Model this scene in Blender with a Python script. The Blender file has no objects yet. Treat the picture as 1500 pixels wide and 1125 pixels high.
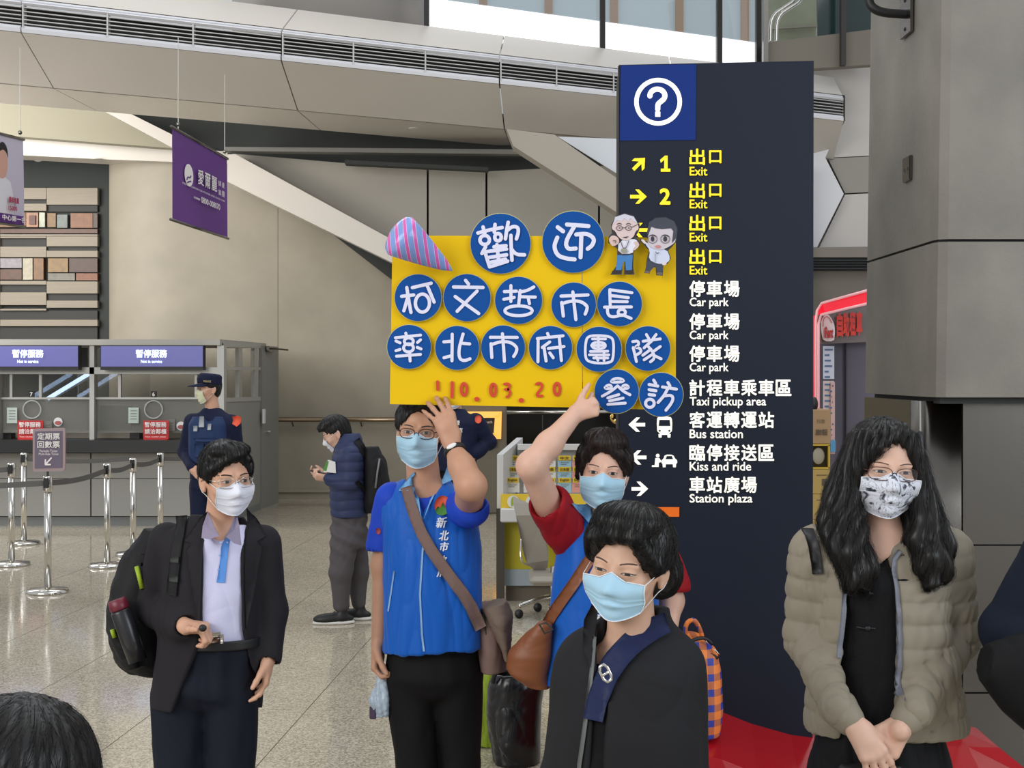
import bpy, math, random
import numpy as np
from mathutils import Vector
from mathutils.bvhtree import BVHTree
from mathutils.geometry import delaunay_2d_cdt

random.seed(7); np.random.seed(7)
S = bpy.context.scene
COL = S.collection
PI = math.pi
# ------------------------------------------------------------------ camera, light, exposure
CAMZ, HZ, FPX = 1.85, 545.0, 2000.0          # eye height, horizon row and focal length for a 1500 x 1125 frame
cd = bpy.data.cameras.new('camera'); cam = bpy.data.objects.new('camera', cd); COL.objects.link(cam)
cam.location = (0, 0, CAMZ); cam.rotation_euler = (PI/2, 0, 0)
cd.sensor_fit = 'HORIZONTAL'; cd.sensor_width = 36; cd.lens = FPX/1500*36; cd.shift_y = (HZ-562.5)/1500
cd.clip_start = .05; cd.clip_end = 300
S.camera = cam
wd = bpy.data.worlds.new('world'); S.world = wd; wd.use_nodes = True
bg = wd.node_tree.nodes['Background']
bg.inputs[0].default_value = (.92, .96, 1.0, 1); bg.inputs[1].default_value = .60
def area(name, loc, target, size, power, color=(1, 1, 1)):
    l = bpy.data.lights.new(name, 'AREA'); l.shape = 'RECTANGLE'; l.size, l.size_y = size; l.energy = power; l.color = color
    o = bpy.data.objects.new(name, l); COL.objects.link(o); o.location = loc
    o.rotation_euler = (Vector(target)-Vector(loc)).to_track_quat('-Z', 'Y').to_euler()
    return o
area('front_left_fill', (-9, -4, 6.5), (0, 7, 1), (9, 6), 1050, (1, .97, .93))  # unseen lamp added above left to give the people form
area('side_wall_fill', (-8.8, 15.5, 4.6), (-5.2, 20, 3.0), (3, 4), 430, (1, .97, .92))  # lamp added out of view to brighten the left of the far wall
area('right_cool_light', (8.5, -1.5, 4.5), (2.6, 6.2, 2.6), (5, 5), 420, (.86, .93, 1))  # cool daylight added out of view to lighten the column front
area('overhead_fill', (3, 8, 11), (0.5, 8, 0), (10, 8), 420, (.95, .98, 1))  # unseen overhead lamp added for soft shading
area('clerestory_light', (-4, 15.5, 9.5), (-1, 6, 1), (8, 2), 150, (.95, .98, 1))
S.view_settings.view_transform = 'Standard'; S.view_settings.look = 'None'
S.view_settings.gamma = 1; S.view_settings.use_curve_mapping = False; S.view_settings.exposure = 0.0
try:
    S.cycles.use_denoising = True; S.cycles.max_bounces = 6; S.cycles.diffuse_bounces = 3; S.cycles.glossy_bounces = 3
    S.cycles.transparent_max_bounces = 12; S.cycles.caustics_reflective = False; S.cycles.caustics_refractive = False
except Exception: pass

# ------------------------------------------------------------------ helpers: coordinates, meshes
def W(x, y, d):
    return np.array([(x-750)/FPX*d, d, CAMZ-(y-HZ)/FPX*d])
def lin(c):
    return tuple(((v/255)/12.92 if v/255 <= .04045 else ((v/255+.055)/1.055)**2.4) for v in c)
MATS = {}
def mat(name, rgb, rough=.6, metal=0., bump=0., bscale=60., var=0., vscale=4., spec=.5, emit=0., alpha=1., trans=0., stretch=None, coat=0., sheen=0.):
    if name in MATS: return MATS[name]
    m = bpy.data.materials.new(name); m.use_nodes = True; nt = m.node_tree; b = nt.nodes['Principled BSDF']
    c = (*lin(rgb), 1)
    b.inputs['Base Color'].default_value = c; b.inputs['Roughness'].default_value = rough; b.inputs['Metallic'].default_value = metal
    b.inputs['Specular IOR Level'].default_value = spec; b.inputs['Alpha'].default_value = alpha
    b.inputs['Transmission Weight'].default_value = trans; b.inputs['Coat Weight'].default_value = coat; b.inputs['Sheen Weight'].default_value = sheen
    if emit: b.inputs['Emission Color'].default_value = c; b.inputs['Emission Strength'].default_value = emit
    co = None
    if bump or var:
        tc = nt.nodes.new('ShaderNodeTexCoord'); mp = nt.nodes.new('ShaderNodeMapping'); nt.links.new(tc.outputs['Object'], mp.inputs[0])
        if stretch: mp.inputs['Scale'].default_value = stretch
        co = mp.outputs[0]
    if var:
        n = nt.nodes.new('ShaderNodeTexNoise'); n.inputs['Scale'].default_value = vscale; n.inputs['Detail'].default_value = 6; nt.links.new(co, n.inputs['Vector'])
        r = nt.nodes.new('ShaderNodeMapRange'); r.inputs[1].default_value = .3; r.inputs[2].default_value = .7
        r.inputs[3].default_value = 1-var; r.inputs[4].default_value = 1+var; nt.links.new(n.outputs[0], r.inputs[0])
        mx = nt.nodes.new('ShaderNodeVectorMath'); mx.operation = 'SCALE'; mx.inputs[0].default_value = c[:3]
        nt.links.new(r.outputs[0], mx.inputs['Scale']); nt.links.new(mx.outputs[0], b.inputs['Base Color'])
    if bump:
        n = nt.nodes.new('ShaderNodeTexNoise'); n.inputs['Scale'].default_value = bscale; n.inputs['Detail'].default_value = 4; nt.links.new(co, n.inputs['Vector'])
        bp = nt.nodes.new('ShaderNodeBump'); bp.inputs['Strength'].default_value = bump; bp.inputs['Distance'].default_value = .01
        nt.links.new(n.outputs[0], bp.inputs['Height']); nt.links.new(bp.outputs[0], b.inputs['Normal'])
    MATS[name] = m
    return m
def checker_mat(name, f, rough=.6):
    """f(nt, object_xyz) -> colour socket"""
    m = bpy.data.materials.new(name); m.use_nodes = True; nt = m.node_tree; b = nt.nodes['Principled BSDF']
    tc = nt.nodes.new('ShaderNodeTexCoord'); nt.links.new(f(nt, tc.outputs['Object']), b.inputs['Base Color']); b.inputs['Roughness'].default_value = rough
    MATS[name] = m; return m

def offs(p):
    v = np.zeros(3)
    while p is not None: v = v+np.array(p.location); p = p.parent
    return v
def mk(name, V, F, m, parent=None, smooth=False, label=None, cat=None, group=None, kind=None, origin=None):
    V = np.asarray(V, dtype=float).reshape(-1, 3)
    loc = np.zeros(3)
    if parent is not None: V = V-offs(parent)
    elif kind != 'structure':
        loc = np.array(origin) if origin is not None else np.array([V[:, 0].mean(), V[:, 1].mean(), V[:, 2].min()])
        V = V-loc
    me = bpy.data.meshes.new(name)
    if isinstance(F, np.ndarray):
        k = F.shape[1]; me.vertices.add(len(V)); me.vertices.foreach_set('co', V.ravel())
        me.loops.add(F.size); me.loops.foreach_set('vertex_index', F.ravel().astype(np.int32))
        me.polygons.add(len(F)); me.polygons.foreach_set('loop_start', np.arange(0, F.size, k, dtype=np.int32))
        me.update(calc_edges=True)
    else:
        me.from_pydata(V.tolist(), [], [list(map(int, f)) for f in F]); me.update()
    if smooth: me.polygons.foreach_set('use_smooth', np.ones(len(me.polygons), dtype=bool))
    me.materials.append(m)
    o = bpy.data.objects.new(name, me); COL.objects.link(o); o.location = loc
    if parent is not None: o.parent = parent
    tag(o, label, cat, group, kind)
    return o
def tag(o, label=None, cat=None, group=None, kind=None):
    if label: o['label'] = label
    if cat: o['category'] = cat
    if group: o['group'] = group
    if kind: o['kind'] = kind
    return o
def root(name, loc, label, cat, group=None):
    o = bpy.data.objects.new(name, None); COL.objects.link(o); o.location = tuple(loc); o.empty_display_size = .1
    return tag(o, label, cat, group)
def copy_tree(o, parent=None):
    c = o.copy(); COL.objects.link(c); c.parent = parent
    for ch in list(o.children): copy_tree(ch, c)
    return c

class MB:
    """collects pieces of geometry for one mesh"""
    def __init__(s): s.V = []; s.F = []; s.n = 0
    def add(s, V, F):
        V = np.asarray(V, float).reshape(-1, 3); s.V.append(V); s.F += [[int(i)+s.n for i in f] for f in F]; s.n += len(V); return s
    def box(s, lo, hi, bev=0.):
        lo = np.array(lo, float); hi = np.array(hi, float); lo, hi = np.minimum(lo, hi), np.maximum(lo, hi)
        if bev <= 0:
            V = [[(lo, hi)[i][0], (lo, hi)[j][1], (lo, hi)[k][2]] for i in (0, 1) for j in (0, 1) for k in (0, 1)]
            return s.add(V, [(0, 1, 3, 2), (4, 6, 7, 5), (0, 4, 5, 1), (2, 3, 7, 6), (0, 2, 6, 4), (1, 5, 7, 3)])
        b = min(bev, .49*min(hi-lo)); V = []; ix = {}
        for i in (0, 1):
            for j in (0, 1):
                for k in (0, 1):
                    c = np.array([(lo, hi)[i][0], (lo, hi)[j][1], (lo, hi)[k][2]]); sg = np.array([1-2*i, 1-2*j, 1-2*k])
                    for a in range(3):
                        v = c+sg*b; v[a] = c[a]; ix[(i, j, k, a)] = len(V); V.append(v)
        F = []
        for a in range(3):
            o1, o2 = [q for q in range(3) if q != a]
            for e in (0, 1):
                q = []
                for (u, w) in ((0, 0), (1, 0), (1, 1), (0, 1)):
                    t = [0, 0, 0]; t[a] = e; t[o1] = u; t[o2] = w; q.append(ix[(*t, a)])
                F.append(q)
        for a in range(3):
            o1, o2 = [q for q in range(3) if q != a]
            for u in (0, 1):
                for w in (0, 1):
                    t0 = [0, 0, 0]; t0[o1] = u; t0[o2] = w; t1 = list(t0); t1[a] = 1
                    F.append([ix[(*t0, o1)], ix[(*t1, o1)], ix[(*t1, o2)], ix[(*t0, o2)]])
        for i in (0, 1):
            for j in (0, 1):
                for k in (0, 1): F.append([ix[(i, j, k, a)] for a in range(3)])
        return s.add(V, F)
    def hull8(s, front, back):
        """front, back: matching rings of points"""
        n = len(front); V = list(front)+list(back)
        F = [list(range(n)), list(range(2*n-1, n-1, -1))]+[[i, n+i, n+(i+1) % n, (i+1) % n] for i in range(n)]
        return s.add(V, F)
    def lathe(s, prof, c=(0, 0, 0), seg=24, axis=2):
        V = []; c = np.array(c, float)
        for r, z in prof:
            for i in range(seg):
                a = 2*PI*i/seg; p = [r*math.cos(a), r*math.sin(a), z]
                if axis == 1: p = [p[0], p[2], p[1]]
                if axis == 0: p = [p[2], p[0], p[1]]
                V.append(c+p)
        F = [[k*seg+i, k*seg+(i+1) % seg, (k+1)*seg+(i+1) % seg, (k+1)*seg+i] for k in range(len(prof)-1) for i in range(seg)]
        F += [list(range(seg))[::-1], [(len(prof)-1)*seg+i for i in range(seg)]]
        return s.add(V, F)
    def tube(s, P, r, sides=8, closed=False, flat=None):
        P = np.asarray(P, float); n = len(P); r = np.broadcast_to(np.asarray(r, float), (n,))
        T = np.roll(P, -1, 0)-np.roll(P, 1, 0) if closed else np.gradient(P, axis=0)
        T /= np.linalg.norm(T, axis=1)[:, None]+1e-12
        u = np.cross(T[0], [0, 0, 1.]); u = u if np.linalg.norm(u) > .1 else np.cross(T[0], [0, 1., 0]); u /= np.linalg.norm(u)
        V = []
        for i in range(n):
            u = u-T[i]*u.dot(T[i]); u /= np.linalg.norm(u)+1e-12; w = np.cross(T[i], u)
            for k in range(sides):
                a = 2*PI*k/sides; V.append(P[i]+r[i]*(math.cos(a)*u+math.sin(a)*w))
        m = n if closed else n-1
        F = [[i*sides+k, i*sides+(k+1) % sides, ((i+1) % n)*sides+(k+1) % sides, ((i+1) % n)*sides+k] for i in range(m) for k in range(sides)]
        if not closed: F += [list(range(sides))[::-1], [(n-1)*sides+k for k in range(sides)]]
        return s.add(V, F)
    def ribbon(s, P, side, w, t):
        """flat band along P, side vector(s), width w, thickness t"""
        P = np.asarray(P, float); n = len(P); side = np.broadcast_to(np.asarray(side, float), (n, 3))
        T = np.gradient(P, axis=0); T /= np.linalg.norm(T, axis=1)[:, None]+1e-12
        sd = side-T*np.sum(side*T, 1)[:, None]; sd /= np.linalg.norm(sd, axis=1)[:, None]+1e-12; N = np.cross(T, sd)
        w = np.broadcast_to(np.asarray(w, float), (n,))[:, None]/2
        V = np.stack([P-sd*w-N*t/2, P+sd*w-N*t/2, P+sd*w+N*t/2, P-sd*w+N*t/2], 1).reshape(-1, 3)
        F = [[i*4+k, i*4+(k+1) % 4, i*4+4+(k+1) % 4, i*4+4+k] for i in range(n-1) for k in range(4)]+[[3, 2, 1, 0], [4*n-4, 4*n-3, 4*n-2, 4*n-1]]
        return s.add(V, F)
    def prism(s, poly, d, t, d_back=None):
        """px polygon facing the hall, front face at depth d, thickness t"""
        A = [W(x, y, d) for x, y in poly]; return s.hull8(A, [a+np.array([0, t, 0]) for a in A])
    def ball(s, c, r, n=10, R=None):
        r = np.broadcast_to(np.asarray(r, float), (3,)); V = []
        for i in range(1, n):
            for j in range(2*n):
                a = PI*i/n; b = PI*j/n; V.append([math.sin(a)*math.cos(b), math.sin(a)*math.sin(b), math.cos(a)])
        V += [[0, 0, 1], [0, 0, -1]]; V = np.array(V)*r
        if R is not None: V = V@np.array(R).T
        m = 2*n; F = [[i*m+j, (i+1)*m+j, (i+1)*m+(j+1) % m, i*m+(j+1) % m] for i in range(n-2) for j in range(m)]
        F += [[len(V)-2, j, (j+1) % m] for j in range(m)]+[[len(V)-1, (n-2)*m+(j+1) % m, (n-2)*m+j] for j in range(m)]
        return s.add(V+np.array(c), F)
    def build(s, name, m, parent=None, smooth=False, **k):
        return mk(name, np.concatenate(s.V), s.F, m, parent, smooth, **k)
def chaikin(P, n=2, closed=True):
    P = np.asarray(P, float)
    for _ in range(n):
        Q = np.roll(P, -1, 0) if closed else P[1:]; A = P if closed else P[:-1]
        R = np.stack([.75*A+.25*Q, .25*A+.75*Q], 1).reshape(-1, P.shape[1])
        P = R if closed else np.concatenate([P[:1], R, P[-1:]])
    return P
def ellpts(cx, cy, rx, ry, n=24, rot=0.):
    a = np.arange(n)*2*PI/n; x = rx*np.cos(a); y = ry*np.sin(a); c, s_ = math.cos(rot), math.sin(rot)
    return np.stack([cx+c*x-s_*y, cy+s_*x+c*y], 1)
# text as mesh: returns 2-D verts (origin bottom-left of its own box, height 1 em) and faces
TX = {}
def text2d(body, bold=0.):
    k = (body, bold)
    if k not in TX:
        c = bpy.data.curves.new('t', 'FONT'); c.body = body; c.resolution_u = 3
        o = bpy.data.objects.new('t', c); COL.objects.link(o); dg = bpy.context.evaluated_depsgraph_get()
        me = bpy.data.meshes.new_from_object(o.evaluated_get(dg)); V = np.array([v.co[:2] for v in me.vertices]); F = [list(p.vertices) for p in me.polygons]
        bpy.data.objects.remove(o); bpy.data.curves.remove(c); bpy.data.meshes.remove(me)
        if bold:       # heavier strokes: the outline laid several times, slightly shifted
            n = len(V); V = np.c_[V, np.zeros(n)]; W_ = [V]; G = list(F)
            for q, (dx, dy) in enumerate(((1, 0), (-1, 0), (0, 1), (0, -1), (.7, .7), (-.7, -.7), (.7, -.7), (-.7, .7))): W_.append(V+np.array([dx*bold, dy*bold, q+1])); G += [[i+n*(q+1) for i in f] for f in F]
            V, F = np.concatenate(W_), G
        if V.shape[1] == 2: V = np.c_[V, np.zeros(len(V))]
        TX[k] = (V, F)
    V, F = TX[k]; return V.copy(), F
def text_px(mb, body, x, y, h, d, w=None, bold=.02, align='l', lift=.004):
    """add lettering to a MB; x,y px of the left (or centre) and vertical middle, h px height of the glyph box, w px width"""
    V, F = text2d(body, bold); ly = V[:, 2]; V = V[:, :2]; lo = V.min(0); hi = V.max(0); sz = hi-lo
    u = (V-lo)/sz; wpx = w if w else h*sz[0]/sz[1]
    x0 = x if align == 'l' else x-wpx/2
    P = np.array([W(x0+a*wpx, y+h/2-b*h, d) for a, b in u]); P[:, 1] -= lift+ly*.00025
    mb.add(P, F)
def text_quad(mb, body, q, bold=.02, lift=None):
    """q: world corners bl, br, tr, tl"""
    V, F = text2d(body, bold); ly = V[:, 2:]; V = V[:, :2]; lo = V.min(0); hi = V.max(0); u = (V-lo)/(hi-lo); q = [np.array(a, float) for a in q]
    a, b = u[:, :1], u[:, 1:]
    P = (1-a)*(1-b)*q[0]+a*(1-b)*q[1]+a*b*q[2]+(1-a)*b*q[3]
    n = np.cross(q[1]-q[0], q[3]-q[0]); n /= np.linalg.norm(n); mb.add(P+n*((lift if lift is not None else .002)+ly*.0002), F)
def stroke(mb, pts, w, d, t=.002, closed=False, f=None):
    """round-ended flat stroke in px coordinates at depth d"""
    pts = chaikin(pts, 2, closed) if len(pts) > 2 else np.asarray(pts, float)
    if closed: pts = np.concatenate([pts, pts[:1]])
    f = f or (lambda x, y, dd: W(x, y, dd))
    left = []; right = []; n = len(pts)
    T = np.gradient(pts, axis=0); T /= np.linalg.norm(T, axis=1)[:, None]+1e-9; N = np.stack([-T[:, 1], T[:, 0]], 1)*w/2
    if closed:
        L = pts+N; R = pts-N
        A = np.concatenate([L, R]); V = [f(x, y, d) for x, y in A]; m = len(A)
        V = V+[v+np.array([0, t, 0]) for v in V]
        F = [[i, i+1, n+i+1, n+i] for i in range(n-1)]+[[i+1, i, m+i, m+i+1] for i in range(n-1)]+[[n+i, n+i+1, m+n+i+1, m+n+i] for i in range(n-1)]
        mb.add(V, F); return
    a0 = math.atan2(N[0][1], N[0][0]); a1 = math.atan2(-N[-1][1], -N[-1][0])
    cap0 = [pts[0]+w/2*np.array([math.cos(a0+k*PI/6), math.sin(a0+k*PI/6)]) for k in range(1, 6)]
    cap1 = [pts[-1]+w/2*np.array([math.cos(a1+k*PI/6), math.sin(a1+k*PI/6)]) for k in range(1, 6)]
    # strip faces plus two caps
    V = [f(x, y, d) for x, y in np.concatenate([pts+N, pts-N, cap0, cap1])]; m = len(V)
    V = V+[v+np.array([0, t, 0]) for v in V]
    F = [[i, i+1, n+i+1, n+i] for i in range(n-1)]
    F.append([0]+[2*n+k for k in range(5)]+[n]); F.append([2*n-1]+[2*n+5+k for k in range(5)]+[n-1])
    ring = [i for i in range(n)]+[2*n+5+k for k in range(4, -1, -1)]+[n+i for i in range(n-1, -1, -1)]+[2*n+k for k in range(4, -1, -1)]
    F += [[ring[i], ring[(i+1) % len(ring)], ring[(i+1) % len(ring)]+m, ring[i]+m] for i in range(len(ring))]
    mb.add(V, F)

# ------------------------------------------------------------------ implicit surfaces for figures, clothes and bags
def cap(a, b, ra, rb):
    a = np.array(a, float); b = np.array(b, float); r = max(ra, rb); ab = b-a; L = ab.dot(ab)+1e-12
    def f(x, y, z):
        t = np.clip(((x-a[0])*ab[0]+(y-a[1])*ab[1]+(z-a[2])*ab[2])/L, 0, 1)
        return np.sqrt((x-a[0]-t*ab[0])**2+(y-a[1]-t*ab[1])**2+(z-a[2]-t*ab[2])**2)-(ra+(rb-ra)*t)
    return f, np.minimum(a, b)-r, np.maximum(a, b)+r
def ell(c, r, R=None):
    c = np.array(c, float); r = np.array(r, float)*np.ones(3); R = np.eye(3) if R is None else np.array(R)
    e = np.sqrt((R**2)@(r**2))
    def f(x, y, z):
        x = x-c[0]; y = y-c[1]; z = z-c[2]
        u = (R[0, 0]*x+R[1, 0]*y+R[2, 0]*z)/r[0]; v = (R[0, 1]*x+R[1, 1]*y+R[2, 1]*z)/r[1]; w = (R[0, 2]*x+R[1, 2]*y+R[2, 2]*z)/r[2]
        k0 = np.sqrt(u*u+v*v+w*w); k1 = np.sqrt((u/r[0])**2+(v/r[1])**2+(w/r[2])**2)+1e-9
        return k0*(k0-1)/k1
    return f, c-e, c+e
def rbox(c, h, rad=.01, R=None):
    c = np.array(c, float); h = np.array(h, float); R = np.eye(3) if R is None else np.array(R); e = np.abs(R)@h
    def f(x, y, z):
        x = x-c[0]; y = y-c[1]; z = z-c[2]; q = []
        for k in range(3): q.append(np.abs(R[0, k]*x+R[1, k]*y+R[2, k]*z)-(h[k]-rad))
        return np.sqrt(np.maximum(q[0], 0)**2+np.maximum(q[1], 0)**2+np.maximum(q[2], 0)**2)+np.minimum(np.maximum(np.maximum(q[0], q[1]), q[2]), 0)-rad
    return f, c-e, c+e
def loft(st, side=(1, 0, 0), e=2.2):
    """stations (point, half width, half depth) from one end to the other; flat ends"""
    Pn = np.array([s_[0] for s_ in st], float); rx = np.array([s_[1] for s_ in st]); ry = np.array([s_[2] for s_ in st])
    ax = Pn[-1]-Pn[0]; L = np.linalg.norm(ax); ax /= L; T = (Pn-Pn[0])@ax; side = np.array(side, float); side = side-ax*side.dot(ax); side /= np.linalg.norm(side); fw = np.cross(ax, side)
    Cx = (Pn-Pn[0])@side; Cy = (Pn-Pn[0])@fw
    tt = np.linspace(0, T[-1], 64)
    def sm(a):
        v = np.interp(tt, T, a); k = np.ones(7)/7; return np.convolve(np.pad(v, 3, mode='edge'), k, 'valid')
    Rx, Ry, CX, CY = sm(rx), sm(ry), sm(Cx), sm(Cy)
    def f(x, y, z):
        x = x-Pn[0][0]; y = y-Pn[0][1]; z = z-Pn[0][2]
        t = x*ax[0]+y*ax[1]+z*ax[2]; u = x*side[0]+y*side[1]+z*side[2]; v = x*fw[0]+y*fw[1]+z*fw[2]
        tc = np.clip(t, 0, T[-1]); a = np.interp(tc, tt, Rx); b = np.interp(tc, tt, Ry)
        u = np.abs((u-np.interp(tc, tt, CX))/a); v = np.abs((v-np.interp(tc, tt, CY))/b)
        q = (u**e+v**e)**(1/e); g = np.maximum(np.sqrt((u/a)**2+(v/b)**2)/np.maximum(np.sqrt(u*u+v*v), 1e-6), 1e-6)
        d = (q-1)/g
        return np.maximum(d, np.maximum(-t, t-T[-1]))
    R = max(rx.max(), ry.max()); return f, Pn.min(0)-R, Pn.max(0)+R
def prismcut(poly, d, y0, y1):
    """infinite px-polygon column between depths y0..y1 (for openings in garments)"""
    Q = np.array([[W(x, y, d)[0], W(x, y, d)[2]] for x, y in poly])
    def f(x, y, z):
        X, Z = np.broadcast_arrays(x, z)[:2] if False else (x+0*z, z+0*x)
        dd = np.full(X.shape, 1e9); s_ = np.ones(X.shape); n = len(Q); j = n-1
        for i in range(n):
            e = Q[j]-Q[i]; wx = X-Q[i][0]; wz = Z-Q[i][1]; t = np.clip((wx*e[0]+wz*e[1])/(e@e), 0, 1)
            dd = np.minimum(dd, (wx-e[0]*t)**2+(wz-e[1]*t)**2)
            c1 = Z >= Q[i][1]; c2 = Z < Q[j][1]; c3 = e[0]*wz > e[1]*wx
            s_ = np.where((c1 & c2 & c3) | (~c1 & ~c2 & ~c3), -s_, s_); j = i
        D2 = s_*np.sqrt(dd)
        return np.maximum(D2+0*y, np.maximum(y0-y, y-y1)+0*D2)
    lo = Q.min(0); hi = Q.max(0)
    return f, np.array([lo[0], y0, lo[1]]), np.array([hi[0], y1, hi[1]])
class Field:
    def __init__(s, _=None, res=.005): s.ops = []; s.res = res; s.D = None
    def add(s, *prims, k=.02):
        for p in prims: s.ops.append(('+', p, k))
        return s
    def cut(s, *prims, k=.004):
        for p in prims: s.ops.append(('-', p, k))
        return s
    def solve(s):
        if s.D is not None: return s
        L = np.min([p[1]-k for o, p, k in s.ops if o == '+'], 0)-3*s.res; H = np.max([p[2]+k for o, p, k in s.ops if o == '+'], 0)+3*s.res
        s.lo = L; n = np.ceil((H-L)/s.res).astype(int)+1; s.n = n; D = np.full(n, .5, np.float32)
        ax = [L[i]+np.arange(n[i])*s.res for i in range(3)]
        for o, (f, lo, hi), k in s.ops:
            m = k+2.5*s.res; a = np.clip(np.floor((lo-m-L)/s.res).astype(int), 0, n); b = np.clip(np.ceil((hi+m-L)/s.res).astype(int)+1, 0, n)
            if (b <= a).any(): continue
            sl = tuple(slice(a[i], b[i]) for i in range(3))
            d = f(ax[0][sl[0]][:, None, None], ax[1][sl[1]][None, :, None], ax[2][sl[2]][None, None, :]).astype(np.float32)
            A = D[sl]
            if o == '+':
                h = np.clip(.5+.5*(A-d)/k, 0, 1); D[sl] = A*(1-h)+d*h-k*h*(1-h)
            else:
                d = -d; h = np.clip(.5-.5*(A-d)/k, 0, 1); D[sl] = A*(1-h)+d*h+k*h*(1-h)
        s.D = D; return s
    def sample(s, P):
        s.solve(); i = np.round((P-s.lo)/s.res).astype(int); ok = ((i >= 0) & (i < s.n)).all(1); r = np.full(len(P), .5); j = i[ok]; r[ok] = s.D[j[:, 0], j[:, 1], j[:, 2]]; return r
    def mesh(s):
        s.solve(); D = s.D; I = D < 0
        c = sum(I[i:I.shape[0]-1+i, j:I.shape[1]-1+j, k:I.shape[2]-1+k].astype(np.int8) for i in (0, 1) for j in (0, 1) for k in (0, 1))
        act = (c > 0) & (c < 8); idx = np.argwhere(act); N = np.full(act.shape, -1, np.int32); N[act] = np.arange(len(idx))
        acc = np.zeros((len(idx), 3)); cnt = np.zeros(len(idx))
        cor = [(i, j, k) for i in (0, 1) for j in (0, 1) for k in (0, 1)]
        val = {q: D[idx[:, 0]+q[0], idx[:, 1]+q[1], idx[:, 2]+q[2]] for q in cor}
        for q in cor:
            for a in range(3):
                if q[a] == 0:
                    r = list(q); r[a] = 1; r = tuple(r); va, vb = val[q], val[r]; x = (va < 0) != (vb < 0)
                    t = np.where(x, va/np.where(x, va-vb, 1), 0)
                    p = np.array(q, float)[None, :].repeat(len(idx), 0); p[:, a] += t; acc[x] += p[x]; cnt[x] += 1
        V = s.lo+(idx+acc/cnt[:, None])*s.res
        F = []
        for a in range(3):
            b, c_ = (a+1) % 3, (a+2) % 3
            sl0 = [slice(None)]*3; sl1 = [slice(None)]*3; sl0[a] = slice(0, -1); sl1[a] = slice(1, None)
            X = I[tuple(sl0)] != I[tuple(sl1)]; e = np.argwhere(X); e = e[(e[:, b] > 0) & (e[:, c_] > 0) & (e[:, b] < act.shape[b]) & (e[:, c_] < act.shape[c_])]
            def cell(db, dc):
                q = e.copy(); q[:, b] += db; q[:, c_] += dc; return N[q[:, 0], q[:, 1], q[:, 2]]
            Q = np.stack([cell(-1, -1), cell(0, -1), cell(0, 0), cell(-1, 0)], 1); ins = I[e[:, 0], e[:, 1], e[:, 2]]
            Q[~ins] = Q[~ins][:, ::-1]; F.append(Q)
        F = np.concatenate(F); F = F[(F >= 0).all(1)]
        return V, F
def normals(V, F):
    n = np.cross(V[F[:, 2]]-V[F[:, 0]], V[F[:, 3]]-V[F[:, 1]]); N = np.zeros_like(V)
    for k in range(4): np.add.at(N, F[:, k], n)
    return N/(np.linalg.norm(N, axis=1)[:, None]+1e-12)
def relax(V, F, it=2):
    n = len(V)
    for _ in range(it):
        A = np.zeros_like(V); c = np.zeros(n)
        for k in range(4):
            a, b = F[:, k], F[:, (k+1) % 4]; np.add.at(A, a, V[b]); np.add.at(A, b, V[a]); np.add.at(c, a, 1); np.add.at(c, b, 1)
        V = V*.5+.5*A/np.maximum(c, 1)[:, None]
    return V
def waves(P, f, seed=0, n=5, sc=(1, 1, 1)):
    r = np.random.RandomState(seed); Q = np.asarray(P)*np.array(sc)*f; o = np.zeros(len(Q))
    wx = np.stack([np.sin(Q@r.normal(size=3)*.6+r.uniform(0, 6)) for _ in range(3)], 1); Q = Q+.9*wx
    for i in range(n):
        a = 1.25**i; o += np.sin(Q@(r.normal(size=3)*a)+r.uniform(0, 6.28))/a**.7
    return o/n**.5
def folds(P, f, seed=0, sc=(1, 1, 1)):
    """creased cloth: rounded ridges meeting in narrow valleys, fading in and out"""
    a = waves(P, f, seed, 3, sc); m = np.clip(.55+.6*waves(P, f*.35, seed+9, 3, (1, 1, 1)), 0, 1)
    b = waves(P, f*1.9, seed+4, 3, (sc[0], sc[1], sc[2]*1.6))
    return m*(np.abs(a)**.6-.55)+.35*m*(np.abs(b)**.7-.5)
def keep(V, F, m):
    """keep the faces whose mask m (per vertex) is true anywhere"""
    F = F[m[F].any(1)]; u = np.unique(F); r = np.full(len(V), -1); r[u] = np.arange(len(u)); return V[u], r[F]
class Surf:
    def __init__(s, *VF):
        Vs, Fs, n = [], [], 0
        for V, F in VF: Vs.append(V); Fs.append(F+n); n += len(V)
        s.V = np.concatenate(Vs); s.F = np.concatenate(Fs); s.b = BVHTree.FromPolygons([tuple(v) for v in s.V], [tuple(f) for f in s.F.tolist()])
    def hit(s, o, d):
        h = s.b.ray_cast(Vector(o), Vector(d)); return None if h[0] is None else np.array(h[0])
    def near(s, p):
        h = s.b.find_nearest(Vector(p)); return np.array(h[0]), np.array(h[1])
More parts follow.
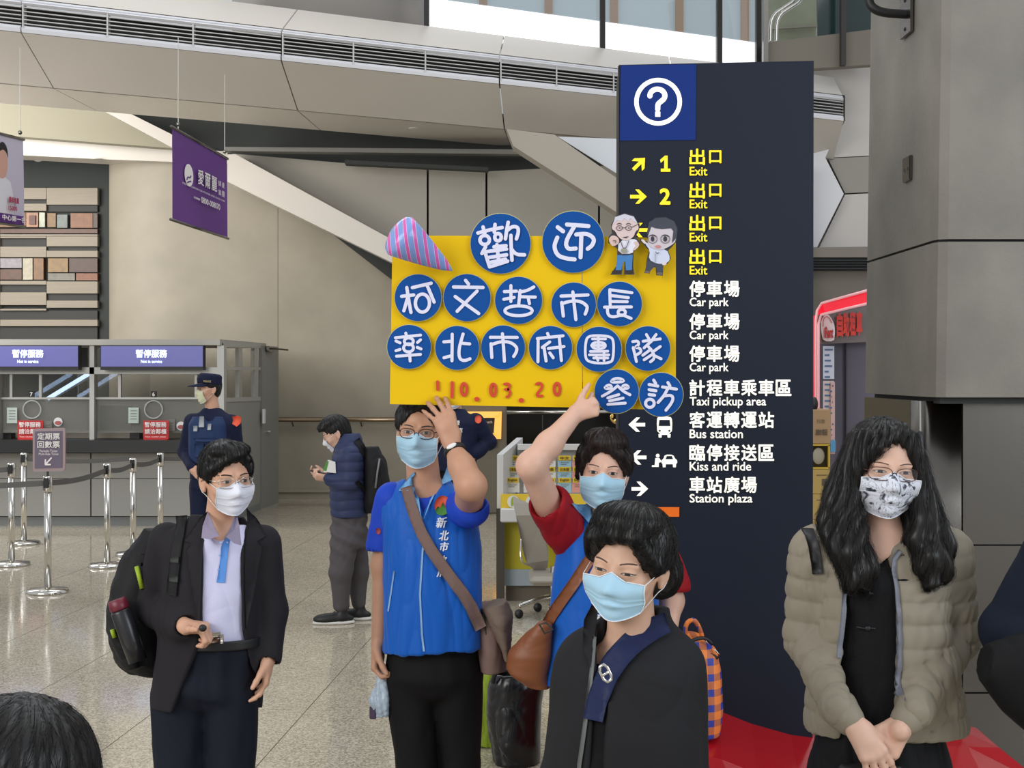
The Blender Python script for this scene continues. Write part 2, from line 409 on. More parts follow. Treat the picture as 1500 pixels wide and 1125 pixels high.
def patch(name, poly, d, surf, m, parent, off=.004, th=.003, step=.012, back=False, f=None, res=None, holes=None, smooth=True, build=True, relaxit=1):
    """cloth piece whose outline is given in px at depth d, laid on a surface from the front (or the back)"""
    P = np.array([[W(x, y, d)[0], W(x, y, d)[2]] for x, y in poly]); B = []
    for i in range(len(P)):
        a, b = P[i], P[(i+1) % len(P)]; k = max(1, int(np.linalg.norm(b-a)/step)); B += [a+(b-a)*j/k for j in range(k)]
    B = np.array(B); lo, hi = B.min(0), B.max(0); pts = [Vector(b) for b in B]; nb = len(pts)
    for gx in np.arange(lo[0]+step/2, hi[0], step):
        for gz in np.arange(lo[1]+step/2, hi[1], step):
            q = np.array([gx, gz])
            if np.min(np.linalg.norm(B-q, axis=1)) > step*.5: pts.append(Vector(q))
    r = delaunay_2d_cdt(pts, [(i, (i+1) % nb) for i in range(nb)], [], 1, 1e-6)
    V2, F = r[0], [list(f_) for f_ in r[2]]; ys = []; sgn = -1 if back else 1
    for v in V2:
        # the outline is given at depth d; follow the line of sight of the photograph's perspective so sizes stay right
        p0 = np.array([v[0], d-sgn*1.0, v[1]]); h = surf.hit(p0, (0, sgn, 0)); ys.append(h[1] if h is not None else np.nan)
    ys = np.array(ys); V2 = np.array([tuple(v) for v in V2])
    if np.isnan(ys).any() and not np.isnan(ys).all():
        good = ~np.isnan(ys)
        for i in np.where(~good)[0]:
            j = np.argmin(np.sum((V2[good]-V2[i])**2, 1)); ys[i] = ys[good][j]
    ys = np.nan_to_num(ys, nan=d)
    for _ in range(relaxit):      # take out surface noise but never sink
        acc = ys.copy(); c = np.ones(len(ys))
        for f_ in F:
            for i in range(3): acc[f_[i]] += ys[f_[i-1]]; c[f_[i]] += 1
        sm = acc/c; ys = np.minimum(ys, sm) if not back else np.maximum(ys, sm)
    T = np.stack([V2[:, 0], ys-sgn*(off+th), V2[:, 1]], 1); Bk = T.copy(); Bk[:, 1] += sgn*(th+.001); n = len(T)
    ed = {}
    for f_ in F:
        for i in range(3): e = (f_[i], f_[(i+1) % 3]); ed[e] = 1
    sd = [[a, b, b+n, a+n] for (a, b) in ed if (b, a) not in ed]
    FF = F+[[i+n for i in f_[::-1]] for f_ in F]+sd; VV = np.concatenate([T, Bk])
    if not build: return VV, FF
    o = mk(name, VV, FF, m, parent, smooth)
    return o
def stripe(pts, w):
    """px polygon of a band along pts (open), w scalar or list"""
    pts = np.asarray(pts, float); T = np.gradient(pts, axis=0); T /= np.linalg.norm(T, axis=1)[:, None]; N = np.stack([-T[:, 1], T[:, 0]], 1)*(np.broadcast_to(np.asarray(w, float), (len(pts),))[:, None]/2)
    return np.concatenate([pts+N, (pts-N)[::-1]])
# ================================================================== MATERIALS OF THE HALL
m_tile = mat('terrazzo', (168, 158, 142), rough=.13, var=.22, vscale=38, spec=.5)
def speck(nt, obj):
    n = nt.nodes.new('ShaderNodeTexVoronoi'); n.inputs['Scale'].default_value = 130; nt.links.new(obj, n.inputs['Vector'])
    r = nt.nodes.new('ShaderNodeValToRGB'); e = r.color_ramp.elements; cols = [(0, (140, 130, 114)), (.28, (166, 156, 138)), (.55, (186, 176, 157)), (.8, (206, 197, 178))]
    while len(e) < 4: e.new(.5)
    for q, (p, c) in zip(e, cols): q.position = p; q.color = (*lin(c), 1)
    s = nt.nodes.new('ShaderNodeSeparateColor'); nt.links.new(n.outputs['Color'], s.inputs[0]); nt.links.new(s.outputs[0], r.inputs[0])
    n2 = nt.nodes.new('ShaderNodeTexNoise'); n2.inputs['Scale'].default_value = 3; nt.links.new(obj, n2.inputs['Vector'])
    mr = nt.nodes.new('ShaderNodeMapRange'); mr.inputs[3].default_value = .85; mr.inputs[4].default_value = 1.12; nt.links.new(n2.outputs[0], mr.inputs[0])
    v = nt.nodes.new('ShaderNodeVectorMath'); v.operation = 'SCALE'; nt.links.new(r.outputs[0], v.inputs[0]); nt.links.new(mr.outputs[0], v.inputs['Scale'])
    return v.outputs[0]
m_terr = checker_mat('terrazzo_speckle', speck, .09)
m_grout = mat('grout', (110, 101, 88), .6)
m_conc = mat('pale_concrete', (152, 144, 128), .55, var=.10, vscale=1.6, bump=.08, bscale=25)
m_panelw = mat('white_panel', (212, 205, 196), .38, var=.02, vscale=1)
m_panelb = mat('white_panel_bright', (226, 226, 230), .35)
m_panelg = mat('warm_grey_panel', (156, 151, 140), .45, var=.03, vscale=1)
m_dark = mat('dark_void', (48, 52, 50), .7)
m_black = mat('black_paint', (20, 20, 22), .5)
m_slat = mat('louver_slat', (205, 203, 200), .35, metal=.3)
m_steel = mat('brushed_steel', (112, 108, 103), .25, metal=1., bump=.05, bscale=40, stretch=(1, 1, 40))
m_chrome = mat('polished_steel', (215, 212, 206), .14, metal=1.)
m_pconc = mat('column_concrete', (126, 122, 114), .62, var=.14, vscale=3, bump=.15, bscale=45)
m_white = mat('white_paint', (225, 225, 225), .5)
m_navy = mat('kiosk_navy', (32, 38, 52), .4, spec=.22)
m_glass = mat('clear_glass', (225, 235, 235), .03, trans=1., alpha=.22, spec=.5)

# ================================================================== FLOOR
fl = MB().box((-14, -1.5, -.12), (12, 34, -.004)).build('floor', m_grout, kind='structure')
tile0 = None; th = math.atan(.07); cs, sn = math.cos(th), math.sin(th); tl = .82
proto = MB().box((0, 0, -.02), (tl-.006, tl-.006, 0)).build('tile', m_terr, parent=fl)
first = True; cnt = 0
for j in range(5, 27):
    for i in range(-14, 12):
        u, v = i*tl, j*tl; X = u*cs+v*sn; Y = -u*sn+v*cs; cx = X+.4; cy = Y+.4
        if cy < 3.9 or cy > 19.9 or abs(cx) > .40*cy+1.0 or cnt >= 298: continue
        o = proto if first else proto.copy()
        if not first: COL.objects.link(o)
        first = False; cnt += 1; o.parent = fl; o.location = (X, Y, 0); o.rotation_euler = (0, 0, -th)
MB().box((-14, 20.6, -.003), (12, 33, 0)).box((-14, -1.5, -.003), (12, 3.8, 0)).box((8.2, 3.8, -.003), (12, 20.6, 0)).box((-14, 3.8, -.003), (-9.4, 20.6, 0)).build('paving_margin', m_terr, parent=fl)

# ================================================================== BACK WALL (20 m off), concrete panels
wb = MB().box((-5.3, 20.25, 0), (4.4, 20.5, 5.0)).build('wall_back', m_conc, kind='structure')
def wpanel(x0, x1, z0, z1, y=20.0, t=.2, m=m_conc): return MB().box((x0+.002, y, z0+.004), (x1-.002, y+t, z1), .006).build('wall_panel', m, parent=wb)
R_ = 1.15; prof = [(-6.07+R_-R_*math.cos(a), 20+.62-.62*math.sin(a)) for a in np.linspace(0, PI/2, 14)]+[(-3.432, 20.0)]
V = [(x, y, z) for z in (0, 5.4) for x, y in prof]+[(x, y+.3 if i else y+.02, z) for z in (0, 5.4) for i, (x, y) in enumerate(prof)]; n = len(prof)
F = [[i, i+1, n+i+1, n+i] for i in range(n-1)]+[[2*n+i+1, 2*n+i, 3*n+i, 3*n+i+1] for i in range(n-1)]
mk('curved_wall_panel', V, F, m_conc, wb, smooth=True)
for a, b in ((-3.43, -1.15), (-1.15, 1.2), (1.2, 4.4)): wpanel(a, b, 0, 5.4 if b < 0 else 3.1)
MB().box((-3.43, 19.9, 0), (-.15, 20, .10)).box((-3.43, 19.86, .10), (-.15, 20, .14)).build('baseboard_back', mat('base_stone', (150, 143, 126), .4), kind='structure')
t = root('handrail', (-1.7, 19.85, 1.1), 'brushed brass-grey handrail running along the far concrete wall', 'handrail')
MB().tube([(-3.4, 19.82, 1.16), (-.2, 19.82, 1.16)], .035, 10).build('rail', mat('rail_metal', (170, 150, 125), .3, metal=1.), t, True)
for x in (-3.2, -2.2, -1.2, -.3): MB().tube([(x, 19.82, 1.14), (x, 19.97, 1.06)], .012, 6).build('bracket', m_steel, t)

# feature wall at the far left with planks and mosaic pieces
wl = MB().prism([(-190, 150), (160, 150), (160, 800), (-190, 800)], 21.2, .2).build('wall_left', m_dark, kind='structure')
pl = mat('plank_beige', (152, 142, 126), .6, var=.08, vscale=9, stretch=(.3, 1, 14)); pk = mat('plank_charcoal', (46, 46, 44), .6)
rows = [(0, 68, 275, 292), (0, 68, 298, 309), (68, 143, 275, 300), (0, 143, 343, 346), (0, 68, 346, 349), (68, 143, 346, 361), (0, 68, 361, 377), (68, 143, 367, 377),
        (0, 68, 411, 417), (68, 143, 412, 430), (0, 68, 428, 447), (68, 143, 440, 451), (0, 143, 468, 478), (0, 68, 452, 455), (-110, 0, 275, 300), (-110, 0, 346, 361), (-110, 0, 367, 377), (-110, 0, 412, 430), (-110, 0, 440, 451), (-110, 0, 468, 478)]
for x0, x1, y0, y1 in rows: MB().prism([(x0+.4, y0+.3), (x1-.4, y0+.3), (x1-.4, y1-.3), (x0+.4, y1-.3)], 21.08, .12).build('plank', pl, wl)
for x0, x1, y0, y1 in [(0, 68, 292, 298), (68, 143, 300, 310), (0, 68, 349, 361), (68, 143, 361, 367), (0, 68, 417, 428), (68, 143, 430, 440), (0, 143, 455, 468), (0, 143, 479, 498)]:
    MB().prism([(x0+.4, y0), (x1-.4, y0), (x1-.4, y1), (x0+.4, y1)], 21.14, .06).build('plank', pk, wl)
mos = [(38, 56, 311, 333, (168, 120, 92)), (42, 52, 315, 329, (90, 40, 24)), (57, 66, 311, 333, (176, 180, 160)), (69, 82, 312, 333, (128, 96, 52)), (83, 99, 314, 334, (104, 112, 108)), (103, 136, 312, 334, (126, 78, 44)), (136, 143, 312, 334, (70, 48, 32)),
       (-60, 38, 311, 333, (120, 84, 50)), (0, 143, 335, 342, (86, 48, 28)), (0, 32, 378, 393, (140, 134, 140)), (0, 32, 394, 410, (84, 50, 30)), (33, 48, 378, 410, (176, 168, 146)), (49, 64, 378, 410, (124, 86, 48)),
       (70, 100, 378, 399, (132, 102, 56)), (101, 143, 378, 399, (66, 38, 22)), (70, 110, 400, 411, (108, 104, 92)), (111, 143, 400, 411, (124, 70, 36)), (-60, 0, 378, 410, (110, 78, 46))]
for k, (x0, x1, y0, y1, c) in enumerate(mos):
    MB().prism([(x0+.4, y0+.4), (x1-.4, y0+.4), (x1-.4, y1-.4), (x0+.4, y1-.4)], 21.10-(.03 if k == 1 else 0), .1).build('mosaic_tile', mat('mosaic_%s' % 'abcdefghijklmnopqrstuvwxyz'[k], c, .45, var=.2, vscale=14), wl)
for k in range(5):
    MB().tube([W(x, y, 20.9) for x, y in ellpts(25+k*31, 226, 10, 10, 20)], .012, 6, True).build('ring_ornament', m_slat, wl)

# ================================================================== BEAM WITH LOUVRES (runs back to the right), built as panels
D = np.array([1.95, 1.]); J = np.array([.065, 1.])
def BP(a, yo, z):
    """a: px column where the front line of the beam is seen; yo: set-back; z: height"""
    d = 17.887/(1-(a-750)/3900); x = (a-750)/FPX*d; return np.array([x+J[0]*yo, d+yo, z])
bm = root('fascia_beam', BP(400, 0, 5.2), 'long white panelled overhead beam with a dark louvred air slot', 'beam')
bm['kind'] = 'structure'
cuts = [-260, 33, 413, 732, 985, 1236]
for i in range(5):
    a0, a1 = cuts[i], cuts[i+1]; g = 1.0
    def quad(pr, name, m, th_=.05, gap=g):
        mb = MB(); V = []; k = len(pr)
        for a in (a0+gap, a1-gap):
            for (yo, z) in pr: V.append(BP(a, yo, z))
        V = np.array(V); B2 = V+np.array([0, th_*.7, th_*.7]); 
        F = [[q, k+q, k+q+1, q+1] for q in range(k-1)]
        F2 = [[f_[3]+2*k, f_[2]+2*k, f_[1]+2*k, f_[0]+2*k] for f_ in F]
        side = [[q+1, q, q+2*k, q+1+2*k] for q in range(k-1)]+[[k+q, k+q+1, 3*k+q+1, 3*k+q] for q in range(k-1)]
        mk(name, np.concatenate([V, B2]), F+F2+side, m, bm)
    quad([(1.9, 6.5), (.81, 6.41), (.02, 5.97)], 'upper_panel', m_panelw)
    quad([(.02, 5.96), (-.04, 5.93), (.0, 5.905)], 'upper_lip', m_panelb)
    quad([(.03, 5.66), (-.05, 5.645), (-.04, 5.60)], 'lower_lip', m_panelb)
    quad([(-.04, 5.595), (.856, 5.17)], 'fascia_panel', m_panelw)
    quad([(.856, 5.165), (2.25, 5.165)], 'soffit_panel', m_panelw)
    mb = MB(); A = [BP(a0, .25, 5.62), BP(a1, .25, 5.62), BP(a1, .25, 5.95), BP(a0, .25, 5.95)]; mb.hull8(A, [p+np.array([0, .1, 0]) for p in A]); mb.build('slot_back', m_black, bm)
    for z in (5.70, 5.745, 5.79, 5.835, 5.88):
        A = [BP(a0+1, -.02, z), BP(a1-1, -.02, z), BP(a1-1, .03, z+.002), BP(a0+1, .03, z+.002)]
        MB().hull8(A, [p+np.array([0, 0, .010]) for p in A]).build('slat', m_slat, bm)
    for f_ in (0, .33, .66):
        a = a0+(a1-a0)*f_+(2 if f_ == 0 else 0); A = [BP(a-1, -.03, 5.65), BP(a+1, -.03, 5.65), BP(a+1, -.03, 5.92), BP(a-1, -.03, 5.92)]
        MB().hull8(A, [p+np.array([0, .1, 0]) for p in A]).build('slot_divider', m_slat, bm)
for x in (145, 605): MB().ball(W(x, 188 if x > 300 else 233, 17.6 if x > 300 else 19.8), (.06, .06, .012), 6).build('spot_fitting', m_slat, bm)

# what is under and behind the beam
def st(name, poly, d, t, m, **k): return MB().prism(poly, d, t).build(name, m, kind='structure', **k)
st('trim_recess', [(120, 120), (780, 170), (912, 215), (912, 266), (650, 252), (333, 228), (120, 205)], 19.95, .1, m_dark)
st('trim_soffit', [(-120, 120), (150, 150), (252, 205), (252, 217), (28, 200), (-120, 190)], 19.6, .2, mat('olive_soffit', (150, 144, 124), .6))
st('trim_strut', [(138, 155), (188, 165), (252, 197), (252, 216)], 19.2, .25, m_panelw)
st('trim_lintel', [(-120, 186), (28, 199), (333, 222), (333, 240), (143, 233), (28, 227), (-120, 222)], 19.85, .5, m_panelw)
st('trim_purlin', [(330, 215), (780, 219), (780, 226), (330, 221)], 19.3, .2, mat('dull_grey_metal', (118, 118, 112), .5))
st('trim_girder', [(505, 234), (715, 245), (715, 250), (505, 240)], 19.25, .2, m_dark)
wu = st('wall_upper', [(330, 222), (650, 249), (912, 240), (912, 430), (600, 430)], 19.9, .08, m_dark)
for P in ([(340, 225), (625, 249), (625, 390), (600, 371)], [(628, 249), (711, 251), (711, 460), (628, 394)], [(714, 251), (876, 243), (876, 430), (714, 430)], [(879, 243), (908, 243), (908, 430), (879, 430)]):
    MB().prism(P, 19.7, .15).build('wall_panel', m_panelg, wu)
st('trim_stringer', [(333, 226), (345, 226), (600, 365), (760, 452), (760, 490), (575, 385), (333, 266)], 19.3, .5, m_panelw)
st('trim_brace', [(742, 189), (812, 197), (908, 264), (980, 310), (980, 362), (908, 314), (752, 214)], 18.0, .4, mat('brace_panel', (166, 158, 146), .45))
st('window_1', [(817, 200), (1000, 207), (1000, 310), (908, 257)], 18.7, .03, mat('frosted_glass', (224, 228, 234), .25))
# right of the sign tower
P = [(1192, 102), (1279, 92), (1274, 228), (1212, 231), (1238, 176), (1238, 140), (1192, 124)]
wr = st('wall_right', [(1100, 100), (1282, 92), (1278, 366), (1100, 366)], 21.6, .2, m_dark)
MB().prism(P, 21.3, .2).build('wall_panel', mat('panel_lilac', (206, 200, 194), .45), wr)
MB().prism([(1213, 232), (1280, 229), (1280, 281), (1238, 283)], 21.3, .2).build('wall_panel', m_panelg, wr)
MB().prism([(1238, 285), (1280, 283), (1280, 362), (1200, 363)], 21.3, .2).build('wall_panel', mat('panel_lilac', ()), wr)
MB().prism([(1100, 170), (1234, 173), (1209, 231), (1236, 284), (1197, 362), (1100, 362)], 21.0, .2).build('wall_panel', m_panelb, wr)
st('trim_ledge', [(1150, 363), (1290, 361), (1290, 377), (1150, 377)], 20.6, .3, mat('ledge_grey', (128, 120, 110), .5))
st('trim_vent', [(1150, 378), (1290, 378), (1290, 396), (1150, 396)], 20.7, .2, m_black)
for y in (381, 385, 389, 393): st('trim_vent_slat', [(1150, y), (1290, y), (1290, y+1), (1150, y+1)], 20.6, .08, m_dark)
st('wall_rear', [(1100, 396), (1330, 396), (1330, 740), (1100, 740)], 20.8, .2, mat('rear_wall_grey', (118, 110, 100), .6))
# glazing above the beam
gz = 6.38
def gl(a, yo, z): return BP(a, yo, z)
fr = mat('dark_mullion', (58, 54, 52), .4, metal=.5); parapet = mat('glowing_white_parapet', (250, 250, 252), .4, emit=1.0)  # sunlit white parapet behind the glazing, imitated by a glowing white material
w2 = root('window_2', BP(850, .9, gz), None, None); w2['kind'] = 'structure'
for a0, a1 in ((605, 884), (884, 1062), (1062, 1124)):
    A = [gl(a0+2, 1.0, gz), gl(a1-2, 1.0, gz), gl(a1-2, 1.0, 6.86), gl(a0+2, 1.0, 6.86)]; MB().hull8(A, [p+np.array([0, .05, 0]) for p in A]).build('glowing_parapet', parapet, w2)
    A = [gl(a0+2, .9, gz), gl(a1-2, .9, gz), gl(a1-2, .9, 8.6), gl(a0+2, .9, 8.6)]; MB().hull8(A, [p+np.array([0, .012, 0]) for p in A]).build('glass_pane', mat('tinted_glass', (205, 225, 235), .02, trans=1., alpha=.12), w2)
for a in (612, 883, 1062, 1122):
    A = [gl(a-4, .85, gz-.1), gl(a+4, .85, gz-.1), gl(a+4, .85, 8.8), gl(a-4, .85, 8.8)]; MB().hull8(A, [p+np.array([0, .14, 0]) for p in A]).build('mullion', fr, w2)
# building seen beyond the glazing
bo = root('building', (6, 44, 0), 'pale building with bluish windows beyond the upper glazing', 'building')
MB().box((-6, 44, 0), (16, 45, 12.2)).build('wall', mat('far_facade', (226, 228, 226), .7), bo)
blue = mat('sky_blue_pane', (206, 222, 230), .15, spec=.8)
for i in range(9):
    x0 = -5+2.1*i
    for z0, z1 in ((12.4, 14.2), (14.5, 17.5)): MB().box((x0, 43.9, z0), (x0+1.85, 44.0, z1)).build('window', blue, bo)
    MB().box((x0+1.85, 43.8, 12.2), (x0+2.1, 44, 17.6)).build('mullion', mat('tan_mullion', (176, 140, 110), .6), bo)
MB().box((-6, 44.05, 12.2), (16, 44.6, 17.8)).build('upper_wall', mat('far_facade', ()), bo)
# round column and right-hand glazing
MB().lathe([(1.32, 5.5), (1.32, 9)], (-2.55, 19.0, 0), 40).build('round_column', mat('grey_column', (140, 136, 132), .5), smooth=True, kind='structure')
st('wall_mezzanine', [(1125, 62), (1285, 42), (1285, 94), (1150, 103), (1125, 96)], 20.4, .2, mat('mezzanine_band', (120, 112, 100), .5))
st('window_3', [(1196, -60), (1290, -60), (1290, 46), (1198, 56)], 20.6, .05, mat('dark_teal_glass', (40, 58, 58), .08, spec=.6))
st('wall_stair', [(1120, -60), (1196, -60), (1200, 54), (1123, 63)], 22.5, .3, mat('green_grey_concrete', (150, 156, 134), .6, var=.08))
st('trim_stair_line', [(1125, 41), (1196, 37), (1196, 39), (1125, 43)], 22.4, .06, m_panelg)
for x in (1122, 1236): st('trim_mullion', [(x-3.5, -60), (x+3.5, -60), (x+3.5, 95), (x-3.5, 95)], 20.2, .12, m_steel if x < 1200 else fr)
t = root('stair_handrail', W(1150, 60, 21), 'bent shiny steel stair handrail behind the upper glazing', 'handrail')
for dx in (0, 9): MB().tube(chaikin([W(1128+dx, 62, 21), W(1129+dx, 24, 21), W(1150+dx, 10, 21), W(1166+dx, 0, 21), W(1170+dx, -30, 21)], 2, False), .03, 8).build('rail', m_chrome, t, True)
for x in (1197, 1205): MB().tube([W(x, 56, 21), W(x+6, -10, 21)], .022, 8).build('post', m_chrome, t, True)

# ================================================================== TALL CONCRETE COLUMN, STEEL-CLAD FOOT
zb, zj = 1.735, 2.448
cc = root('concrete_column', (2.9, 6.8, zb), 'massive square concrete column above a steel clad foot', 'column'); cc['kind'] = 'structure'
def colblock(z0, z1, m):
    V = []
    for z in (z0, z1):
        o = .03*(z-zb)/2.; x0 = 1.92+o
        for p in ((x0, 7.42), (x0, 6.27), (x0+.012, 6.225), (x0+.05, 6.2), (4.4, 6.2), (4.4, 7.42)): V.append((p[0], p[1], z))
    F = [[i, (i+1) % 6, 6+(i+1) % 6, 6+i] for i in range(6)]+[[5, 4, 3, 2, 1, 0], [6, 7, 8, 9, 10, 11]]
    return V, F
for z0, z1 in ((zb, zj-.006), (zj+.006, 5.6)):
    V, F = colblock(z0, z1, m_pconc); mk('concrete_block', V, F, m_pconc, cc)
MB().box((1.96, 6.25, zb-.03), (4.3, 7.38, zb)).box((1.95, 6.24, zj-.006), (4.3, 7.4, zj+.006)).build('shadow_gap', m_dark, cc)
sc_ = root('steel_cladding', (2.9, 6.9, 0), 'brushed steel panels cladding the foot of the concrete column', 'cladding'); sc_['kind'] = 'structure'
pn = [(1.905, 2.09), (2.098, 3.3), (3.31, 4.3)]; zs = [(0.0, .354), (.362, 1.041), (1.049, 1.715)]
for x0, x1 in pn:
    for z0, z1 in zs:
        if x0 < 2: # rounded corner piece
            r = .05; pf = [(x1, 6.35)]+[(x0+r-r*math.sin(a), 6.35+r-r*math.cos(a)) for a in np.linspace(0, PI/2, 7)]+[(x0, 6.52)]
            k = len(pf); V = [(x, y, z) for z in (z0, z1) for x, y in pf]; V += [(x+.02, y+.02, z) for (x, y, z) in V]
            F = [[i+1, i, k+i, k+i+1] for i in range(k-1)]+[[2*k+i, 2*k+i+1, 3*k+i+1, 3*k+i] for i in range(k-1)]+[[k+i, 3*k+i, 3*k+i+1, k+i+1] for i in range(k-1)]
            mk('steel_panel', V, F, m_steel, sc_, smooth=True)
        else: MB().box((x0, 6.35, z0), (x1, 6.37, z1)).build('steel_panel', m_steel, sc_)
for z0, z1 in zs: MB().box((1.905, 6.525, z0), (1.925, 7.38, z1)).build('steel_panel', mat('steel_green_reflection', (120, 118, 106), .3, metal=.9), sc_)  # darker green reflections put into the steel colour of this side
MB().box((1.93, 6.375, 0), (4.3, 7.37, 1.71)).build('core', m_black, sc_)
t = root('pipe_handle', W(1300, 30, 6.9), 'black bent pipe fixed to a steel wall plate on the concrete column', 'pipe')
MB().tube(chaikin([(1.74, 6.7, 3.98), (1.74, 6.7, 3.68), (1.78, 6.68, 3.61), (1.93, 6.68, 3.60)], 3, False), .022, 10).build('pipe', m_black, t, True)
MB().box((1.925, 6.60, 3.50), (1.94, 6.78, 3.70)).build('plate', m_steel, t)
for z in (3.53, 3.67): MB().ball((1.925, 6.69, z), (.006, .01, .01), 5).build('bolt', m_black, t)
tag(MB().box((1.92, 6.6, 2.78), (1.94, 6.72, 2.90), .004).box((1.917, 6.625, 2.83), (1.922, 6.64, 2.845)).box((1.917, 6.68, 2.83), (1.922, 6.695, 2.845)).build('blank_plate', m_steel), 'small square steel blank plate on the side of the concrete column', 'plate')
# ================================================================== TICKET BOOTH
gm = mat('booth_grey', (150, 150, 146), .5); gl_ = mat('booth_frame', (176, 176, 172), .4, metal=.3); bl = mat('black_counter', (24, 24, 26), .35)
B = root('ticket_booth', W(150, 770, 16.4)*[1, 1, 0], 'grey ticket booth with glazed counter and black worktop', 'booth')
def bx(name, x0, y0, x1, y1, d, t, m, p=B, **k): return MB().prism([(x0, y0), (x1, y0), (x1, y1), (x0, y1)], d, t).build(name, m, p, **k)
XL = -150
for x0, x1 in ((XL, -6), (-5, 132), (134, 325)):
    bx('base_panel', x0, 664, x1, 700.5, 16.4, .05, gm); bx('base_panel', x0, 701.5, x1, 756, 16.4, .05, gm)
bx('kick_plate', XL, 757, 325, 771.5, 16.44, .05, mat('kick_grey', (120, 124, 124), .5)); bx('base_core', XL, 664, 323, 770, 16.46, .1, m_black)
bx('worktop', XL, 645, 322, 663, 16.1, .55, bl)
bx('ledge', XL, 632, 320, 645, 16.75, .3, mat('ledge_beige', (176, 168, 152), .5))
roof = MB(); A = [W(XL, 497, 16.3), W(322, 497, 16.3), W(390, 503, 19.3), W(XL, 503, 19.3)]; roof.hull8([p-np.array([0, 0, .07]) for p in A], A); roof.build('roof_slab', mat('roof_grey', (168, 166, 158), .5), B)
bx('header', XL, 538, 318, 548, 16.35, .12, gl_); bx('mid_rail', XL, 582, 318, 585, 16.4, .05, gl_)
bx('grey_screen', XL, 585, 318, 634, 16.43, .02, mat('frosted_screen', (176, 176, 168), .3, trans=.4, alpha=.35))
bx('glass_pane', XL, 548, 318, 582, 16.43, .012, m_glass)
for x0, x1 in ((131, 138), (-8, -1), (318, 328)): bx('post', x0, 506, x1, 646, 16.35, .12, gl_)
for x in (16, 59, 175, 287): bx('slim_post', x-2, 548, x+2, 583, 16.42, .05, gl_)
bx('interior_partition', XL, 506, 128, 640, 18.9, .05, mat('interior_dark', (74, 74, 66), .5)); bx('interior_shelf', 140, 586, 315, 636, 17.6, .3, mat('interior_grey', (128, 126, 118), .6))
t = root('tube_reflection', W(100, 565, 18.5), 'blue reflection of a slanted tube light, built as a glowing tube behind the left booth glass', 'lamp')
MB().tube([W(70, 584, 18.6), W(131, 547, 18.6)], .028, 8).build('tube', mat('reflection_glow', (190, 215, 255), .4, emit=2.), t, True); MB().tube([W(68, 588, 18.66), W(131, 551, 18.66)], .03, 6).build('reflected_housing', gl_, t)  # reflection in the glass imitated by a glowing tube behind it
# side wall and door
def sidep(name, xa, ya0, ya1, xb, yb0, yb1, m, t=.05, dd=0., p=B):
    """panel on the receding right side; px columns xa..xb, with its top/bottom rows at both ends"""
    def dep(x): return 16.4+(x-325)/(405-325)*2.9
    A = [W(xa, ya0, dep(xa)), W(xb, yb0, dep(xb)), W(xb, yb1, dep(xb)), W(xa, ya1, dep(xa))]; A = [a+np.array([dd, 0, 0]) for a in A]
    return MB().hull8(A, [a-np.array([t, 0, 0]) for a in A]).build(name, m, p)
sg = mat('booth_side_grey', (142, 142, 138), .5)
sidep('side_panel', 326, 588, 771, 381, 585.5, 748, sg)
sidep('top_rail', 326, 500, 508, 381, 503, 510, gl_, dd=.01); sidep('sill_rail', 326, 583, 589, 381, 581, 587, gl_, dd=.01); sidep('mid_rail', 326, 538, 542, 381, 538, 542, gl_, dd=.01)
for x in (326, 349, 372): sidep('side_post', x, 503, 588, x+5, 503, 587, gl_, dd=.01)
sidep('glass_pane', 330, 508, 584, 378, 510, 582, m_glass, .012)
sidep('skirting', 326, 758, 771, 381, 737, 748, mat('kick_grey', ()), dd=.01)
dr = sidep('door', 382, 506, 748, 406, 508, 737, mat('door_grey', (132, 132, 128), .5), dd=.02)
h = MB(); p = W(386, 632, 18.65)+np.array([.03, 0, 0]); h.tube([p, p+[.06, 0, 0], p+[.06, .14, 0]], .012, 6).build('handle', m_chrome, dr)
h = MB(); p = W(381.5, 610, 18.45)+np.array([.03, 0, 0]); h.box(p-[0, .07, .1], p+[.03, .07, .1], .01).build('card_reader', m_white, dr)
h = MB(); p = W(386, 510, 18.6)+np.array([.03, 0, 0]); h.box(p-[0, .0, .05], p+[.05, .35, .03], .01).tube([p+[.03, .1, 0], p+[.25, .3, -.02], p+[.1, .6, 0]], .012, 6).build('door_closer', m_steel, dr)
for x in (20, 225):
    dx = x-225
scr = mat('screen_violet', (84, 84, 142), .3, emit=.55); scw = mat('screen_lettering', (214, 226, 255), .4, emit=1.1)
for k, (x0, x1, cx, lb) in enumerate(((-34, 114, 41, 'violet out-of-service display over the left counter window'), (148, 297, 222, 'violet out-of-service display over the right counter window'))):
    t = root('display_screen', W((x0+x1)/2, 540, 16.1), lb, 'screen', 'displays over the booth counter')
    bx('bezel', x0-1, 505.5, x1+1, 542, 16.2, .12, m_black, t); bx('panel', x0, 507, x1, 537, 16.195, .01, scr, t)
    mb = MB(); text_px(mb, '暫停服務', cx, 518, 12, 16.19, 46, .03, 'c'); text_px(mb, 'Not in service', cx, 529.5, 5, 16.19, 31, .02, 'c'); mb.build('lettering', scw, t)
rs = mat('red_plastic', (190, 34, 34), .4); wl_ = mat('white_lettering', (238, 232, 230), .5)
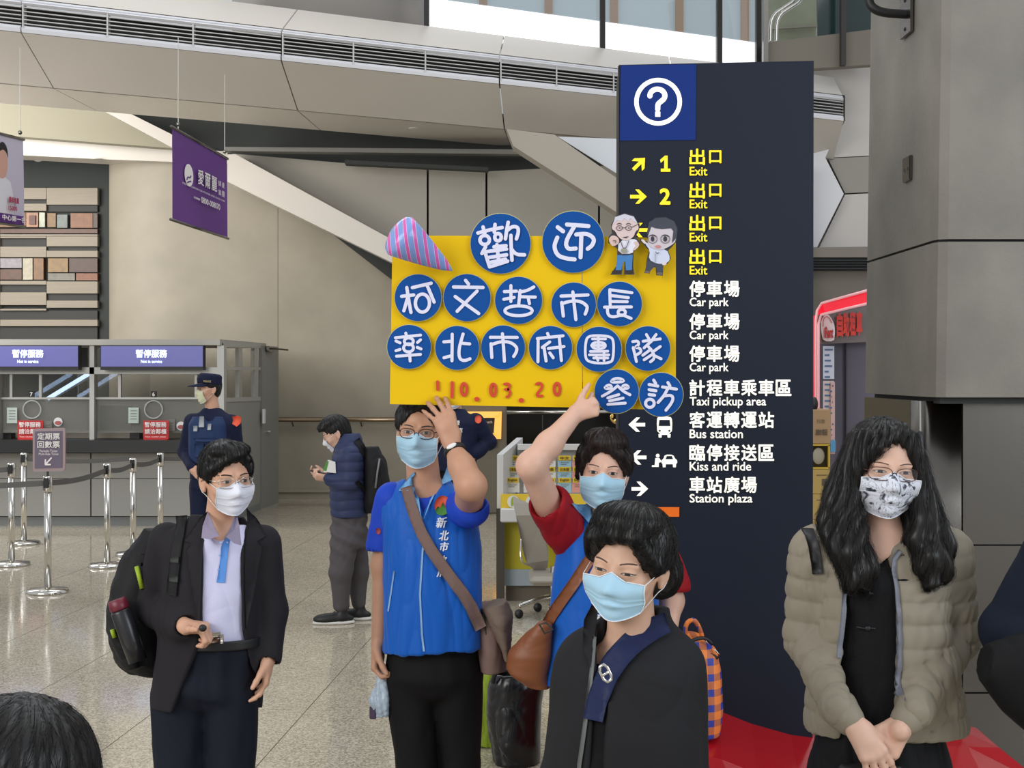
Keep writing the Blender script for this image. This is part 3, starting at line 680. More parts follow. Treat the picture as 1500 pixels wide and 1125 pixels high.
for k, (x0, lb) in enumerate(((26, 'red counter-closed stand behind the left booth window'), (210, 'red counter-closed stand behind the right booth window'))):
    t = root('red_notice', W(x0+18, 645, 16.6), lb, 'sign', 'red notices on the booth worktop')
    MB().prism([(x0, 616), (x0+37, 616), (x0+37, 644), (x0, 644)], 16.32, .02).prism([(x0+2, 643), (x0+35, 643), (x0+35, 645), (x0+2, 645)], 16.25, .12).build('board', rs, t)
    mb = MB(); text_px(mb, '暫停服務', x0+18, 622, 8, 16.31, 32, .02, 'c'); text_px(mb, '請洽鄰櫃', x0+18, 632, 8, 16.31, 32, .02, 'c'); text_px(mb, 'Next counter please', x0+18, 640, 3, 16.31, 30, 0, 'c'); mb.build('lettering', wl_, t)
for x0, y0, w, h_, c, lb in ((10, 597, 15, 23, (186, 200, 192), 'small pale notice taped inside the left booth window'), (188, 597, 15, 23, (196, 206, 200), 'small pale notice taped inside the right booth window'), (65, 617, 11, 12, (120, 118, 112), 'small grey card beside the left red notice'), (246, 614, 10, 17, (110, 108, 104), 'small grey payment card beside the right red notice')):
    t = root('notice', W(x0+w/2, y0+h_, 16.42), lb, 'notice'); bx('sheet', x0, y0, x0+w, y0+h_, 16.40, .01, mat('sheet_%d' % c[0] if False else 'sheet_'+'abcdefghij'[(c[0] % 10)], c, .6), t)
    mb = MB(); 
    for k in range(4): mb.prism([(x0+3, y0+4+k*4), (x0+w-3, y0+4+k*4), (x0+w-3, y0+5+k*4), (x0+3, y0+5+k*4)], 16.395, .004) if y0+5+k*4 < y0+h_ else None
    mb.build('print', mat('grey_print', (130, 136, 134), .6), t)
for x, lb in ((85, 'round white sticker beside the left red notice'), (265, 'round white sticker beside the right red notice')):
    t = root('sticker', W(x, 625, 16.4), lb, 'sticker'); y = 618 if x < 100 else 624
    MB().prism(ellpts(x, y, 6.5, 6.5, 20), 16.41, .006).build('disc', m_white, t); MB().prism(ellpts(x, y+1.5, 5, 3, 16), 16.404, .004).build('emblem', mat('dull_pink', (170, 90, 90), .6), t)
for x, n_, lb in ((46, '7', 'small black plate numbered seven on the booth glass'), (225, '6', 'small black plate numbered six on the booth glass')):
    t = root('number_plate', W(x, 581, 16.4), lb, 'number plate'); bx('plate', x-4, 573, x+4, 582, 16.40, .02, m_black, t); mb = MB(); text_px(mb, n_, x, 577.5, 6, 16.395, None, .03, 'c'); mb.build('numeral', wl_, t)
for x, lb in ((47, 'round speaking ring in the left booth window'), (225, 'round speaking ring in the right booth window')):
    tag(MB().tube([W(a, b, 16.41) for a, b in ellpts(x, 600, 13, 13, 28)], .010, 6, True).build('speaking_ring', mat('clear_acrylic', (190, 196, 194), .1, alpha=.7), smooth=True), lb, 'ring')
t = root('computer_monitor', W(168, 632, 17), 'black computer monitor behind the right booth window', 'monitor'); bx('screen', 146, 594, 192, 630, 17, .06, m_black, t); bx('foot', 162, 628, 176, 640, 17.02, .1, m_black, t)
for x, lb in ((2, 'small black device on the counter far to the left'), (190, 'small black device beside the right red notice')):
    tag(bx('card_terminal', x, 634, x+14, 645, 16.55, .15, m_black, None), lb, 'device')

# ================================================================== QUEUE POSTS
def post(x, y, lb, sign=False):
    s_ = (y-HZ)/CAMZ; d = FPX/s_; c = W(x, y, d); c[2] = 0
    t = root('queue_post', c, lb, 'stanchion', 'steel queue posts in front of the ticket booth')
    MB().lathe([(.17, 0), (.172, .012), (.165, .03), (.05, .045), (.03, .05)], c, 32).build('base', m_chrome, t, True)
    MB().lathe([(.03, .04), (.03, .86)], c, 16).build('pole', m_chrome, t, True)
    MB().lathe([(.034, .845), (.04, .86), (.04, .965), (.036, .98)], c, 16).build('belt_head', m_chrome, t, True)
    MB().box(c+[-.022, -.05, .88], c+[.022, -.03, .965], .004).build('belt_slot', m_black, t)
    return t, c
belt = mat('belt_grey', (92, 90, 88), .6)
def belt_to(t, a, b, z0=.92, z1=.92):
    a = np.array([a[0], a[1], z0]); b = np.array([b[0], b[1], z1]); P = [a+(b-a)*k/10-np.array([0, 0, .03*math.sin(PI*k/10)]) for k in range(11)]
    MB().ribbon(P, (0, 0, 1), .048, .004).build('belt', belt, t)
s1, c1 = post(70, 868, 'steel queue post carrying the season ticket sign, nearest of the posts')
s2, c2 = post(157, 830, 'steel queue post, second nearest, right of the one with the sign')
s3, c3 = post(195, 813, 'steel queue post between the booth and the man in the dark blazer')
s4, c4 = post(235, 797, 'steel queue post half hidden behind the blazer man shoulder')
s5, c5 = post(17, 828, 'steel queue post at the far left of the front row')
s6, c6 = post(35, 797, 'steel queue post standing back near the booth, left of the sign')
belt_to(s1, c1, c2); belt_to(s2, c2, c3); belt_to(s3, c3, c4); belt_to(s1, c1, c1+[-1.6, -.1, 0]); belt_to(s6, c6, c6+np.array([1.15, .0, 0])); belt_to(s5, c5, c5+[-1.2, 0, 0]); belt_to(s4, c4, c4+np.array([.75, 1.2, 0]))
t = root('queue_sign', c1+[0, 0, .98], 'grey-violet season ticket sign standing on the nearest queue post', 'sign')
d1 = c1[1]
MB().tube([c1+[0, 0, .95], c1+[0, 0, 1.07]], .012, 8).build('stem', m_steel, t)
ply = chaikin([(48, 628), (94, 627), (94, 689), (48, 690)], 0); rp = []
for (cx, cy, a0) in ((52, 632, PI), (91, 631, 1.5*PI), (91, 686, 0), (52, 687, .5*PI)):
    rp += [(cx+4*math.cos(a0+k*PI/8), cy+4*math.sin(a0+k*PI/8)) for k in range(5)]
MB().prism(rp, d1-.02, .03).build('frame', mat('sign_border', (160, 140, 142), .4), t)
MB().prism([(51, 632), (91, 631), (91, 685), (51, 686)], d1-.026, .01).build('panel', mat('sign_violet', (104, 92, 112), .4), t)
mb = MB(); text_px(mb, '定期票', 71.5, 639, 10, d1-.03, 33, .02, 'c'); text_px(mb, '回數票', 71.5, 651, 10, d1-.03, 33, .02, 'c'); text_px(mb, 'Periodic Ticket', 71.5, 660.5, 3.5, d1-.03, 26, 0, 'c'); text_px(mb, 'Multi-Ride Ticket', 71.5, 665, 3.5, d1-.03, 29, 0, 'c')
stroke(mb, [(75, 671), (66.5, 680.5)], 2.2, d1-.032); stroke(mb, [(66.5, 673.5), (66.5, 680.5)], 2.2, d1-.033); stroke(mb, [(73.5, 680.5), (66.5, 680.5)], 2.2, d1-.034); mb.build('lettering', wl_, t)

# ================================================================== HANGING BANNERS
def banner(lb, q, m, n):
    """q: tl,tr,br,bl world corners"""
    t = root('hanging_banner', (q[2]+q[3])/2, lb, 'banner'); nx, nz = 12, 10; V = []
    for th_ in (0, .006):
        for j in range(nz+1):
            for i in range(nx+1):
                a, b = i/nx, j/nz; p = (1-a)*(1-b)*q[0]+a*(1-b)*q[1]+a*b*q[2]+(1-a)*b*q[3]; V.append(p+np.array([0, th_+.012*math.sin(a*7+b*2), 0]))
    k = (nx+1)*(nz+1); F = [[j*(nx+1)+i, (j+1)*(nx+1)+i, (j+1)*(nx+1)+i+1, j*(nx+1)+i+1] for j in range(nz) for i in range(nx)]; F += [[k+v for v in f_[::-1]] for f_ in F]
    mk('cloth', V, F, m, t, True)
    for a, b in ((q[0], q[1]), (q[3], q[2])): MB().tube([a+(a-b)*.02, b+(b-a)*.02], .015, 8).build('rod', m_steel, t, True)
    for p in (q[0]*.9+q[1]*.1, q[0]*.04+q[1]*.96): MB().tube([p, p+np.array([0, 0, .9])], .004, 5).build('wire', m_slat, t); MB().ball(p+np.array([0, 0, .06]), .022, 5).build('clip', m_steel, t)
    return t
def sub(q, a0, b0, a1, b1):
    f = lambda a, b: (1-a)*(1-b)*q[0]+a*(1-b)*q[1]+a*b*q[2]+(1-a)*b*q[3]
    return [f(a0, b1), f(a1, b1), f(a1, b0), f(a0, b0)]
q = [W(252, 186, 13), W(332, 232, 15), W(333, 349, 15), W(252, 322, 13)]
vp = mat('banner_violet', (96, 48, 128), .6, var=.12, vscale=.8)
t = banner('violet hanging banner with a white round emblem and lettering', q, vp, 0)
mb = MB(); L = .03
for a, ch in ((.385, '愛'), (.51, '爾'), (.635, '麗')): text_quad(mb, ch, sub(q, a, .325, a+.105, .50), .012, L)
for a, b, ch in ((.77, .34, '婦'), (.84, .34, '產'), (.77, .45, '集'), (.84, .45, '團')): text_quad(mb, ch, sub(q, a, b, a+.055, b+.07), .0, L)
text_quad(mb, 'MEDICAL CENTER FOR MOTHER AND CHILD CARE', sub(q, .12, .555, .9, .575), .0, L)
text_quad(mb, '免付費專線', sub(q, .31, .66, .42, .685), .02, L); text_quad(mb, '0800-008070', sub(q, .44, .63, .80, .70), .015, L)
mb.build('lettering', wl_, t)
def quadshape(q, pts, lift=.02):
    f = lambda a, b: (1-a)*(1-b)*q[0]+a*(1-b)*q[1]+a*b*q[2]+(1-a)*b*q[3]
    P = [f(a, b)+np.array([.3*lift, -lift, 0]) for a, b in pts]; return P, [p+np.array([0, .004, 0]) for p in P]
mb = MB(); mb.hull8(*quadshape(q, ellpts(.275, .44, .075, .125, 24), .03)); mb.build('emblem', wl_, t)
mb = MB(); 
for pts in ([(.24, .5), (.26, .46), (.29, .47), (.31, .44)], [(.25, .53), (.28, .51), (.31, .5)]): 
    f = lambda a, b, dd: quadshape(q, [(a/100, b/100)], .036)[0][0]
    stroke(mb, [(a*100, b*100) for a, b in pts], 1.6, 0, .001, f=f)
mb.build('emblem_line', vp, t)
q = [W(-70, 178, 12.0), W(33, 204, 13.6), W(35, 332, 13.6), W(-70, 316, 12.0)]
t = banner('white hanging banner with a portrait photo and a violet foot band', q, mat('banner_white', (196, 190, 204), .6), 0)
MB().hull8(*quadshape(q, [(0, .90), (1, .885), (1, .99), (0, .99)], .024)).build('foot_band', vp, t)
mb = MB(); text_quad(mb, '中心第一名', sub(q, .62, .90, .97, .965), .03, .034); mb.build('foot_lettering', wl_, t)
mb = MB(); text_quad(mb, '醫師推薦', sub(q, .73, .69, .88, .76), .03, .03); text_quad(mb, '15000', sub(q, .72, .79, .85, .845), .03, .03); mb.build('lettering', mat('crimson_print', (176, 48, 84), .6), t)
MB().hull8(*quadshape(q, [(.56, .885), (.57, .62), (.62, .5), (.68, .46), (.80, .52), (.85, .70), (.85, .885)], .022)).build('portrait_shirt', mat('print_white', (222, 220, 224), .6), t)
MB().hull8(*quadshape(q, chaikin([(.63, .5), (.62, .3), (.64, .18), (.70, .15), (.755, .2), (.765, .36), (.74, .46), (.70, .50)], 2), .026)).build('portrait_face', mat('print_skin', (206, 160, 140), .6), t)
MB().hull8(*quadshape(q, chaikin([(.63, .2), (.64, .12), (.70, .08), (.76, .14), (.775, .27), (.75, .2), (.70, .17), (.65, .2)], 1), .030)).build('portrait_hair', m_black, t)

# ================================================================== SIGN TOWER
dk = 6.05; K = root('sign_tower', ((W(908, 500, dk)+W(1192, 500, dk))/2)*[1, 1, 0]+[0, 0, .2], 'tall navy direction tower with yellow and white lines of text', 'sign')
MB().hull8([W(907, 95, dk), W(1192, 89, dk), W(1190, 1190, dk), W(905, 1190, dk)], [W(907, 95, dk)+[.02, .42, 0], W(1192, 89, dk)+[0, .42, 0], W(1190, 1190, dk)+[0, .42, 0], W(905, 1190, dk)+[.02, .42, 0]]).build('panel_body', m_navy, K)
MB().hull8([W(905, 97, dk+.03), W(907.5, 95, dk-.003), W(905.5, 1185, dk-.003), W(903.5, 1185, dk+.03)], [W(905, 97, dk+.3), W(908, 95, dk+.3), W(906, 1185, dk+.3), W(903.5, 1185, dk+.3)]).build('edge_trim', m_black, K)
MB().prism([(909, 96), (1020, 94), (1019, 205), (908, 206)], dk-.004, .004).build('blue_square', mat('signal_blue', (18, 48, 122), .5, spec=.2), K)
yel = mat('sign_yellow', (250, 222, 36), .4, emit=.45); whi = mat('sign_white', (250, 248, 238), .4, emit=.5)
mb = MB(); e = ellpts(964, 149, 35, 35, 48); i_ = ellpts(964, 149, 28.5, 28.5, 48)
V = [W(x, y, dk-.007) for x, y in np.concatenate([e, i_])]; mb.add(V, [[i, (i+1) % 48, 48+(i+1) % 48, 48+i] for i in range(48)]); mb.build('ring', whi, K)
mb = MB(); stroke(mb, [(963+11*math.cos(a), 140+9.5*math.sin(a)) for a in np.linspace(-PI*1.02, PI*.22, 16)]+[(965, 151), (963.5, 154), (963.5, 160)], 7.5, dk-.007); mb.prism([(959.7, 163.5), (967.3, 163.5), (967.3, 171), (959.7, 171)], dk-.007, .002); mb.build('question_mark', whi, K)
rowsk = [(230, '出口', 251, 'Exit'), (279, '出口', 299, 'Exit'), (327, '出口', 347.5, 'Exit'), (376, '出口', 396, 'Exit'), (423, '停車場', 442.5, 'Car park'), (471, '停車場', 491, 'Car park'), (518, '停車場', 538, 'Car park'),
         (568, '計程車乘車區', 588, 'Taxi pickup area'), (615, '客運轉運站', 635.5, 'Bus station'), (663, '臨停接送區', 683, 'Kiss and ride'), (710, '車站廣場', 730, 'Station plaza')]
wid = [26, 26, 26, 26, 57, 57, 57, 112, 78, 90, 92]
for (y, a, y2, b), w in zip(rowsk, wid):
    mb = MB(); n_ = len(a)
    for j, ch in enumerate(a):
        sz = 24 if ch != '口' else 19; pitch = 26.5 if n_ == 2 else 25.3
        text_px(mb, ch, 1021+j*pitch, y, sz, dk-.004, 23 if ch != '口' else 18, .022, 'c')
    h_ = 13 if not any(c in b for c in 'pyg') else 16.5; text_px(mb, b, 1010, y2+(1.7 if h_ > 13 else 0), h_, dk-.004, w, .014)
    mb.build('sign_line', yel if y < 400 else whi, K)
MB().prism([(967, 234), (974, 228), (978, 228), (978, 247), (982, 247), (982, 251.5), (968, 251.5), (968, 247), (973, 247), (973, 234), (968, 238.5)], dk-.007, .002).build('numeral', yel, K); mb = MB(); text_px(mb, '2', 974, 288, 24, dk-.004, 16, .035, 'c'); mb.build('numeral', yel, K)
def arrow(cx, cy, ang, m):
    mb = MB(); R = np.array([[math.cos(ang), -math.sin(ang)], [math.sin(ang), math.cos(ang)]])
    P = np.array([(-12, -2.6), (2.5, -2.6), (-4.5, -10.5), (1.0, -10.5), (12.5, 0), (1.0, 10.5), (-4.5, 10.5), (2.5, 2.6), (-12, 2.6)])@R.T+[cx, cy]
    V = [W(x, y, dk-.006) for x, y in P]; mb.add(V, [[0, 1, 7, 8], [1, 2, 3, 4], [1, 4, 7], [7, 4, 5, 6]]).build('arrow', m, K)
arrow(935, 288, 0, yel); arrow(936, 240, -PI/4, yel); arrow(937, 337, PI, yel); arrow(933, 622, PI, whi); arrow(935, 670, PI, whi); arrow(937, 716, 0, whi)
mb = MB(); mb.prism(chaikin([(963, 637), (962, 615), (964, 610), (982, 610), (985, 615), (984, 637)], 1), dk-.006, .002)
for x in (967, 980): mb.prism([(x-2.5, 636), (x+2.5, 636), (x+2, 641), (x-2, 641)], dk-.006, .002)
mb.build('bus_symbol', whi, K); MB().prism([(966, 615), (981, 615), (982, 624), (965, 624)], dk-.009, .001).prism(ellpts(966.5, 631, 1.4, 1.4, 10), dk-.009, .001).prism(ellpts(980.5, 631, 1.4, 1.4, 10), dk-.009, .001).build('bus_window', m_navy, K)
mb = MB(); mb.prism(chaikin([(969, 680), (969, 674), (972, 672), (974, 666), (986, 666), (989, 672), (992, 674), (992, 680)], 1), dk-.006, .002)
for x in (973, 988): mb.prism([(x-2.5, 679), (x+2.5, 679), (x+2, 684.5), (x-2, 684.5)], dk-.006, .002)
mb.prism(ellpts(963.5, 667.5, 2.8, 2.8, 12), dk-.006, .002).prism([(960, 671), (966, 671), (969, 676), (966, 678), (965, 676), (965, 684), (955, 684), (955, 681.5), (959, 681.5)], dk-.006, .002); mb.build('drop_off_symbol', whi, K)
MB().prism([(977, 668), (984, 668), (986, 672.5), (975, 672.5)], dk-.009, .001).build('car_window', m_navy, K)
MB().prism([(921, 743), (995, 743), (995, 757), (921, 757)], dk-.008, .004).build('orange_bar', mat('sign_orange', (250, 118, 24), .4, emit=.05), K)
# red plinth
rg = mat('glossy_red', (176, 24, 34), .16, spec=.4)
bk = [(.44, .45), (.9136, .350), (1.06, .292), (1.234, .243), (1.5, .205), (2.02, .19), (2.16, .19)]
V = []
for X, z in bk: V += [(X, 6.45 if X < 1.6 else 6.3, z+.03), (X, 6.05, z), (X-.06, 5.55, z-.075), (X-.1, 5.42, 0), (X, 6.45 if X < 1.6 else 6.3, 0)]
V[-5] = (2.14, 6.3, .21); F = []
for i in range(len(bk)-1):
    for k in range(4): F.append([i*5+k, i*5+k+1, i*5+5+k+1, i*5+5+k])
F += [[0, 1, 2, 3, 4][::-1], [len(V)-5+k for k in range(5)]]; 
V[-4] = (2.16, 6.05, .185); V[-3] = (2.26, 5.75, .10)
tag(mk('red_plinth', V, F, rg), 'glossy red sloping plinth at the foot of the navy sign tower', 'plinth')
bpy.data.objects['sign_tower'].children[0]

# ================================================================== YELLOW BOARD HELD BY TWO PEOPLE
db = 4.72
BD = root('placard', W(780, 600, db), 'large yellow cardboard placard with round blue characters', 'placard')
ym = mat('placard_yellow', (232, 190, 6), .55, spec=.2)
MB().hull8([W(575, 345, db), W(852, 346, db-.004), W(853, 597, db-.004), W(571, 592, db)], [W(575, 345, db)+[0, .012, 0], W(852, 346, db)+[0, .012, 0], W(853, 597, db)+[0, .012, 0], W(571, 592, db)+[0, .012, 0]]).build('board', ym, BD)
MB().hull8([W(853, 346, db-.004), W(990, 349, db+.02), W(990, 601, db+.02), W(854, 597, db-.004)], [W(853, 346, db)+[0, .012, 0], W(990, 349, db+.02)+[0, .014, 0], W(990, 601, db+.02)+[0, .014, 0], W(854, 597, db)+[0, .012, 0]]).build('board', ym, BD)
m_disc = mat('disc_blue', (8, 76, 152), .45, spec=.2); m_rim = mat('disc_rim', (214, 206, 128), .6); m_ch = mat('letter_lilac', (222, 222, 244), .5); m_red = mat('letter_red', (206, 66, 34), .5)
def sc(k, ox, oy): return lambda L, k=k: [(ox+x/6.25, oy+y/6.25) for x, y in L]
A1, A2, A3, A4 = sc(1, 550, 300), sc(1, 770, 300), sc(1, 560, 460), sc(1, 780, 450)
def E(cx, cy, rx, ry): return ('c', [tuple(p) for p in ellpts(cx, cy, rx, ry, 14)])
CH = [
 (A1, (1145, 355), 275, 33, [[(938, 258), (1050, 228), (1160, 208)], [(985, 203), (1000, 262)], [(1095, 180), (1088, 250)], E(1000, 322, 44, 42), E(1122, 297, 30, 34), [(1008, 385), (975, 445)], [(1000, 425), (1045, 568)], [(1112, 365), (1130, 540)], [(1085, 385), (1195, 375)], [(1010, 430), (1200, 405)], [(1040, 482), (1200, 458)], [(1050, 528), (1190, 498)], [(1045, 568), (1210, 516)], [(1215, 160), (1200, 240), (1190, 312)], [(1200, 240), (1255, 195), (1305, 205), (1310, 250), (1290, 312)], [(1240, 280), (1243, 400), (1250, 508)], [(1245, 405), (1285, 455), (1365, 458)]]),
 (A2, (435, 340), 282, 38, [[(293, 205), (343, 243)], [(290, 300), (257, 380), (290, 465), (370, 492), (448, 500)], [(378, 180), (575, 195)], [(450, 190), (362, 340), (385, 408), (458, 400)], [(463, 272), (565, 262), (632, 310), (612, 370), (568, 403)], [(510, 272), (503, 480)]]),
 (A1, (390, 850), 214, 31, [[(240, 838), (350, 825)], [(287, 758), (305, 880), (325, 985)], [(295, 850), (260, 970)], [(338, 758), (510, 718)], [(470, 730), (537, 890)], E(430, 900, 66, 84)]),
 (A1, (838, 850), 216, 31, [[(825, 692), (852, 726)], [(715, 752), (985, 757)], [(930, 790), (840, 880), (748, 975)], [(730, 840), (840, 920), (945, 995)]]),
 (A1, (1310, 875), 216, 29, [[(1180, 795), (1290, 790)], [(1175, 865), (1270, 848)], [(1240, 740), (1240, 885)], [(1450, 752), (1390, 785), (1318, 800)], [(1325, 785), (1312, 905)], [(1330, 842), (1463, 845)], [(1398, 850), (1410, 905)], E(1310, 970, 128, 46)]),
 (A2, (440, 915), 204, 30, [[(432, 798), (445, 920), (460, 1050)], [(325, 836), (570, 825)], [(330, 895), (345, 1018)], [(335, 905), (400, 882), (500, 880), (565, 925), (560, 965), (545, 1000)]]),
 (A2, (860, 907), 204, 28, [[(770, 780), (775, 930)], [(770, 778), (973, 805)], [(790, 832), (940, 850)], [(785, 885), (930, 887)], [(722, 937), (968, 935)], [(748, 942), (752, 1010), (800, 1030), (880, 1008)], E(880, 985, 34, 28), [(905, 1015), (965, 1040)]]),
 (A3, (245, 300), 201, 27, [[(215, 175), (225, 210)], [(120, 217), (350, 193)], E(243, 250, 42, 32), E(240, 310, 46, 38), [(125, 247), (163, 264)], [(125, 336), (163, 324)], [(350, 236), (322, 260)], [(320, 305), (355, 320)], [(130, 386), (350, 370)], [(250, 350), (255, 430)]]),
 (A3, (685, 310), 201, 29, [[(563, 255), (630, 250)], [(640, 185), (638, 428)], [(565, 400), (630, 383)], [(740, 183), (700, 320), (705, 410), (750, 430), (803, 410)], [(735, 268), (800, 274)]]),
 (A3, (1105, 305), 201, 29, [[(1100, 180), (1110, 300), (1118, 432)], [(990, 213), (1235, 214)], [(995, 272), (1003, 398)], [(1000, 280), (1080, 252), (1170, 255), (1232, 300), (1230, 345), (1203, 388)]]),
 (A4, (165, 370), 198, 28, [[(138, 240), (150, 270)], [(45, 287), (280, 262)], [(52, 290), (50, 500)], [(158, 318), (90, 368)], [(105, 365), (125, 493)], [(145, 378), (288, 360)], [(245, 272), (265, 488)], [(158, 418), (190, 463)]]),
 (A4, (610, 385), 206, 24, [('c', [(505, 265), (600, 258), (715, 268), (745, 310), (740, 470), (715, 508), (600, 515), (500, 495), (482, 440), (485, 330)]), [(548, 290), (670, 290)], [(603, 272), (603, 400)], ('c', [(545, 322), (665, 322), (670, 378), (545, 380)]), [(540, 350), (665, 350)], [(530, 405), (690, 403)], [(520, 436), (700, 436)], [(560, 465), (690, 465)], [(655, 420), (655, 490)], [(585, 455), (600, 488)]]),
 (A4, (1057, 378), 204, 26, [[(922, 370), (952, 498)], [(918, 315), (968, 308), (975, 345), (935, 366), (985, 375), (998, 410), (955, 435)], [(1043, 250), (1065, 288)], [(1132, 250), (1103, 288)], [(1012, 312), (1170, 290)], [(1090, 310), (1022, 372)], [(1050, 350), (1105, 410), (1118, 470), (1080, 500)], [(1085, 385), (1010, 440)], [(1100, 430), (1022, 482)], [(1170, 360), (1112, 402)], [(1110, 440), (1178, 473)]]),
 (A4, (770, 770), 201, 26, [('c', [(695, 690), (775, 640), (862, 682)]), ('c', [(648, 745), (705, 702), (735, 745)]), ('c', [(805, 745), (850, 702), (892, 742)]), [(780, 720), (720, 770), (638, 815)], [(780, 720), (830, 770), (893, 802)], [(690, 830), (790, 800)], [(705, 858), (830, 832)], [(690, 890), (850, 878)]]),
 (A4, (1178, 800), 201, 28, [[(1110, 668), (1128, 698)], [(1068, 708), (1148, 722)], [(1068, 755), (1130, 765)], [(1068, 800), (1118, 806)], E(1075, 880, 40, 38), [(1240, 690), (1258, 720)], [(1190, 730), (1318, 750)], [(1240, 742), (1205, 810), (1150, 872)], [(1205, 812), (1275, 805), (1290, 840), (1265, 890), (1222, 943)]]),
]
for k, (A, c, r, w, sts) in enumerate(CH):
    (cx, cy), = A([c]); r /= 6.25; w /= 6.25; dz = db-.012-.0015*(k % 3)
    dd = MB().prism(ellpts(cx, cy, r, r, 40), dz-.002, .002).build('blue_disc', m_disc, BD); MB().prism(ellpts(cx, cy, r+.8, r+.8, 40), dz+.0005, .002).build('rim', m_rim, dd)
    mb = MB()
    for q, s_ in enumerate(sts):
        if isinstance(s_, tuple): stroke(mb, A(s_[1]), w, dz-.005-.0002*q, .0015, True)
        else: stroke(mb, A(s_), w, dz-.005-.0002*q, .0015)
    mb.build('character', m_ch, dd)
dg = [(A3, [[(505, 622), (508, 690)], [(640, 628), (638, 758)]], 30), (A3, [E(748, 690, 27, 56)], 26), (A3, [E(1015, 695, 25, 56)], 26), (A3, [[(1118, 642), (1150, 636), (1170, 655), (1150, 690), (1172, 715), (1160, 750), (1140, 760)], [(1125, 690), (1150, 690)]], 24), (A4, [[(35, 705), (60, 692), (88, 705), (85, 745), (38, 795), (45, 815), (88, 812)]], 24), (A4, [E(225, 750, 27, 56)], 26)]
mb = MB()
for q, (A, sts, w) in enumerate(dg):
    for s_ in sts:
        if isinstance(s_, tuple): stroke(mb, A(s_[1]), w/6.25, db-.008, .002, True)
        else: stroke(mb, A(s_), w/6.25, db-.008-.0002*q, .002)
for A, c in ((A3, (866, 780)), (A3, (1272, 790))): (x, y), = A([c]); mb.prism(ellpts(x, y, 3.7, 3.5, 16), db-.009, .002)
mb.build('date_lettering', m_red, BD)
# striped paper cone
a = W(585, 345, db-.16); b = W(662, 396, db-.03); ax = b-a; Lc = np.linalg.norm(ax)
stripe_m = bpy.data.materials.new('striped_paper'); stripe_m.use_nodes = True; nt = stripe_m.node_tree; bs = nt.nodes['Principled BSDF']
tc = nt.nodes.new('ShaderNodeTexCoord'); wv = nt.nodes.new('ShaderNodeTexWave'); mp = nt.nodes.new('ShaderNodeMapping'); mp.inputs['Rotation'].default_value = (0, .12, 0)
wv.bands_direction = 'X'; wv.inputs['Scale'].default_value = 10.5; wv.inputs['Distortion'].default_value = .2; nt.links.new(tc.outputs['Object'], mp.inputs[0]); nt.links.new(mp.outputs[0], wv.inputs['Vector'])
rp_ = nt.nodes.new('ShaderNodeValToRGB'); rp_.color_ramp.interpolation = 'CONSTANT'; e = rp_.color_ramp.elements; e[0].color = (*lin((128, 158, 218)), 1); e[1].position = .62; e[1].color = (*lin((216, 196, 226)), 1); e.new(.76).color = (*lin((218, 96, 178)), 1); nt.links.new(wv.outputs[0], rp_.inputs[0]); nt.links.new(rp_.outputs[0], bs.inputs['Base Color']); bs.inputs['Roughness'].default_value = .22
V = []; u = np.cross(ax, [0, 1, 0]); u /= np.linalg.norm(u); v = np.cross(ax, u); v /= np.linalg.norm(v)
prof = [(0.0, -.10), (.04, -.09), (.066, -.04), (.074, .02), (.062, .25), (.042, .55), (.020, .85), (.003, 1.0)]
for r, tt in prof:
    for i in range(32): an = 2*PI*i/32; V.append(a+ax*tt+(u*math.cos(an)+v*math.sin(an)*.8)*max(r, .001))
F = [[k*32+i, k*32+(i+1) % 32, k*32+32+(i+1) % 32, k*32+32+i] for k in range(len(prof)-1) for i in range(32)]
tag(mk('paper_cone', V, F, stripe_m, smooth=True), 'blue and pink striped paper cone stuck on the upper left of the yellow placard', 'cone')
# two flat cut-out cartoon men (generic)
def cut(t, name, polys, dz, c, key, n=1):
    for P in polys: MB().prism(chaikin(A2(P), n) if n else A2(P), db-.02-dz*.0012, .0011).build(name, mat('paper_'+key, c, .55), t)
t = root('paper_figure', W(914, 402, db), 'paper cut-out of a white-haired cartoon man in a white shirt on the placard', 'cutout')
OL = (60, 56, 60)
cut(t, 'outline', [[(775, 640), (830, 560), (838, 460), (840, 400), (755, 350), (760, 290), (790, 260), (782, 180), (830, 100), (910, 76), (990, 100), (1025, 160), (1045, 180), (1040, 230), (1010, 290), (1048, 340), (1040, 380), (990, 430), (985, 560), (995, 640), (900, 640), (905, 520), (890, 520), (880, 640)]], 0, OL, 'outline', 0)
cut(t, 'shoe', [[(780, 632), (800, 595), (872, 590), (875, 630)], [(910, 632), (915, 595), (975, 592), (990, 630)]], 1, (44, 36, 34), 'shoe')
cut(t, 'trousers', [[(838, 460), (980, 458), (972, 598), (918, 600), (912, 520), (896, 520), (875, 600), (825, 598)]], 2, (64, 124, 186), 'jeans', 0)
cut(t, 'shirt', [[(850, 330), (985, 310), (1030, 330), (1010, 380), (985, 400), (984, 448), (846, 448)]], 3, (226, 226, 240), 'shirt')
cut(t, 'arm', [[(764, 300), (800, 275), (850, 300), (860, 350), (800, 385), (765, 345)], [(985, 340), (1025, 330), (1045, 375), (990, 425), (985, 405), (1012, 378)]], 4, (214, 186, 178), 'pale_skin')
cut(t, 'head', [[(790, 190), (820, 120), (910, 95), (1000, 120), (1030, 180), (1036, 225), (1008, 240), (985, 300), (915, 335), (850, 300), (820, 240), (792, 225)]], 5, (218, 196, 194), 'pale_face')
cut(t, 'hair', [[(800, 180), (820, 112), (905, 84), (990, 108), (1024, 170), (985, 150), (960, 120), (940, 155), (905, 120), (880, 150), (840, 140)]], 6, (206, 204, 220), 'grey_hair', 0)
mb = MB(); 
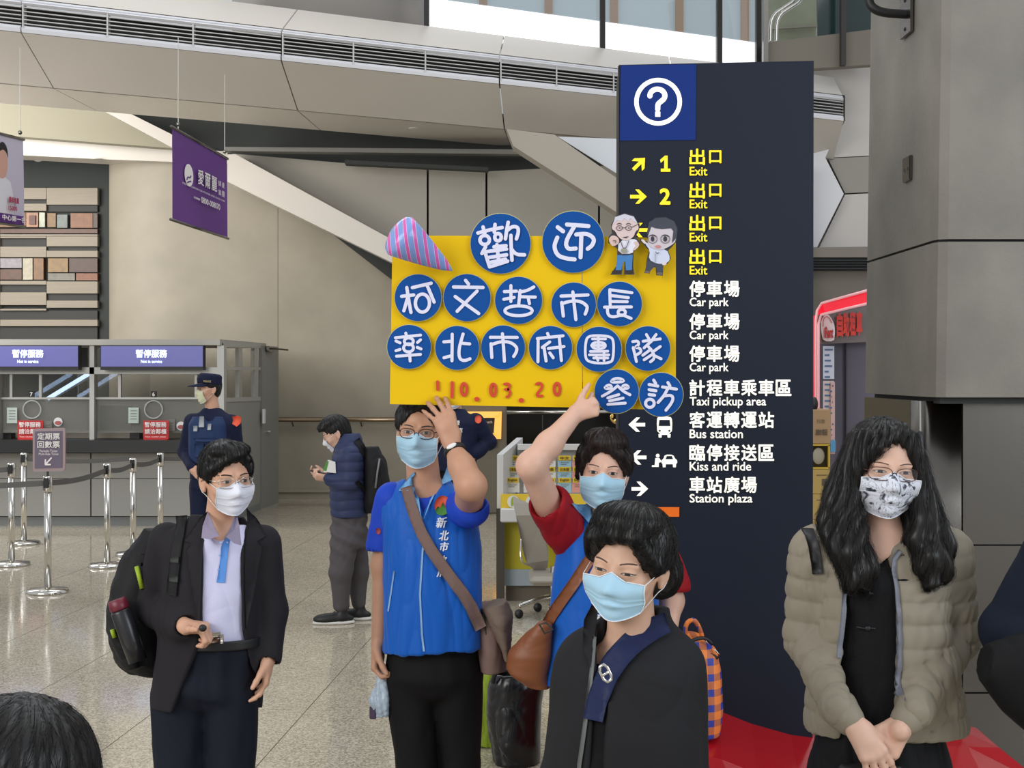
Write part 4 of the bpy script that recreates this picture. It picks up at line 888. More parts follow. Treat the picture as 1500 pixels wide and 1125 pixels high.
for cx in (858, 942): stroke(mb, A2(ellpts(cx, 212, 27, 22, 16)), .7, db-.0285, .001, True); stroke(mb, A2([(cx-20, 178), (cx, 166), (cx+20, 178)]), 1.0, db-.0285, .001); mb.prism(A2(ellpts(cx+2, 212, 6, 6, 10)), db-.0287, .001)
stroke(mb, A2([(885, 210), (915, 210)]), .7, db-.0285, .001); stroke(mb, A2([(970, 206), (1045, 170)]), .7, db-.0285, .001); mb.prism(A2([(885, 296), (945, 288), (920, 306)]), db-.0287, .001)
stroke(mb, A2([(870, 335), (890, 395), (900, 400), (920, 395), (945, 330)]), 1.0, db-.0285, .001); mb.prism(A2([(878, 448), (928, 448), (928, 456), (878, 456)]), db-.0285, .001); stroke(mb, A2([(800, 330), (830, 325), (820, 350)]), .7, db-.0285, .001); mb.build('drawn_lines', mat('ink', (54, 48, 56), .6), t)
cut(t, 'name_badge', [[(874, 400), (930, 400), (930, 440), (874, 440)]], 8, (150, 150, 130), 'badge')
t = root('paper_figure', W(966, 402, db), 'paper cut-out of a dark-haired waving cartoon man with glasses on the placard', 'cutout')
cut(t, 'outline', [[(1085, 625), (1100, 580), (1108, 500), (1130, 420), (1048, 330), (1052, 308), (1120, 340), (1108, 260), (1130, 160), (1190, 118), (1280, 112), (1360, 150), (1392, 210), (1385, 330), (1340, 385), (1305, 420), (1330, 490), (1300, 540), (1262, 555), (1255, 650), (1195, 645), (1190, 570), (1150, 580), (1135, 630)]], 0, OL, 'outline', 0)
cut(t, 'shoe', [[(1088, 625), (1098, 598), (1138, 600), (1134, 630)], [(1198, 640), (1205, 612), (1252, 615), (1250, 646)]], 1, (108, 96, 92), 'shoe_brown')
cut(t, 'trousers', [[(1112, 510), (1262, 540), (1255, 615), (1205, 615), (1188, 560), (1140, 605), (1100, 600)]], 2, (58, 64, 82), 'slate', 0)
cut(t, 'shirt', [[(1125, 500), (1140, 420), (1090, 350), (1110, 340), (1180, 400), (1290, 405), (1326, 490), (1300, 530), (1262, 540), (1200, 540)]], 3, (206, 212, 234), 'shirt_blue')
cut(t, 'hand', [[(1050, 318), (1080, 315), (1108, 350), (1090, 362)], [(1246, 540), (1290, 515), (1290, 548), (1255, 555)]], 4, (222, 206, 206), 'pale_hand')
cut(t, 'head', [[(1120, 290), (1130, 190), (1260, 150), (1370, 230), (1380, 330), (1330, 375), (1240, 418), (1150, 395), (1115, 345)]], 5, (206, 196, 204), 'pale_face_b')
cut(t, 'hair', [[(1112, 250), (1130, 160), (1190, 122), (1280, 116), (1360, 152), (1388, 220), (1382, 300), (1340, 350), (1352, 240), (1330, 215), (1250, 222), (1190, 215), (1150, 200), (1122, 280)]], 6, (62, 66, 78), 'slate_hair', 0)
mb = MB()
for cx, w_ in ((1162, 16), (1278, 18)): mb.prism(A2(ellpts(cx, 312, w_, 25, 14)), db-.0285, .001); stroke(mb, A2([(cx-30, 285), (cx, 276), (cx+34, 290)]), 1.0, db-.0287, .001); stroke(mb, A2(ellpts(cx, 312, 42, 40, 14)), .6, db-.0286, .001, True)
stroke(mb, A2([(1190, 430), (1205, 450), (1220, 435)]), .8, db-.0285, .001); stroke(mb, A2([(1188, 450), (1185, 530)]), .5, db-.0285, .001); mb.build('drawn_lines', mat('ink', ()), t)
cut(t, 'mouth', [[(1182, 372), (1235, 368), (1232, 390), (1205, 400)]], 8, (206, 130, 128), 'mouth')
# ================================================================== TICKET MACHINE WALL, LEAFLET DESK, CHAIR
def R4(x0, y0, x1, y1): return [(x0, y0), (x1, y0), (x1, y1), (x0, y1)]
t = root('dark_glass_panel', W(830, 655, 19.6), 'dark glass wall panel with a bright top rail behind the leaflet desk', 'panel'); t['kind'] = 'structure'
MB().prism(R4(742, 560, 905, 652), 19.6, .1).build('panel', mat('dark_glass', (22, 21, 20), .12), t)
MB().prism(R4(735, 652, 905, 728), 19.72, .1).build('plinth_wall', mat('plinth_wall', (92, 84, 70), .5), t)
MB().tube([W(742, 604, 19.5), W(905, 603, 19.5)], .03, 8).build('rail', m_chrome, t, True)
MB().prism(R4(794, 608, 795.5, 652), 19.57, .03).build('joint', m_steel, t)
for x, lb in ((812, 'small amber lamp glowing in the dark glass panel'), ):
    tag(MB().ball(W(x, 638, 19.58), (.02, .02, .02), 6).build('indicator_lamp', mat('amber', (220, 150, 60), .4, emit=1.0)), lb, 'lamp')
t = root('ticket_machine', W(712, 735, 17.6), 'ticket machine with a lit golden screen surround by the far wall', 'machine')
MB().box((W(672, 0, 17.8)[0], 17.8, 0), (W(742, 0, 17.8)[0], 18.8, 1.55), .02).build('body', mat('machine_body', (102, 94, 80), .5), t)
gd = mat('gold_glow', (236, 180, 88), .3, metal=.2, emit=.75)
for P in ([(676, 603), (735, 603), (731, 612), (684, 612)], [(735, 603), (734, 643), (723, 637), (725, 611)], [(676, 643), (734, 643), (724, 635), (684, 635)], [(676, 603), (684, 612), (684, 636), (676, 643)]): MB().prism(P, 17.7, .1).build('surround', gd, t)
MB().prism(R4(684, 612, 725, 636), 17.78, .03).build('screen', m_black, t); mb = MB(); text_px(mb, 'Touch', 714, 618, 4, 17.77, 14, 0, 'c'); mb.build('lettering', m_white, t)
MB().prism(R4(684, 645, 727, 655), 17.75, .06).build('key_strip', m_black, t)
mb = MB()
for k in range(5): mb.prism(R4(688+k*7.5, 648, 692+k*7.5, 651.5), 17.74, .02)
mb.build('key', mat('key_grey', (150, 146, 138), .5), t)
# leaflet desk
dd = 11.0; m_lam = mat('white_laminate', (206, 206, 206), .4); m_yl = mat('rack_yellow', (226, 194, 52), .5)
t = root('leaflet_desk', W(800, 885, dd), 'white information desk with a yellow leaflet rack on top', 'desk')
A = [W(728, 666, dd-.1), W(757, 641, dd+.6), W(757, 745, dd+.6), W(728, 760, dd-.1)]; MB().hull8(A, [a+np.array([.05, 0, 0]) for a in A]).build('side_wing', m_lam, t)
MB().prism(R4(727, 745, 739, 885), dd-.12, .08).build('leg', m_steel, t); MB().prism(R4(934, 745, 944, 885), dd-.12, .08).build('leg', m_steel, t)
MB().box(W(733, 745, dd-.2)-[0, 0, .11], W(945, 745, dd-.2)+[0, .8, 0], .01).build('worktop', m_lam, t)
MB().prism(R4(758, 655, 945, 745), dd+.35, .05).build('rack_back', m_lam, t); MB().prism(R4(758, 652, 945, 659), dd+.2, .2).build('rack_top', m_lam, t)
MB().prism(R4(734, 724, 945, 744.5), dd-.14, .03).build('front_board', m_yl, t)
MB().prism(R4(739, 760, 776, 834), dd, .05).prism(R4(776, 760, 940, 834), dd, .05).build('front_panel', mat('olive_yellow', (176, 164, 28), .5), t)
MB().prism(R4(739, 834, 940, 858), dd-.01, .05).build('foot_panel', mat('blue_grey_panel', (150, 162, 170), .5), t); MB().prism(R4(741, 858, 940, 881), dd+.05, .05).build('skirting', mat('skirt_brown', (104, 96, 84), .6), t)
for x, lb in ((752, 1), (779, 1)): MB().prism(ellpts(x, 735, 9, 9, 24), dd-.16, .01).build('round_logo', m_white, t); MB().prism(chaikin([(x-3, 728), (x+3, 727), (x+4, 731), (x, 733), (x-1, 742), (x-4, 741)], 2), dd-.165, .004).build('logo_mark', mat('leaf_green', (150, 176, 40), .5), t)
lw = mat('brown_print', (84, 64, 20), .6); cols = [(742, 'w'), (768, 'w'), (795, 'w'), (818, 'b'), (839, 'p'), (860, 'w'), (881, 'b'), (902, 'p')]
cm = {'w': mat('leaflet_white', (226, 224, 220), .5), 'b': mat('leaflet_blue', (158, 200, 222), .5), 'p': mat('leaflet_pink', (228, 160, 150), .5)}
for r, (y, txt) in enumerate(((671, '中文'), (687.5, '日本語'), (703.5, 'English'))):
    for k, (x, c) in enumerate(cols):
        w = 18; z = dd+.22-.09*r
        bd = MB().prism(R4(x, y-3.6, x+w, y+3.4), z, .01).build('label_tab', m_yl, t); mb = MB(); text_px(mb, txt, x+w/2, y, 4.6, z-.003, w*.75, .02, 'c'); mb.build('lettering', lw, bd)
        lf = tag(MB().prism(R4(x-1, y+3.8, x+w+1, y+(13.2 if r < 2 else 18)), z+.01, .02).build('leaflet', cm[c]), None, 'leaflet', 'leaflets in the yellow rack'); mb = MB()
        lf['label'] = ('white', 'pale blue', 'pink')['wbp'.index(c)]+' leaflets in the '+('top', 'middle', 'bottom')[r]+' row of the rack, column '+('nearest the side wing', 'second from the wing', 'third from the wing', 'fourth from the wing', 'fifth from the wing', 'sixth from the wing', 'seventh from the wing', 'farthest from the wing')[k]
        for q in range(2): mb.prism(R4(x+3, y+6.5+q*2.6, x+w-3-q*3, y+7.2+q*2.6), z+.008, .001)
        mb.build('print', mat('dark_print', (110, 100, 100), .6), lf)
for x, y, lb in ((883, 640, 'gold curled ornament standing on the rack top, left one'), (898, 640, 'gold curled ornament standing on the rack top, right one'), (901, 611, 'small gold star ornament hanging high beside the sign tower')):
    mb = MB(); g = mat('gold', (226, 190, 120), .25, metal=1.)
    for s_ in (-1, 1): mb.tube(chaikin([W(x, y+9, dd+.1), W(x+s_*5, y+5, dd+.1), W(x+s_*7, y-2, dd+.1), W(x+s_*3, y-4, dd+.1), W(x+s_*4, y+1, dd+.1)], 2, False), .008, 6)
    mb.ball(W(x, y+6, dd+.1), .018, 6); tag(mb.build('ornament', g, smooth=True), lb, 'ornament')
# office chair
dc = 10.3; m_ch2 = mat('chair_grey', (150, 144, 134), .5); t = root('office_chair', W(790, 903, dc), 'grey swivel office chair in front of the leaflet desk', 'chair')
P = chaikin([(749, 727), (760, 731), (778, 739), (793, 745), (800, 780), (804, 815), (801, 838), (774, 832), (765, 805), (758, 765)], 1); n = len(P)
fr_ = [W(x, y, dc+.15*((y-780)/60)**2) for x, y in P]; MB().hull8(fr_, [p+np.array([0, .025, 0]) for p in fr_]).build('backrest', m_ch2, t)
MB().tube(chaikin([W(763, 790, dc-.05), W(762, 815, dc-.1), W(765, 824, dc-.1), W(774, 828, dc)], 2, False), .008, 8).build('armrest', m_chrome, t, True)
MB().box(W(775, 838, dc)-[0, .25, .07], W(850, 838, dc)+[0, .25, 0], .03).build('seat', m_ch2, t)
c = W(812, 880, dc); MB().lathe([(.03, 0), (.03, .26)], c-[0, 0, .0], 12).build('column', m_chrome, t, True)
for k in range(5):
    a = PI+k*2*PI/5+.15; e_ = c+np.array([.27*math.cos(a), .27*math.sin(a), -.02]); e_[2] = .09
    lg = MB().tube(chaikin([c+[0, 0, .03], c*.5+e_*.5+[0, 0, .03], e_], 2, False), [.024, .022, .02, .02, .018, .016][:6] if False else .018, 8).build('leg', m_chrome, t, True)
    MB().lathe([(.03, -.022), (.033, -.015), (.033, .015), (.03, .022)], (e_[0], e_[1], .034), 14, 1).build('castor', m_black, lg, True)

# ================================================================== RENTAL STAND AND BOXES BEYOND THE TOWER
dr_ = 12.0; t = root('rental_stand', W(1235, 800, dr_)*[1, 1, 0], 'rental stand with a bright red rounded frame and notice sheets', 'stand')
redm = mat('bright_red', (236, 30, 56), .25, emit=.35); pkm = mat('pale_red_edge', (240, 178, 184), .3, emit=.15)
MB().hull8([W(1198, 452, dr_), W(1204, 445, dr_), W(1300, 419, dr_-.9), W(1300, 436, dr_-.9), W(1204, 458, dr_), W(1199, 462, dr_)], [p+np.array([.05, .3, 0]) for p in [W(1198, 452, dr_), W(1204, 445, dr_), W(1300, 419, dr_-.9), W(1300, 436, dr_-.9), W(1204, 458, dr_), W(1199, 462, dr_)]]).build('top_frame', redm, t)
MB().tube([W(1195, 852, dr_), W(1195, 470, dr_), W(1197, 455, dr_), W(1204, 444, dr_), W(1240, 434, dr_-.4), W(1300, 417.5, dr_-.92)], .012, 6).tube([W(1199, 852, dr_-.02), W(1199, 475, dr_-.02), W(1203, 461, dr_-.02), W(1240, 452, dr_-.4), W(1300, 438, dr_-.92)], .012, 6).build('frame_edge', pkm, t, True)
MB().prism(R4(1193, 462, 1198, 852), dr_+.02, .1).build('side_frame', redm, t)
MB().prism([(1200, 462), (1300, 440), (1300, 840), (1200, 840)], dr_+.5, .05).build('back_panel', mat('slate_violet', (86, 82, 96), .5), t)
MB().prism(R4(1238.5, 470, 1240, 800), dr_+.46, .03).build('panel_joint', m_black, t)
MB().prism([(1201, 463), (1290, 445), (1290, 500), (1203, 504)], dr_+.3, .04).build('sign_board', mat('stand_brown', (98, 90, 88), .4), t)
P = chaikin([(1207, 500), (1204, 488), (1203, 474), (1205, 466), (1209, 460), (1214, 461), (1219, 468), (1223, 478), (1223, 492), (1221, 500)], 1)
MB().prism(P, dr_+.25, .02).build('logo_shape', m_white, t)
mb = MB(); text_px(mb, 'iRent', 1214, 487, 17, dr_+.24, 13, .05, 'c'); stroke(mb, [(1206, 478), (1206, 468), (1210, 463), (1215, 465), (1219, 473)], .8, dr_+.24); mb.build('logo_lettering', rs, t)
mb = MB()
for k, ch in enumerate('自助租車'): text_px(mb, ch, 1230+k*9.5, 476-k*.8, 36, dr_+.27, 9.2, .05, 'c')
mb.build('lettering', mat('vermilion', (200, 52, 40), .5), t)
for (x0, y0, x1, y1, c, k) in ((1206, 507, 1222, 555, (206, 222, 236), 'a'), (1206, 558, 1222, 640, (212, 206, 202), 'b'), (1217, 560, 1223, 665, (214, 186, 180), 'c')):
    sh = MB().prism(R4(x0, y0, x1, y1), dr_+.40-.02*ord(k)+1.9, .01).build('notice_sheet', mat('notice_'+k, c, .5), t); mb = MB(); z = dr_+.395-.02*ord(k)+1.9
    for q in range(int((y1-y0)/8)): mb.prism(R4(x0+2, y0+4+q*8, x1-2-(q*5) % 7, y0+6.5+q*8), z, .002)
    mb.build('print', mat('notice_print', (90, 120, 160), .6), sh)
MB().prism(R4(1217, 645, 1224, 662), dr_+.3, .01).build('blue_strip', mat('strip_blue', (90, 170, 220), .5), t)
# stacked boxes: from the floor up
db_ = 11.2; cb = mat('cardboard', (164, 134, 100), .7); cy = mat('yellow_card', (176, 148, 86), .6); dk_ = mat('box_print', (90, 80, 66), .7)
zs_ = [(805, 760, 'yellow carton at the bottom of the stack beside the tower', cy), (759, 722, 'yellow carton second from the bottom of the stack', cy), (721, 687, 'yellow carton under the glazed case in the stack', cy)]
floor_y = HZ+CAMZ*FPX/db_
lvl = [(floor_y, 838), (837.6, 800), (799.6, 761), (760.6, 724), (723.6, 687.5)]
nm = ['lowest yellow carton of the stack beside the tower', 'yellow carton second from the floor beside the tower', 'yellow carton in the middle of the stack beside the tower', 'yellow carton with a code label beside the tower', 'yellow carton directly below the glazed case']
for (y1, y0), lb in zip(lvl, nm):
    a = W(1176, y1, db_); b = W(1216, y0, db_); t = root('carton', [(a[0]+b[0])/2, db_+.2, a[2]], lb, 'box', 'cartons stacked beside the sign tower'); bb = MB().box([a[0], db_, a[2]], [b[0], db_+.4, b[2]], .004).build('body', cy, t)
    MB().prism(R4(1196, y0+8, 1212, y0+9), db_-.004, .003).prism(R4(1204, y0+14, 1213, y0+24), db_-.004, .003).build('print', dk_, t)
a = W(1176, 687, db_); b = W(1216, 651, db_); t = root('glazed_case', [(a[0]+b[0])/2, db_+.2, a[2]], 'dark glazed case with a yellow frame in the stack', 'case')
MB().box([a[0], db_+.03, a[2]], [b[0], db_+.4, b[2]]).build('body', mat('case_dark', (50, 44, 30), .2), t)
for P in (R4(1176, 650.5, 1216, 653), R4(1176, 684.5, 1216, 687), R4(1213.5, 652, 1216, 686)): MB().prism(P, db_, .04).build('frame', mat('case_frame', (196, 164, 60), .4), t)
MB().ball(W(1199, 668, db_+.03), (.05, .02, .07), 8).build('pale_content', m_conc, t)
a = W(1176, 650, db_); b = W(1217, 600, db_); t = root('carton', [(a[0]+b[0])/2, db_+.2, a[2]], 'brown cardboard box topping the stack beside the tower', 'box'); MB().box([a[0], db_, a[2]], [b[0], db_+.4, b[2]], .004).build('body', cb, t)
mb = MB(); text_px(mb, '行旅', 1202, 617, 6, db_-.004, 12, .0, 'c'); text_px(mb, '旅程', 1203, 633, 9, db_-.004, 18, .02, 'c'); mb.build('print', dk_, t)
tag(MB().ball(W(1193, 592, db_+.1), (.03, .04, .06), 8).build('black_pouch', m_black, smooth=True), 'small black pouch on top of the brown cardboard box', 'pouch')
# ================================================================== FIGURES: toolkit
def rotm(yaw, pitch, roll):
    a, b, c = map(math.radians, (yaw, pitch, roll))
    Z = np.array([[math.cos(a), -math.sin(a), 0], [math.sin(a), math.cos(a), 0], [0, 0, 1]])
    X = np.array([[1, 0, 0], [0, math.cos(b), -math.sin(b)], [0, math.sin(b), math.cos(b)]])
    Y = np.array([[math.cos(c), 0, math.sin(c)], [0, 1, 0], [-math.sin(c), 0, math.cos(c)]])
    return Z@X@Y
class Head:
    """local frame: x to the picture's right when facing us, -y out of the face, z up, origin between the eyes' height and the ears"""
    def __init__(s, c, yaw=0, pitch=0, roll=0, sc=1.0, wide=1.0): s.c = np.array(c); s.M = rotm(yaw, pitch, roll); s.s = sc; s.w = wide
    def T(s, p): p = np.asarray(p, float)*s.s; p = p*np.array([s.w, 1, 1]); return s.c+p@s.M.T
    def ell(s, c, r, R=None): r = np.array(r, float)*np.ones(3)*s.s*[s.w, 1, 1]; return ell(s.T(c), r, s.M if R is None else s.M@R)
    def cap(s, a, b, ra, rb): return cap(s.T(a), s.T(b), ra*s.s, rb*s.s)
    def L(s, P): return ((np.asarray(P)-s.c)@s.M)/s.s/np.array([s.w, 1, 1])
    def d(s, v): v = s.M@np.array(v, float); return v/np.linalg.norm(v)
    def face(s, F, ears=(1, -1)):
        F.add(s.ell((0, .014, .032), (.074, .094, .088)), k=.01)
        F.add(s.ell((0, -.022, -.02), (.064, .066, .082)), k=.03)
        F.add(s.ell((0, -.03, -.068), (.050, .052, .042)), k=.03)
        F.add(s.ell((0, -.066, -.097), (.020, .017, .016)), k=.02)
        for q in (1, -1):
            F.add(s.ell((q*.043, -.058, -.03), (.022, .022, .02)), k=.02)
            F.add(s.cap((q*.014, -.084, .019), (q*.045, -.074, .018), .007, .006), k=.014)
            F.cut(s.ell((q*.032, -.101, .001), (.018, .0165, .0125)), k=.012)
            F.add(s.ell((q*.031, -.0745, 0), (.0155, .0135, .0125)), k=.006)
        F.add(s.cap((0, -.084, .006), (0, -.106, -.036), .0065, .0105), k=.010)
        F.add(s.ell((0, -.104, -.038), (.011, .010, .009)), k=.006)
        for q in (1, -1): F.add(s.ell((q*.012, -.095, -.041), (.008, .009, .007)), k=.005)
        F.add(s.ell((0, -.086, -.068), (.022, .010, .005)), s.ell((0, -.085, -.075), (.018, .010, .005)), k=.006)
        F.cut(s.ell((0, -.098, -.0715), (.022, .004, .0015)), k=.003)
        for q in ears:
            R = rotm(0, -12, 0)@rotm(q*-22, 0, 0)
            F.add(s.ell((q*.077, .014, -.008), (.007, .017, .031), R), k=.006)
            F.cut(s.ell((q*.085, .008, -.006), (.006, .010, .020), R), k=.004)
            F.add(s.ell((q*.0745, .004, -.034), (.006, .008, .009)), k=.005)
def U(v): v = np.array(v, float); return v/np.linalg.norm(v)
def hand(F, wr, dv, nv, tv, curl=(20, 25, 30, 35), spread=(.12, .03, -.05, -.14), thumb=(.75, .25, 20), s=1.0, k=.006, skip=()):
    wr = np.array(wr, float); dv = U(dv); nv = U(np.array(nv)-dv*np.dot(nv, dv)); tv = U(np.array(tv)-dv*np.dot(tv, dv)-nv*np.dot(tv, nv))
    off = (.029, .010, -.010, -.028); ln = (.084, .088, .084, .076); L = ((.042, .026, .021), (.047, .030, .022), (.043, .028, .021), (.034, .021, .018))
    for i in range(4):
        kn = wr+s*(dv*ln[i]+tv*off[i]); F.add(cap(wr+s*tv*off[i]*.55, kn, .0165*s, .0125*s), k=.012)
        if i in skip: continue
        a = 0.; p = kn; r = .0098 if i < 3 else .0084; d0 = U(dv+tv*spread[i])
        c = curl[i] if isinstance(curl[i], (tuple, list)) else (curl[i], curl[i]*1.1, curl[i]*.7)
        for j in range(3):
            a += math.radians(c[j]); q = p+s*L[i][j]*(d0*math.cos(a)+nv*math.sin(a)); F.add(cap(p, q, r*s, (r-.001)*s), k=k); p = q; r -= .0009
    F.add(ell(wr+s*dv*.045+s*nv*.004, np.array([.032, .032, .032])*s*.55), k=.02)
    b = wr+s*(dv*.018+tv*.024+nv*.006); d1 = U(dv*.7+tv*thumb[0]+nv*thumb[1]); a = math.radians(thumb[2])
    p1 = b+s*.042*d1; d2 = U(d1+(dv*.6-tv*.3+nv*.5)*math.sin(a)); p2 = p1+s*.032*d2; p3 = p2+s*.026*U(d2+(dv*.3-tv*.3+nv*.4)*math.sin(a))
    F.add(cap(b, p1, .0165*s, .013*s), k=.012); F.add(cap(p1, p2, .0115*s, .0108*s), cap(p2, p3, .0108*s, .0088*s), k=k)

def skinmat(key, rgb): return mat('skin_'+key, rgb, .48, bump=.06, bscale=220, var=.05, vscale=18, spec=.4)
m_hair = bpy.data.materials.new('black_hair'); m_hair.use_nodes = True; _n = m_hair.node_tree; _b = _n.nodes['Principled BSDF']; _b.inputs['Base Color'].default_value = (.009, .008, .008, 1); _b.inputs['Roughness'].default_value = .42; _b.inputs['Specular IOR Level'].default_value = .38
m_hairb = mat('brown_black_hair', (38, 28, 26), .42, spec=.4)
class Person:
    def __init__(s, label, base, sk, group=None, res=.0040):
        s.root = root('person', base, label, 'person', group); s.sk = sk; s.F = Field(None, res); s.res = res; s.G = []; s.body = None
    def garment(s, name, F, m, amp=.004, freq=22., sc=(1, 1, .45), seed=1, relaxit=2, disp=None, label=None, hide=True, parent=None, mask=None):
        V, Q = F.mesh(); V = relax(V, Q, relaxit)
        if amp or disp is not None:
            N = normals(V, Q); P0 = V-np.array(s.root.location); a = amp*(.45*waves(P0, freq, seed, sc=sc)+1.5*folds(P0, freq*.9, seed+2, sc)) if amp else 0
            if disp is not None: a = a+disp(V, N)
            V = V+N*(a if np.ndim(a) else np.full(len(V), a))[:, None]
        if mask is not None: V, Q = keep(V, Q, mask(V))
        if hide: s.G.append(F)
        o = mk(name, V, Q, m, parent or s.root, True, label=label); return o, Surf((V, Q))
    def finish(s, name='body', label=None, slack=-.007, extra=()):
        V, Q = s.F.mesh(); V = relax(V, Q, 1); hid = np.zeros(len(V), bool)
        for g in s.G+list(extra): hid |= g.sample(V) < slack
        s.surf = Surf((V, Q))
        if hid.any():      # coarser mesh where clothes cover the body
            key = np.floor(V/.024).astype(int); key = key[:, 0]*1000003+key[:, 1]*1009+key[:, 2]; key[~hid] = -1-np.arange((~hid).sum())
            u, inv = np.unique(key, return_inverse=True); inv = inv.ravel(); N = np.zeros((len(u), 3)); np.add.at(N, inv, V); c = np.bincount(inv, minlength=len(u)); V = N/c[:, None]; Q = inv[Q]
            out = []; seen = set()
            for a, b, c_, e in Q.tolist():
                f = []
                for v in (a, b, c_, e):
                    if not f or f[-1] != v: f.append(v)
                if len(f) > 1 and f[0] == f[-1]: f.pop()
                if len(f) >= 3 and len(set(f)) == len(f):
                    k = tuple(sorted(f))
                    if k not in seen: seen.add(k); out.append(f)
            Q = out
        s.body = mk(name, V, Q, s.sk, s.root, True, label=label); return s.body
    def neck(s, H, base, r=.054, r2=.06):
        s.F.add(cap(H.T((0, .022, -.05)), base, r, r2), k=.025); base = np.array(base)
        s.F.add(ell(base+[0, .02, -.05], (.11, .07, .07)), k=.04)
def band(surf, H, top, bot, lift, mb):
    """thin facial piece between two local (x,z) curves, laid on the face"""
    V = []
    for (x, z) in list(top)+list(bot):
        h = surf.hit(H.T((x, -.3, z)), H.d((0, 1, 0))); h = H.T((x, -.085, z)) if h is None else h; V.append(h-H.d((0, 1, 0))*lift)
    n = len(top); mb.add(V, [[i, i+1, n+i+1, n+i] for i in range(n-1)])
m_eye = mat('eye_white', (196, 188, 184), .25); m_iris = mat('iris_brown', (34, 20, 14), .12, spec=.8); m_brow = mat('brow_hair', (34, 26, 24), .7); m_lash = mat('lash_line', (30, 20, 18), .6)
def eyes(P, H, open_=.0047, bz=.021, brow=.0040, look=0., smile=0., bm=None, w=.0148):
    """eyes and brows as parts laid on the head"""
    for q in (1, -1):
        xs = np.linspace(-1, 1, 13); cx = q*.0315
        up = lambda u: open_*(1-abs(u)**2.2)*(1.0-.12*q*u)+.0006*q*u; dn = lambda u: -(open_*.75-smile)*(1-abs(u)**2)+.0006*q*u
        mb = MB(); band(P.surf, H, [(cx+w*u, up(u)) for u in xs], [(cx+w*u, dn(u)) for u in xs], .0006, mb); e = mb.build('eye', m_eye, P.root, True)
        r = .0066; ix = np.linspace(-.98, .98, 9); mb = MB(); T_, B_ = [], []
        for v in ix:
            x = look*.004+r*v; u = x/w; hh = r*math.sqrt(1-v*v); T_.append((cx+x, min(up(u), hh))); B_.append((cx+x, max(dn(u), -hh)))
        band(P.surf, H, T_, B_, .0011, mb); mb.build('iris', m_iris, e, True)
        mb = MB(); band(P.surf, H, [(cx+w*1.06*u, up(u)+.0016-.0004*abs(u)) for u in xs], [(cx+w*1.04*u, up(u)-.0002) for u in xs], .0016, mb)
        band(P.surf, H, [(cx+w*u*.95, dn(u)+.0002) for u in xs], [(cx+w*u*.95, dn(u)-.0006) for u in xs], .0010, mb); mb.build('eyelid_line', m_lash, e, True)
        mb = MB(); xb = np.linspace(-1, 1, 11); f = lambda u: bz+.003*(1-u*u)+.001*q*u
        band(P.surf, H, [(q*.034+.020*u, f(u)+brow*(1-.75*max(0, q*u)**2)) for u in xb], [(q*.034+.020*u, f(u)) for u in xb], .0012, mb); mb.build('eyebrow', bm or m_brow, P.root, True)
def glasses(P, H, m, rx=.0255, rz=.0165, y=-.099, r=.0011, z=-.003, lens=True, top_only=False, e=2.6, dip=0.):
    g = None
    mb = MB(); lm = MB()
    for q in (1, -1):
        a = np.linspace(0, 2*PI, 28, endpoint=False)
        if top_only: a = np.linspace(-.15*PI, 1.15*PI, 18)
        x = q*.0325+np.sign(np.cos(a))*np.abs(np.cos(a))**(2/e)*rx; zz = z+np.sign(np.sin(a))*np.abs(np.sin(a))**(2/e)*rz
        P3 = [H.T((xx, y+.35*(abs(xx)-.02)*(abs(xx) > .02)**1, z_)) for xx, z_ in zip(x, zz)]; mb.tube(P3, r, 6, not top_only)
        if lens:
            aa = np.linspace(0, 2*PI, 28, endpoint=False); x2 = q*.0325+np.sign(np.cos(aa))*np.abs(np.cos(aa))**(2/e)*rx; z2 = z+np.sign(np.sin(aa))*np.abs(np.sin(aa))**(2/e)*rz
            V = [H.T((xx, y+.35*(abs(xx)-.02)*(abs(xx) > .02)**1, z_)) for xx, z_ in zip(x2, z2)]; lm.add(V, [list(range(28))])
        ex = q*(.0325+rx); mb.tube([H.T((ex, y+.35*(abs(ex)-.02), z+.006)), H.T((q*.0745, -.055, z+.008)), H.T((q*.081, .0, z+.006)), H.T((q*.082, .02, z-.006))], r, 6)
        mb.tube([H.T((q*.011, y+.004, z-.002)), H.T((q*.012, y+.012, z-.010))], r*.8, 5); mb.ball(H.T((q*.012, y+.013, z-.011)), .003, 5)
    mb.tube([H.T((-.0325+rx, y, z+.002)), H.T((0, y-.003, z+.005)), H.T((.0325-rx, y, z+.002))], r, 6)
    g = mb.build('glasses', m, P.root, True)
    if lens: lm.build('lens', mat('spectacle_lens', (235, 238, 240), .03, alpha=.04, spec=.5), g)
    return g
